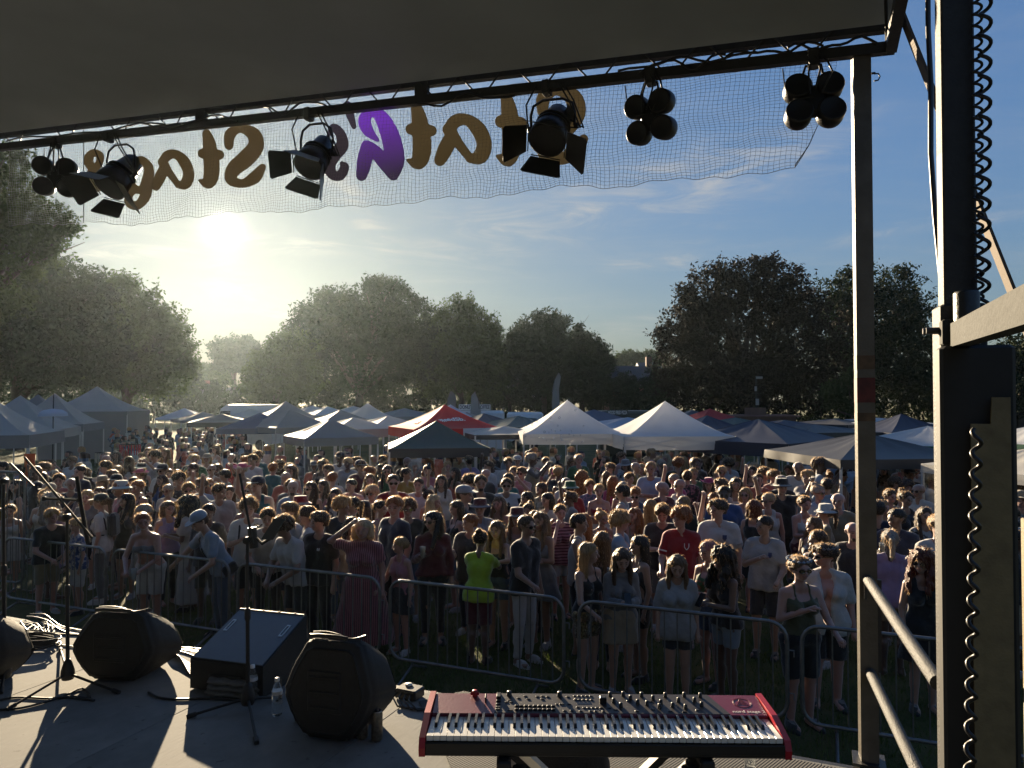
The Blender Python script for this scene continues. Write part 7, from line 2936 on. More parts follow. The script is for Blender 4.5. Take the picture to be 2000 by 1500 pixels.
# ------------------------------------------------------------------ the people one can single out in the photograph
P_ = person
FRONT = 'people along the crowd barriers'
A = {}
A['crown'] = P_(1560, 1078, 1.66, 'woman with blue flower headband, sunglasses and olive strappy top, hand on her chest', 'f', 'chest', 8, 0, 0, 'updo', 'light', 'strappy', 'olive', 'shorts', 'black', 'pink', ('flower_crown:paleblue', 'sunglasses'), FRONT, Y=7.25, wide=1.12)
A['whiteshirt'] = P_(1612, 1072, 1.68, 'woman in open white shirt and dark sunglasses looking left beside the flower headband woman', 'f', 'stand', -14, -60, 0, 'short', 'dark', 'shirt', 'white', 'shorts', 'black', 'pink', ('sunglasses', 'flower_crown:grey'), FRONT, Y=7.75, wide=1.18)
A['redcurl'] = P_(1800, 1078, 1.64, 'woman with long dark red curls and sunglasses in a black dress right of the post', 'f', 'stand', -10, -35, 0, 'bigcurl', 'red', 'dress', 'black', None, None, 'fair', ('sunglasses',), FRONT, Y=7.6)
A['sequin'] = P_(1148, 1057, 1.64, 'blonde girl in black top and gold sequin shorts leaning on the barrier', 'f', 'rail1', 40, 35, 0, 'longback', 'blonde', 'strappy', 'black', 'denim', 'khaki', 'fair', (), FRONT, Y=8.05, bpat='sequin', bc2='mustard')
P_(1176, 1030, 1.64, 'fair long haired girl turned away just behind the girl in sequin shorts', 'f', 'hip', 160, 0, 0, 'longback', 'light', 'strappy', 'charcoal', 'leggings', 'black', 'fair', (), FRONT, Y=8.7)
A['cardigan'] = P_(1213, 1070, 1.60, 'dark haired girl in grey long sleeves and cream skirt reading her phone at the barrier', 'f', 'phone', 4, 0, 18, 'long', 'brown', 'longsleeve', 'grey', 'skirt', 'beige', 'fair', (), FRONT, Y=8.0)
P_(1250, 1048, 1.64, 'girl with long black hair in profile between the phone reader and the fringed girl', 'f', 'drink', -70, 0, 0, 'longback', 'black', 'strappy', 'charcoal', 'denim', 'black', 'olive', (), FRONT, Y=8.45)
A['fringe'] = P_(1322, 1077, 1.58, 'girl with long brown streaked hair in oversized pale tee over dark shorts', 'f', 'stand', -10, 0, 18, 'long', 'light', 'baggy', 'lightgrey', 'denim', 'charcoal', 'fair', (), FRONT, Y=7.75)
A['blackcurl'] = P_(1412, 1060, 1.64, 'girl with black curly hair and black vest looking left, holding a phone', 'f', 'phone', -62, 0, 0, 'bigcurl', 'black', 'tank', 'black', 'denim', 'paledenim', 'brown', (), FRONT, Y=7.75)
P_(1384, 1057, 1.62, 'pink haired woman in green patterned top beside the black curly haired girl', 'f', 'phone', -55, 0, 0, 'updo', 'pink', 'strappy', 'green', 'denim', 'denim', 'pink', (), FRONT, Y=8.25, pat='flower', c2='coral')
A['redshirt'] = P_(1330, 981, 1.78, 'man with curly auburn hair in red football shirt with white cuffs', 'm', 'rail1', -20, -35, 0, 'curly', 'ginger', 'polo', 'red', 'shorts', 'navy', 'pink', (), Y=9.6)
A['england'] = P_(1403, 966, 1.86, 'tall dark haired man in white football shirt with chest badge looking left', 'm', 'rail1', -22, -35, 0, 'short', 'dark', 'polo', 'white', 'shorts', 'black', 'fair', (), Y=9.9, wide=1.05)
A['lad'] = P_(1494, 988, 1.75, 'cropped haired young man in white football shirt and dark shorts, arm across his belly', 'm', 'chest', -30, -35, 0, 'fade', 'dark', 'tee', 'lightgrey', 'shorts', 'charcoal', 'olive', (), Y=9.2)
P_(1293, 971, 1.77, 'brown haired man in dark tee looking down at his phone beside the red shirt', 'm', 'phone', -12, 0, 18, 'short', 'brown', 'tee', 'charcoal', 'shorts', 'grey', 'fair', (), Y=10.2)
P_(1209, 991, 1.74, 'man with bushy fair curls and pale blue shirt turned right', 'm', 'drink', 70, 35, 0, 'curly', 'blonde', 'shirt', 'paleblue', 'shorts', 'denim', 'pink', (), Y=9.5)
A['shaved'] = P_(1128, 990, 1.76, 'man with shaved head in grey sleeveless top seen from the side', 'm', 'cross', 75, 0, 0, 'fade', 'dark', 'tank', 'lightgrey', 'shorts', 'black', 'olive', (), Y=9.3)
A['lime'] = P_(938, 1042, 1.60, 'hugged girl in lime yellow top with her back to the stage', 'f', 'hug', 165, 0, 0, 'bun', 'black', 'tee', 'lime', 'shorts', 'maroon', 'brown', (), FRONT, Y=9.0)
P_(970, 1029, 1.64, 'smiling girl with long brown hair hugging the girl in lime yellow', 'f', 'hug', -18, 0, 0, 'long', 'light', 'strappy', 'charcoal', 'denim', 'denim', 'fair', (), FRONT, Y=9.5)
A['cup'] = P_(846, 989, 1.72, 'woman with long dark hair, sunglasses and maroon cardigan holding a cup', 'f', 'drink', 4, -35, 0, 'long', 'black', 'longsleeve', 'maroon', 'leggings', 'black', 'fair', ('sunglasses',), FRONT, Y=9.75, wide=1.12)
P_(783, 1035, 1.46, 'short fair haired girl in pale pink top looking left beside the striped dress', 'f', 'rail1', -35, -35, 0, 'updo', 'blonde', 'tank', 'pink', 'skirt', 'charcoal', 'pink', (), FRONT, Y=9.3)
A['stripe'] = P_(709, 1003, 1.70, 'older woman in pink striped long dress shading her eyes with one hand', 'f', 'shade', 0, 0, 0, 'bob', 'pale', 'maxi', 'pink', None, None, 'pink', (), FRONT, Y=9.25, pat='vstripe', c2='maroon', wide=1.18)
A['blacktee'] = P_(626, 990, 1.76, 'dark haired youth in black tee with small white chest mark at the barrier', 'm', 'stand', -18, -35, 0, 'short', 'dark', 'tee', 'black', 'trousers', 'black', 'fair', (), FRONT, Y=9.45)
P_(603, 982, 1.76, 'fair skinned lad in white shirt in profile behind the youth in black tee', 'm', 'rail1', -75, 0, 0, 'short', 'brown', 'tee', 'white', 'shorts', 'black', 'pink', (), FRONT, Y=9.9)
A['leaner'] = P_(561, 1013, 1.74, 'curly haired boy in white tee leaning both arms on the barrier', 'm', 'lean', -35, -35, 18, 'curly', 'brown', 'tee', 'white', 'shorts', 'charcoal', 'olive', (), FRONT, Y=9.35)
P_(568, 980, 1.76, 'boy with light brown hair in pale blue tee behind the leaning curly boy', 'm', 'rail1', -40, 0, 0, 'short', 'light', 'tee', 'paleblue', 'shorts', 'navy', 'fair', (), FRONT, Y=10.3)
P_(523, 986, 1.74, 'dark haired boy in white shirt just left of the tablet holder', 'm', 'lean', 14, 0, 0, 'short', 'dark', 'tee', 'offwhite', 'trousers', 'charcoal', 'fair', (), FRONT, Y=10.0)
P_(486, 966, 1.78, 'tousled youth in white tee with dark backpack straps behind the microphone pole', 'm', 'chest', 18, 0, 0, 'curly', 'light', 'tee', 'white', 'shorts', 'black', 'fair', ('backpack_straps:black',), FRONT, Y=10.5)
A['capped'] = P_(398, 1022, 1.78, 'young man in pale blue cap and tee stretching an arm along the barrier', 'm', 'reach', -48, 0, 18, 'fade', 'brown', 'tee', 'paleblue', 'trousers', 'denim', 'fair', ('baseball_cap:paleblue', 'cross_strap:black'), FRONT, Y=9.75)
P_(408, 1010, 1.70, 'dark head showing just behind the young man in pale blue cap', 'm', 'stand', 0, 0, 0, 'fade', 'black', 'tee', 'charcoal', 'shorts', 'black', 'brown', (), FRONT, Y=10.6)
A['ponytail'] = P_(283, 1008, 1.66, 'ponytailed woman in bandeau top and white shorts resting a cup on the barrier', 'f', 'lean', -6, 35, 0, 'pony', 'ginger', 'bandeau', 'grey', 'shorts', 'white', 'pink', (), FRONT, Y=10.15, wide=1.12)
P_(370, 961, 1.72, 'woman with large dark hair in loose white dress turned to the left', 'f', 'phone', -80, 0, 0, 'bigcurl', 'black', 'maxi', 'offwhite', None, None, 'brown', (), FRONT, Y=11.2, wide=1.1)
P_(101, 1009, 1.60, 'fair cropped youth in black tee leaning over the barrier behind the left stand', 'm', 'lean', 55, 0, 0, 'short', 'blonde', 'tee', 'black', 'shorts', 'khaki', 'pink', (), FRONT, Y=10.9)
P_(152, 1007, 1.42, 'blond child in patterned blue top by the barrier behind the left stand', 'f', 'rail1', -40, 0, 0, 'short', 'blonde', 'tee', 'blue', 'shorts', 'white', 'fair', (), FRONT, Y=11.0, pat='flower', c2='white')
P_(199, 954, 1.70, 'woman with dark cap, hair bun and white tee with strap, facing left', 'f', 'rail1', -78, 0, 0, 'pony', 'light', 'tee', 'white', 'trousers', 'grey', 'fair', ('baseball_cap:charcoal', 'backpack_straps:charcoal'), Y=11.6)
P_(171, 955, 1.66, 'fair haired woman behind the capped woman with strap', 'f', 'stand', 10, 0, 0, 'bob', 'blonde', 'tee', 'grey', 'shorts', 'black', 'pink', (), Y=12.5)
P_(318, 903, 1.80, 'man in dark cap and white tee with sunglasses standing clear in the left crowd', 'm', 'cross', -12, 0, 0, 'fade', 'brown', 'tee', 'white', 'shorts', 'black', 'tan', ('baseball_cap:charcoal', 'sunglasses'), Y=15.8)
P_(350, 922, 1.74, 'man with thick dark curls and dark tee right of the capped man', 'm', 'stand', 10, 35, 0, 'curly', 'dark', 'tee', 'charcoal', 'shorts', 'grey', 'olive', (), Y=14.6)
P_(262, 921, 1.68, 'woman with straight dark hair and dark top in the left crowd', 'f', 'stand', 0, 0, 0, 'long', 'dark', 'tank', 'charcoal', 'denim', 'denim', 'fair', (), Y=14.4)
P_(228, 926, 1.74, 'man in black tee and black cap left of the straight dark haired woman', 'm', 'drink', -8, 0, 0, 'fade', 'black', 'baggy', 'black', 'shorts', 'black', 'tan', ('baseball_cap:black',), Y=14.2)
P_(201, 918, 1.66, 'person in wide straw coloured hat holding both hands to their chest', 'f', 'phone', -20, 0, 0, 'bob', 'light', 'tee', 'coral', 'skirt', 'white', 'fair', ('cowboy_hat:beige',), Y=14.6)
P_(249, 954, 1.68, 'woman with long black hair, bare shoulders and dark strappy top, left crowd', 'f', 'stand', 0, -35, 0, 'long', 'black', 'strappy', 'charcoal', 'denim', 'black', 'olive', (), Y=11.9)
P_(428, 955, 1.80, 'man in pale tee with forearm raised towards the tents', 'm', 'wave', 30, 35, 0, 'short', 'dark', 'baggy', 'lightgrey', 'shorts', 'black', 'tan', (), Y=12.2)
P_(448, 941, 1.68, 'woman with long brown hair left of the microphone boom', 'f', 'rail1', 20, 0, 0, 'longback', 'brown', 'strappy', 'lightgrey', 'denim', 'denim', 'fair', (), Y=12.9)
P_(395, 930, 1.76, 'man with sunglasses and pale blue shirt near the loose white dress', 'm', 'stand', -14, 0, 0, 'short', 'brown', 'polo', 'paleblue', 'shorts', 'beige', 'tan', ('sunglasses',), Y=13.4)
# middle of the crowd
A['raglan'] = P_(989, 915, 1.78, 'man in white shirt with black sleeves printed with two dark figures', 'm', 'stand', 2, 0, 0, 'crop', 'dark', 'baggy', 'white', 'shorts', 'charcoal', 'olive', ('sunglasses',), Y=13.3, wide=1.08)
P_(938, 979, 1.72, 'man in white and red bucket hat and grey striped shirt', 'm', 'stand', -6, 0, 0, 'fade', 'brown', 'polo', 'paleblue', 'shorts', 'navy', 'olive', ('bucket_hat:maroon',), Y=10.9, pat='vstripe', c2='grey')
A['bigcap'] = P_(905, 931, 1.84, 'broad man in black tee and grey cap turned to the right', 'm', 'cross', 72, 0, 0, 'fade', 'brown', 'baggy', 'black', 'shorts', 'black', 'fair', ('baseball_cap:lightgrey',), Y=11.5, wide=1.16)
A['bottle'] = P_(797, 967, 1.74, 'curly haired man in sunglasses and black tee lifting a golden drink', 'm', 'drink', 10, 0, 0, 'curly', 'brown', 'tee', 'black', 'shorts', 'denim', 'olive', ('sunglasses',), Y=10.7)
P_(847, 949, 1.66, 'blonde woman with long wavy hair behind the woman in maroon cardigan', 'f', 'stand', 30, 35, 0, 'longwavy', 'pale', 'strappy', 'pink', 'denim', 'white', 'pink', (), Y=11.9)
P_(742, 969, 1.68, 'woman with dark ponytail and pink strappy top, turned right', 'f', 'rail1', 60, 0, 0, 'pony', 'dark', 'strappy', 'pink', 'denim', 'denim', 'fair', (), Y=11.1)
P_(690, 968, 1.70, 'dark haired woman with ponytail clip in black top facing left', 'f', 'drink', -65, 0, 0, 'pony', 'dark', 'tank', 'charcoal', 'denim', 'black', 'olive', (), Y=11.3)
P_(655, 944, 1.70, 'girl with long straight hair in white printed band tee', 'f', 'stand', -4, 0, 0, 'long', 'brown', 'tee', 'white', 'denim', 'black', 'fair', (), Y=12.4, pat='flower', c2='charcoal')
P_(723, 912, 1.74, 'tall woman with auburn hair in light grey vest above the crowd middle', 'f', 'stand', 6, 0, 0, 'long', 'light', 'tank', 'lightgrey', 'denim', 'denim', 'fair', (), Y=14.4)
P_(792, 900, 1.78, 'man in mustard yellow polo in the crowd left of the green gazebo', 'm', 'stand', 40, 35, 0, 'crop', 'dark', 'polo', 'mustard', 'shorts', 'black', 'tan', (), Y=15.2)
P_(818, 925, 1.76, 'man in plain white tee with short hair in the crowd middle', 'm', 'stand', -6, 0, 0, 'fade', 'brown', 'tee', 'white', 'shorts', 'navy', 'fair', (), Y=13.5)
A['armup'] = P_(862, 908, 1.70, 'woman in white top raising one hand with a phone toward the stage', 'f', 'wave', 0, 0, 0, 'long', 'dark', 'tee', 'white', 'denim', 'denim', 'olive', (), Y=14.6)
P_(835, 896, 1.76, 'bearded man in pink shirt beneath the dark green gazebo', 'm', 'drink', 8, 0, 0, 'crop', 'brown', 'polo', 'pink', 'shorts', 'beige', 'pink', ('beard:brown',), Y=16.2)
P_(955, 879, 1.80, 'man in white tee facing left right of the dark green gazebo', 'm', 'stand', -50, 0, 0, 'short', 'dark', 'tee', 'white', 'shorts', 'black', 'fair', (), Y=16.8)
P_(992, 873, 1.82, 'man in white polo with dark collar at the gazebo edge', 'm', 'cross', 10, 0, 0, 'short', 'brown', 'polo', 'white', 'shorts', 'navy', 'olive', (), Y=17.4)
A['filmer'] = P_(1020, 891, 1.76, 'man in sunglasses pointing his phone left over the raglan shirt man', 'm', 'film', -30, 0, 0, 'short', 'brown', 'tank', 'pink', 'shorts', 'beige', 'pink', ('sunglasses',), Y=15.6)
P_(1058, 923, 1.66, 'woman with chestnut bob and floral long sleeved top turned left', 'f', 'stand', -55, 0, 0, 'bob', 'brown', 'longsleeve', 'beige', 'denim', 'white', 'pink', (), Y=13.6, pat='flower', c2='olive')
P_(1070, 952, 1.68, 'woman with long dark hair in white lace top facing left', 'f', 'drink', -50, 0, 0, 'longback', 'dark', 'tee', 'offwhite', 'denim', 'denim', 'fair', (), Y=12.0)
P_(1030, 950, 1.66, 'woman with dark hair holding a drink beside the white lace top', 'f', 'drink', -20, -35, 0, 'long', 'dark', 'strappy', 'charcoal', 'denim', 'black', 'olive', (), Y=12.3)
P_(975, 957, 1.66, 'woman with very long wavy brown hair in khaki top', 'f', 'stand', -25, 0, 0, 'longwavy', 'light', 'strappy', 'khaki', 'denim', 'denim', 'pink', (), Y=11.7)
P_(893, 958, 1.66, 'slim woman in black halter with loose dark hair, facing left', 'f', 'stand', -60, 0, 0, 'longback', 'brown', 'strappy', 'black', 'denim', 'denim', 'pink', (), Y=11.2)
P_(1010, 987, 1.66, 'woman in maroon bucket hat and khaki strappy top', 'f', 'stand', -8, 0, 0, 'long', 'light', 'strappy', 'khaki', 'skirt', 'black', 'fair', ('bucket_hat:maroon',), Y=10.4)
P_(1046, 996, 1.66, 'dark haired woman in olive bandeau lifting both hands beside the maroon hat', 'f', 'film', 120, 0, 0, 'longback', 'dark', 'bandeau', 'olive', 'trousers', 'black', 'pink', (), Y=10.2)
P_(1094, 988, 1.66, 'woman in pink and white striped top behind the shaved man', 'f', 'stand', 10, 0, 0, 'updo', 'brown', 'tee', 'pink', 'denim', 'white', 'pink', (), Y=10.8, pat='hstripe', c2='maroon')
P_(1114, 930, 1.72, 'man in green bucket hat, sunglasses and red tee', 'm', 'stand', -4, 0, 0, 'fade', 'brown', 'tee', 'red', 'shorts', 'beige', 'pink', ('bucket_hat:green', 'sunglasses'), Y=13.2)
P_(1136, 904, 1.68, 'woman with long ginger curls seen from behind', 'f', 'stand', 170, 0, 0, 'bigcurl', 'ginger', 'tee', 'pink', 'denim', 'denim', 'fair', (), Y=15.4)
P_(1151, 918, 1.68, 'short haired woman in blue patterned blouse before the ginger curls', 'f', 'rail1', 10, 0, 0, 'short', 'light', 'longsleeve', 'denim', 'trousers', 'beige', 'pink', (), Y=13.9, pat='flower', c2='lilac')
P_(1170, 928, 1.68, 'woman in red bandeau top and flared white skirt with folded arms', 'f', 'cross', -6, 0, 0, 'updo', 'blonde', 'bandeau', 'red', 'wideskirt', 'white', 'pink', (), Y=13.2)
P_(1197, 914, 1.70, 'woman with long copper hair and pink top turned away', 'f', 'stand', 150, 0, 0, 'longback', 'ginger', 'tee', 'hotpink', 'denim', 'denim', 'fair', (), Y=14.4)
P_(1217, 934, 1.68, 'grey haired woman in sunglasses with bare shoulders behind the denim shirt', 'f', 'stand', 0, 0, 0, 'bob', 'grey', 'bandeau', 'maroon', 'shorts', 'beige', 'pink', ('sunglasses',), Y=13.6)
P_(1241, 936, 1.70, 'red haired woman in denim shirt holding a phone low', 'f', 'phone', -14, 0, 18, 'updo', 'ginger', 'shirt', 'denim', 'trousers', 'denim', 'pink', ('sunglasses',), Y=12.7)
P_(1271, 962, 1.68, 'woman with very long wavy fair hair seen from behind left of the phone reader', 'f', 'stand', 155, 0, 0, 'longback', 'blonde', 'tank', 'charcoal', 'trousers', 'black', 'fair', (), Y=11.2)
A['beardy'] = P_(1292, 935, 1.78, 'bald man with grey beard looking right', 'm', 'stand', 30, 35, 0, 'bald', 'grey', 'tee', 'maroon', 'shorts', 'beige', 'pink', ('beard:grey',), Y=12.8, wide=1.08)
P_(1316, 920, 1.80, 'man in pink shirt with one arm flung up to point', 'm', 'wave', 20, 0, 0, 'fade', 'grey', 'polo', 'hotpink', 'shorts', 'beige', 'pink', (), Y=13.9)
P_(1329, 926, 1.78, 'bald man in white tee and sunglasses turned towards the man in pink', 'm', 'drink', -70, 0, 0, 'bald', 'grey', 'tee', 'white', 'shorts', 'black', 'pink', ('sunglasses',), Y=13.2)
P_(1342, 910, 1.74, 'man in dark floral shirt turned away below the right white gazebo', 'm', 'stand', 160, 0, 0, 'short', 'dark', 'polo', 'charcoal', 'shorts', 'black', 'fair', (), Y=15.0, pat='flower', c2='pink')
P_(1384, 928, 1.62, 'person in bright pink cowboy hat right of the white gazebo leg', 'f', 'stand', -15, 0, 0, 'long', 'brown', 'tee', 'maroon', 'denim', 'denim', 'fair', ('cowboy_hat:hotpink',), Y=14.6)
P_(1409, 929, 1.80, 'brown haired man in light grey tee looking left behind the tall football shirt', 'm', 'stand', -60, 0, 0, 'short', 'brown', 'tee', 'lightgrey', 'shorts', 'beige', 'pink', (), Y=13.0)
P_(1456, 938, 1.68, 'woman with fair bob and bare shoulders, arms folded, facing left', 'f', 'cross', -30, 0, 0, 'bob', 'blonde', 'bandeau', 'beige', 'denim', 'white', 'pink', ('sunglasses',), Y=12.7)
P_(1472, 969, 1.70, 'woman in black dress with dark red hair turned away', 'f', 'stand', 140, 0, 0, 'bob', 'red', 'dress', 'black', None, None, 'pink', (), Y=11.0)
A['tank'] = P_(1500, 949, 1.70, 'woman in white vest and sunglasses with hair scraped back', 'f', 'rail1', -20, -35, 0, 'updo', 'pale', 'tank', 'white', 'denim', 'denim', 'pink', ('sunglasses',), Y=11.8, wide=1.05)
A['cheer'] = P_(1526, 921, 1.80, 'man in black bucket hat and black tee with both arms spread high', 'm', 'cheer', -4, 0, 0, 'fade', 'dark', 'baggy', 'black', 'shorts', 'black', 'olive', ('bucket_hat:black',), Y=12.9, wide=1.08)
P_(1570, 951, 1.68, 'woman in white crop top and red trousers holding her hands together', 'f', 'phone', 10, 0, 0, 'updo', 'brown', 'crop', 'white', 'trousers', 'maroon', 'pink', (), Y=11.6, wide=1.08)
P_(1615, 922, 1.82, 'man with cropped hair in white shirt, back to the stage', 'm', 'stand', 165, 0, 0, 'crop', 'dark', 'polo', 'paleblue', 'shorts', 'denim', 'fair', (), Y=12.9)
P_(1641, 893, 1.80, 'bare chested man facing right under the charcoal gazebo', 'm', 'stand', 80, 0, 0, 'crop', 'dark', None, None, 'shorts', 'black', 'tan', (), Y=14.7)
A['bucket'] = P_(1614, 974, 1.68, 'woman in white bucket hat with long ponytail and beige top, facing left', 'f', 'stand', -105, 0, 0, 'pony', 'brown', 'tee', 'khaki', 'trousers', 'black', 'pink', ('bucket_hat:white',), Y=10.6)
P_(1590, 1001, 1.62, 'woman with sleek fair hair and spotted top before the white bucket hat', 'f', 'stand', -40, -35, 0, 'long', 'light', 'strappy', 'offwhite', 'denim', 'denim', 'fair', (), Y=9.9, pat='spots', c2='black')
P_(1597, 1031, 1.62, 'brown haired girl with tied hair looking left behind the flower headband', 'f', 'phone', -50, -35, 0, 'updo', 'brown', 'tank', 'charcoal', 'trousers', 'charcoal', 'olive', (), Y=8.9)
P_(1637, 961, 1.76, 'bald man in beige tee half behind the corner post', 'm', 'stand', -35, 0, 0, 'bald', 'grey', 'tee', 'khaki', 'shorts', 'black', 'pink', (), Y=11.4, wide=1.1)
P_(1737, 942, 1.70, 'laughing woman with pulled back hair right of the corner post', 'f', 'stand', 10, 0, 0, 'updo', 'brown', 'tee', 'beige', 'denim', 'denim', 'pink', (), Y=12.3)
P_(1770, 918, 1.74, 'woman with long brown curls in pale sleeveless top between post and mast', 'f', 'phone', 25, -35, 0, 'bigcurl', 'brown', 'tank', 'offwhite', 'wideskirt', 'white', 'fair', (), Y=13.2)
P_(1795, 930, 1.76, 'bald man in sunglasses and cream shirt beside the mast, facing left', 'm', 'chest', -62, 0, 0, 'bald', 'grey', 'polo', 'offwhite', 'shorts', 'beige', 'tan', ('sunglasses',), Y=12.6, wide=1.08)
P_(1746, 919, 1.76, 'brown haired man in olive tee facing right behind the laughing woman', 'm', 'stand', 60, 0, 0, 'short', 'brown', 'tee', 'olive', 'shorts', 'black', 'fair', (), Y=13.7)
P_(1776, 902, 1.80, 'man in dark navy cap at the back right under the charcoal gazebo', 'm', 'stand', 0, 0, 0, 'fade', 'dark', 'tee', 'navy', 'trousers', 'black', 'olive', ('baseball_cap:navy',), Y=15.0)
P_(1722, 962, 1.66, 'golden haired girl in white and blue top low behind the post', 'f', 'stand', 20, 0, 0, 'longwavy', 'blonde', 'tee', 'white', 'denim', 'denim', 'pink', (), Y=11.3)
P_(1752, 985, 1.78, 'dark skinned cropped man in navy polo and khaki shorts holding a drink', 'm', 'drink', -40, -35, 0, 'fade', 'black', 'polo', 'navy', 'shorts', 'khaki', 'brown', (), Y=9.6, wide=1.05)
P_(1805, 980, 1.68, 'woman with brown fringe in blue and white sports top by the mast', 'f', 'stand', -8, 0, 0, 'long', 'brown', 'tee', 'white', 'denim', 'denim', 'fair', (), Y=10.4, pat='flower', c2='blue')
P_(1715, 985, 1.80, 'tall man in navy tee turned away just right of the post', 'm', 'stand', 150, 0, 0, 'crop', 'dark', 'tee', 'navy', 'trousers', 'denim', 'fair', (), Y=10.2)
P_(1975, 978, 1.76, 'dark haired man with open collar seen right of the winch', 'm', 'stand', -30, 0, 0, 'short', 'dark', 'shirt', 'white', 'shorts', 'black', 'olive', (), Y=9.9)
P_(1985, 1035, 1.68, 'woman with long black hair at the right frame edge', 'f', 'stand', 30, 0, 0, 'longback', 'black', 'tank', 'charcoal', 'shorts', 'beige', 'brown', (), Y=8.6)
P_(1992, 940, 1.76, 'man in pale cap at the right frame edge below the awning', 'm', 'stand', 0, 0, 0, 'crop', 'grey', 'tee', 'grey', 'shorts', 'black', 'pink', ('baseball_cap:beige',), Y=11.5)
# raised at the gazebos
A['pinkgirl'] = P_(1088, 880, 1.66, 'woman with bright red dyed hair lifting a pink phone under the left white gazebo', 'f', 'film', -10, 0, 0, 'bob', 'ginger', 'strappy', 'coral', 'denim', 'denim', 'pink', (), Y=17.2)
P_(1222, 874, 1.74, 'person in grey bucket hat and floral top pointing left between the white gazebos', 'f', 'reach', -40, 0, 0, 'bob', 'brown', 'tee', 'paleblue', 'skirt', 'white', 'fair', ('bucket_hat:grey',), Y=18.2, pat='flower', c2='navy')
P_(1288, 877, 1.74, 'grey haired woman in red vest looking down at a phone', 'f', 'phone', 30, 0, 18, 'short', 'grey', 'tank', 'maroon', 'trousers', 'black', 'pink', ('sunglasses',), Y=18.0)
P_(1334, 872, 1.78, 'blonde woman in coral playsuit standing tall under the right white gazebo', 'f', 'hips2', 160, 0, 0, 'longwavy', 'blonde', 'tee', 'coral', 'denim', 'coral', 'pink', (), Y=18.4)
P_(1365, 879, 1.72, 'person in white vest beside the coral playsuit', 'f', 'hip', -15, 0, 0, 'updo', 'brown', 'tank', 'white', 'denim', 'denim', 'tan', (), Y=18.4)
P_(1480, 893, 1.76, 'man in coral tee with one arm straight up beyond the black bucket hat', 'm', 'wave', 0, 0, 0, 'crop', 'brown', 'tee', 'coral', 'shorts', 'beige', 'pink', (), Y=14.3)

# what single people carry
phone(A['cardigan'], 'black phone in the hands of the girl in grey long sleeves')
phone(A['blackcurl'], 'phone held by the girl with black curls')
phone(A['armup'], 'phone raised overhead by the woman in white top')
phone(A['filmer'], 'phone pointed sideways by the man in pink vest')
phone(A['pinkgirl'], 'bright pink phone lifted under the left white gazebo', col='hotpink')
cup(A['cup'], 'clear cup held by the woman in maroon cardigan')
cup(A['bottle'], 'golden drink lifted by the curly haired man in sunglasses')
cup(A['ponytail'], 'pale cup resting on the barrier by the ponytailed woman', 1, False)

def who(start):
    return [o for o in bpy.data.objects if o.get('category') == 'person' and o['label'].startswith(start)][0]


phone(who('brown haired man in dark tee looking'), 'phone looked at by the man in dark tee beside the red shirt')
phone(who('red haired woman in denim'), 'phone held low by the red haired woman in denim')
phone(who('grey haired woman in red vest'), 'phone looked at by the grey haired woman in red vest')
cup(who('woman with dark hair holding a drink'), 'amber drink held beside the white lace top')
cup(who('dark skinned cropped man'), 'drink held by the man in navy polo right of the post')
cup(who('bearded man in pink shirt'), 'drink held by the bearded man beneath the green gazebo')
cup(who('girl with long black hair in profile'), 'cup held by the girl with long black hair in profile')

# printing on a few shirts
def chest_print(p, mesh, m, x, z, y0=-.20, name='shirt_print'):
    o = link(name, mesh, m, p)
    o.matrix_basis = Matrix.Translation((x, y0, z)) @ Matrix.Rotation(R(90), 4, 'X')
    sw = o.modifiers.new('wrap', 'SHRINKWRAP')
    sw.target = [c for c in p.children if c.name.startswith(('baggy', 'polo', 'tshirt'))][0]
    sw.wrap_method = 'PROJECT'
    sw.use_project_z = True
    sw.use_negative_direction = True
    sw.use_positive_direction = True
    sw.offset = .004
    return o


def grid_shape(inside, w, h, n=22, name='print'):
    V, F, idx = [], [], {}
    for i in range(n):
        for j in range(n):
            x0, y0, x1, y1 = (i / n - .5) * w, (j / n - .5) * h, ((i + 1) / n - .5) * w, ((j + 1) / n - .5) * h
            if inside((i + .5) / n, (j + .5) / n):
                o = len(V)
                V += [(x0, y0, 0), (x1, y0, 0), (x1, y1, 0), (x0, y1, 0)]
                F.append((o, o + 1, o + 2, o + 3))
    return fast_mesh(name, V, F)


def two_men(x, y):
    for cx in (.34, .64):
        dx = abs(x - cx)
        if (y > .84 and (dx ** 2 + (y - .91) ** 2) < .0075) or (.42 < y <= .84 and dx < .15 - .05 * (y - .42)) or (y <= .42 and .02 < dx < .12):
            return True
    return False


def shield(x, y):
    return abs(x - .5) < (.42 if y > .45 else .42 * math.sqrt(max(0, y / .45)))


ink = mat('print_ink', (.015, .015, .016), .7, 0, 0)
navy_p = mat('badge_navy', (.02, .03, .09), .6, 0, 0)
wht_p = mat('badge_white', (.65, .65, .65), .6, 0, 0)
chest_print(A['raglan'], grid_shape(two_men, .24, .36), ink, 0, 1.17)
chest_print(A['england'], grid_shape(shield, .06, .07, 12), navy_p, .085, 1.30, name='badge')
chest_print(A['lad'], grid_shape(shield, .055, .065, 12), navy_p, .085, 1.30, name='badge')
chest_print(A['redshirt'], grid_shape(lambda x, y: shield(x, y) and not shield((x - .5) * 1.35 + .5, (y - .55) * 1.35 + .55), .07, .08, 18), wht_p, .085, 1.30, name='badge')
chest_print(A['blacktee'], grid_shape(lambda x, y: abs(abs(x - .5) - .25) < .16 and abs(y - .5) > .1 or abs(y - .5) < .12, .05, .035, 12), wht_p, .06, 1.31, name='chest_mark')
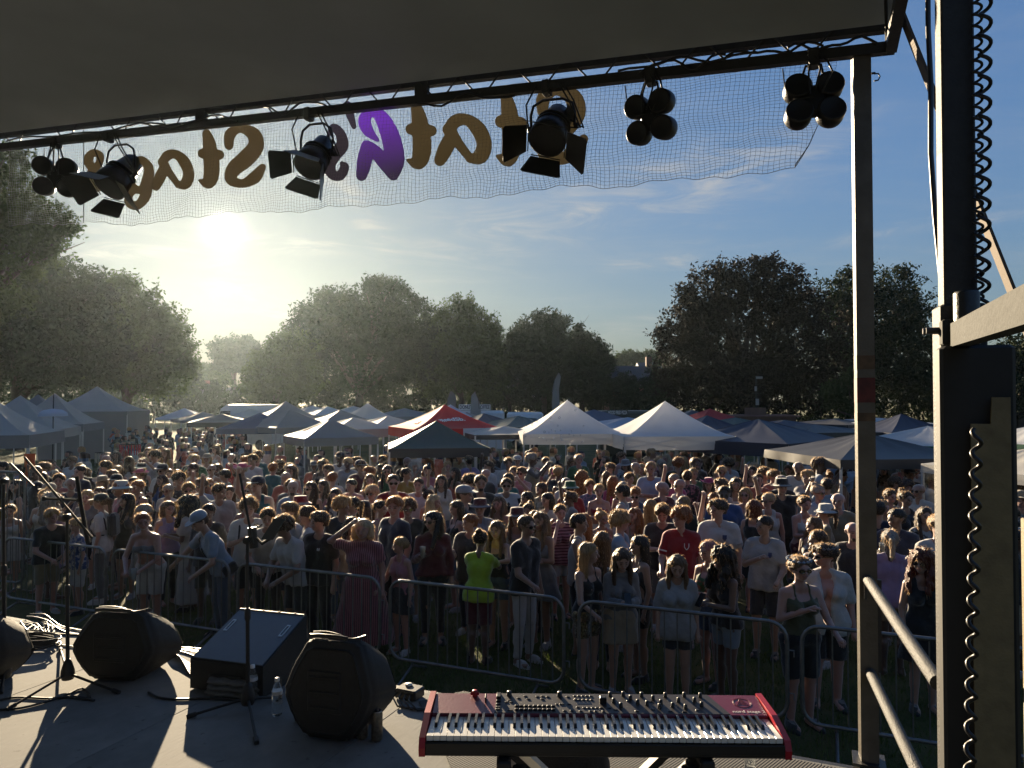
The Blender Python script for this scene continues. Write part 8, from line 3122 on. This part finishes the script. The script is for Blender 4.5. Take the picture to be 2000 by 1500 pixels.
# black sleeves of the raglan shirt, white cuffs of the red one
def sleeve(p, m, t0, t1, inf):
    body = [c for c in p.children if c.name.startswith('body')][0]
    key = [k for k, v in BODY.items() if v == body.data][0]
    for (S_, e, w, s, q) in skel(*key)[1]:
        a, b = Vector(lerp3(S_, e, t0)), Vector(lerp3(S_, e, t1))
        MB().tube([a, a.lerp(b, .5), b], [.054 + inf, .052 + inf, .049 + inf], 16, caps=False).build('sleeve', m, p)


sleeve(A['raglan'], cloth_m(CC['black']), -.05, .98, .034)
sleeve(A['redshirt'], wht_p, .62, .68, .0165)
sleeve(A['england'], cloth_m(CC['lightgrey']), .63, .70, .0165)

# ------------------------------------------------------------------ the rest of the crowd, each a person of their own
placed = [(o.location.x, o.location.y) for o in bpy.data.objects if o.get('category') == 'person']
labels = {o['label'] for o in bpy.data.objects if o.get('category') == 'person'}
rc = random.Random(2024)
TOPC = ['white'] * 7 + ['black'] * 6 + ['charcoal'] * 3 + ['grey'] * 3 + ['lightgrey'] * 3 + ['pink', 'coral', 'paleblue', 'paleblue', 'navy', 'navy', 'red', 'blue', 'offwhite', 'offwhite', 'beige', 'green', 'lilac', 'maroon', 'mustard', 'khaki', 'teal']
BOTC = ['black'] * 4 + ['denim'] * 4 + ['navy', 'beige', 'white', 'charcoal', 'khaki']
HC = ['black', 'dark', 'dark', 'brown', 'brown', 'brown', 'light', 'light', 'blonde', 'blonde', 'pale', 'ginger', 'grey']
HCW = {'black': 'black', 'dark': 'dark', 'brown': 'brown', 'light': 'light brown', 'blonde': 'blonde', 'pale': 'pale blonde', 'ginger': 'ginger', 'grey': 'grey', 'red': 'dark red', 'pink': 'pink'}
FH = ['long', 'long', 'longwavy', 'bob', 'pony', 'updo', 'bun', 'longwavy', 'bigcurl']
MH = ['short', 'short', 'crop', 'fade', 'curly', 'short', 'bald']
HW = {'long': 'long hair', 'longwavy': 'wavy hair', 'bob': 'bobbed hair', 'pony': 'ponytail', 'updo': 'tied hair', 'bun': 'top bun', 'bigcurl': 'big curls', 'short': 'short hair', 'crop': 'cropped hair', 'fade': 'shaved hair', 'curly': 'curls'}
FT = ['tee', 'tee', 'tank', 'strappy', 'strappy', 'crop', 'dress', 'sundress', 'bandeau']
MT = ['tee', 'tee', 'tee', 'baggy', 'polo', 'tank']
TW = {'tee': 'tee', 'baggy': 'loose tee', 'polo': 'polo', 'tank': 'vest', 'strappy': 'strappy top', 'crop': 'crop top', 'dress': 'dress', 'sundress': 'sundress', 'bandeau': 'bandeau'}
PO = ['stand'] * 7 + ['drink', 'drink', 'cross', 'phone', 'hip', 'wave', 'rail1', 'film']
PW = {'stand': '', 'drink': 'hand raised to chest', 'cross': 'arms folded', 'phone': 'hands together', 'hip': 'hand on hip', 'wave': 'arm raised', 'rail1': 'forearm forward', 'film': 'both hands lifted'}
SKW = ['fair'] * 5 + ['pink'] * 5 + ['tan'] * 3 + ['olive'] * 3 + ['brown'] * 2 + ['dark']
HATW = {'baseball_cap': 'cap', 'bucket_hat': 'bucket hat', 'cowboy_hat': 'cowboy hat'}
MARKS = [(20, 'by the left edge gazebo'), (150, 'right of the left gazebo'), (215, 'near the pale beads'), (262, 'near the red beads'), (330, 'below the sunlit field gap'), (420, 'left of the microphone boom'), (500, 'below the broad grey gazebo'), (570, 'left of the grey gazebo'), (645, 'below the grey gazebo'), (735, 'between grey and green gazebos'), (800, 'left of the green gazebo peak'), (856, 'below the green gazebo'), (930, 'right of the green gazebo'), (1000, 'left of the white pair'), (1055, 'under the left white gazebo'), (1108, 'below the left white peak'), (1170, 'between the white peaks'), (1240, 'left of the right white peak'), (1300, 'below the right white peak'), (1365, 'right of the right white peak'), (1430, 'left of the navy gazebo'), (1490, 'below the navy gazebo'), (1560, 'right of the navy gazebo'), (1630, 'left of the corner post'), (1715, 'right of the corner post'), (1790, 'left of the mast'), (2000, 'right of the mast')]


def row_word(Y):
    return 'front crowd' if Y < 11.5 else 'middle crowd' if Y < 15 else 'back crowd' if Y < 19 else 'far crowd'


cands = []
for _ in range(12000):
    Y = 8.4 + 14.5 * rc.random() ** 1.1
    px = rc.uniform(-10, 2010)
    if 1845 < px < 1960:
        continue
    X = (px - CX) / FPX * Y
    bar_y = 7.98 - .415 * X
    if Y < bar_y + (.6 if X < 1 else 2.2):
        continue
    far_lim = 19.2 if px > 520 else (23 if 225 < px < 480 else 20.5)
    if px > 1420:
        far_lim = 18.5
    if px > 1560:
        far_lim = 17.0
    if Y > far_lim:
        continue
    if px < 110 and Y > 17.5:
        continue
    cands.append((px, Y, X))
n_auto = 0
LIMIT = 300 - len(placed)
for px, Y, X in cands:
    if n_auto >= LIMIT:
        break
    dmin = .54 if Y < 13 else .60 if Y < 20 else .8
    if any((X - a) ** 2 + (Y - b) ** 2 < dmin ** 2 for a, b in placed):
        continue
    mark = min(MARKS, key=lambda m: abs(m[0] - px))[1]
    for _try in range(60):
        sex = rc.choice('fm')
        hair = rc.choice(FH if sex == 'f' else MH)
        hc = rc.choice(HC)
        top = rc.choice(FT if sex == 'f' else MT)
        tc = rc.choice(TOPC)
        pose = rc.choice(PO)
        hat = rc.choice(['baseball_cap', 'bucket_hat']) if rc.random() < (.13 if sex == 'm' else .06) and hair not in ('bun', 'curly', 'bigcurl', 'bald') else None
        if hat is None and rc.random() < .02 and sex == 'f':
            hat = 'cowboy_hat'
        hatc = rc.choice(['white', 'black', 'navy', 'beige', 'grey', 'red']) if hat != 'cowboy_hat' else 'hotpink'
        glasses = rc.random() < .3
        who = 'woman' if sex == 'f' else 'man'
        cw = CW.get(tc, tc)
        if hat:
            look = '%s in %s %s and %s %s' % (who, CW.get(hatc, hatc), HATW[hat], cw, TW[top])
        elif hair == 'bald':
            look = 'bald man in %s %s' % (cw, TW[top])
        else:
            look = '%s with %s %s in %s %s' % (who, HCW[hc], HW[hair], cw, TW[top])
        lab = look + ', ' + mark + ', ' + row_word(Y)
        if PW[pose] and len(lab.split()) + len(PW[pose].split()) <= 16:
            lab = look + ', ' + PW[pose] + ', ' + mark + ', ' + row_word(Y)
        if lab not in labels and len(lab.split()) <= 16:
            break
    labels.add(lab)
    placed.append((X, Y))
    n_auto += 1
    acc = (['sunglasses'] if glasses and Y < 17 else []) + ([hat + ':' + hatc] if hat else [])
    if sex == 'm' and hair in ('bald', 'crop') and rc.random() < .5 and Y < 18:
        acc.append('beard:' + (hc if hair != 'bald' else 'brown'))
    h = rc.gauss(1.65, .075) if sex == 'f' else rc.gauss(1.77, .085)
    back = rc.random() < .16
    rz = rc.gauss(180, 25) if back else rc.gauss(-8, 32)
    r_ = PY(px, 800, Y)
    q = ray(px, 800)
    zt = h
    py = CY - (math.tan(math.atan2(zt - CAM_Z, Y) - PITCH)) * FPX
    bot = rc.choice(['shorts', 'trousers'] if sex == 'm' else ['denim', 'skirt', 'trousers', 'denim'])
    person(px, py, h, lab, sex, pose, rz, rc.choice([0, 0, 0, -35, 35]) if Y < 15 else 0, 0, hair, hc, top, tc, bot, rc.choice(BOTC), rc.choice(SKW), tuple(acc), Y=Y, far=Y > 11, shoes=rc.choice(['charcoal', 'black', 'lightgrey', 'white', 'brown', 'navy']), wide=rc.uniform(.97, 1.1))


# ------------------------------------------------------------------ the crowd beyond, too far to tell apart: one mass
def small_person(seed):
    """a whole figure at coarse grain: body, clothes and hair in one surface with colours by region"""
    r_ = random.Random(seed)
    sex = r_.choice('fm')
    pose = r_.choice(['stand', 'stand', 'stand', 'drink', 'hip', 'phone'])
    G, arms, LM, HM = skel(sex, pose, 0, 0)
    P = G['torso'] + G['neck'] + G['head'] + G['arm'] + G['leg'] + G['hand'] + G['foot']
    fld = Field(*grid_for(P, None, cr=.034))
    for p in P:
        fld.cone(*p)
    if sex == 'f':
        fld.cone((-.05, .06, 1.66), (-.05, .08, 1.36), .075, .06, .02)
        fld.cone((.05, .06, 1.66), (.05, .08, 1.36), .075, .06, .02)
    V, F = fld.mesh()
    c = V[F].mean(1)
    z = c[:, 2]
    mi = np.where(z > 1.56, np.where((c[:, 1] > -.03) | (z > 1.705), 2, 0), np.where((z > .9) & (z < 1.46) & (np.abs(c[:, 0]) < .26), 1, np.where(z > .5, 3, 0)))
    return V, F, mi


protos = [small_person(s) for s in range(7)]
cm = [skin_m('pink')] + [cloth_m(CC[c]) for c in ('white', 'charcoal', 'grey', 'paleblue', 'black', 'coral')] + [hair_m(c) for c in ('dark', 'brown', 'blonde')] + [cloth_m(CC[c]) for c in ('denim', 'navy', 'beige')]
VV, FF, MM, nv = [], [], [], 0
spots = []
for _ in range(6000):
    if len(spots) >= 190:
        break
    Y = rc.uniform(18.6, 40)
    px = rc.uniform(120, 1800)
    if Y > 23.5 and not 225 < px < 480:
        continue
    if Y < 23 and 225 < px < 480:
        continue
    X = (px - CX) / FPX * Y
    if any((X - a) ** 2 + (Y - b) ** 2 < .62 ** 2 for a, b in placed + spots):
        continue
    spots.append((X, Y))
for X, Y in spots:
    V, F, mi = rc.choice(protos)
    a, k = R(rc.gauss(0, 60)), rc.gauss(.97, .04)
    ca, sa = math.cos(a), math.sin(a)
    VV.append(np.stack([X + (V[:, 0] * ca - V[:, 1] * sa) * k, Y + (V[:, 0] * sa + V[:, 1] * ca) * k, V[:, 2] * k], 1))
    FF.append(F + nv)
    nv += len(V)
    lut = np.array([0, rc.randint(1, 6), rc.randint(7, 9), rc.randint(10, 12)])
    MM.append(lut[mi])
me = fast_mesh('crowd', np.concatenate(VV), np.concatenate(FF), True, np.concatenate(MM))
for m_ in cm:
    me.materials.append(m_)
o = bpy.data.objects.new('crowd', me)
COL.objects.link(o)
tag(o, 'far part of the festival crowd between and under the gazebos', 'crowd', kind='stuff')
# ------------------------------------------------------------------ evening haze over the whole field
hz = MB()
hz.box((0, 65, 14.4), (330, 270, 30.8))
hm = bpy.data.materials.new('haze_air')
hm.use_nodes = True
hn = hm.node_tree
hn.nodes.clear()
pv = hn.nodes.new('ShaderNodeVolumePrincipled')
pv.inputs['Color'].default_value = (.70, .87, 1.0, 1)
pv.inputs['Density'].default_value = .00013
pv.inputs['Anisotropy'].default_value = .77
ho = hn.nodes.new('ShaderNodeOutputMaterial')
hn.links.new(pv.outputs[0], ho.inputs['Volume'])
tag(hz.build('haze', hm), kind='stuff')
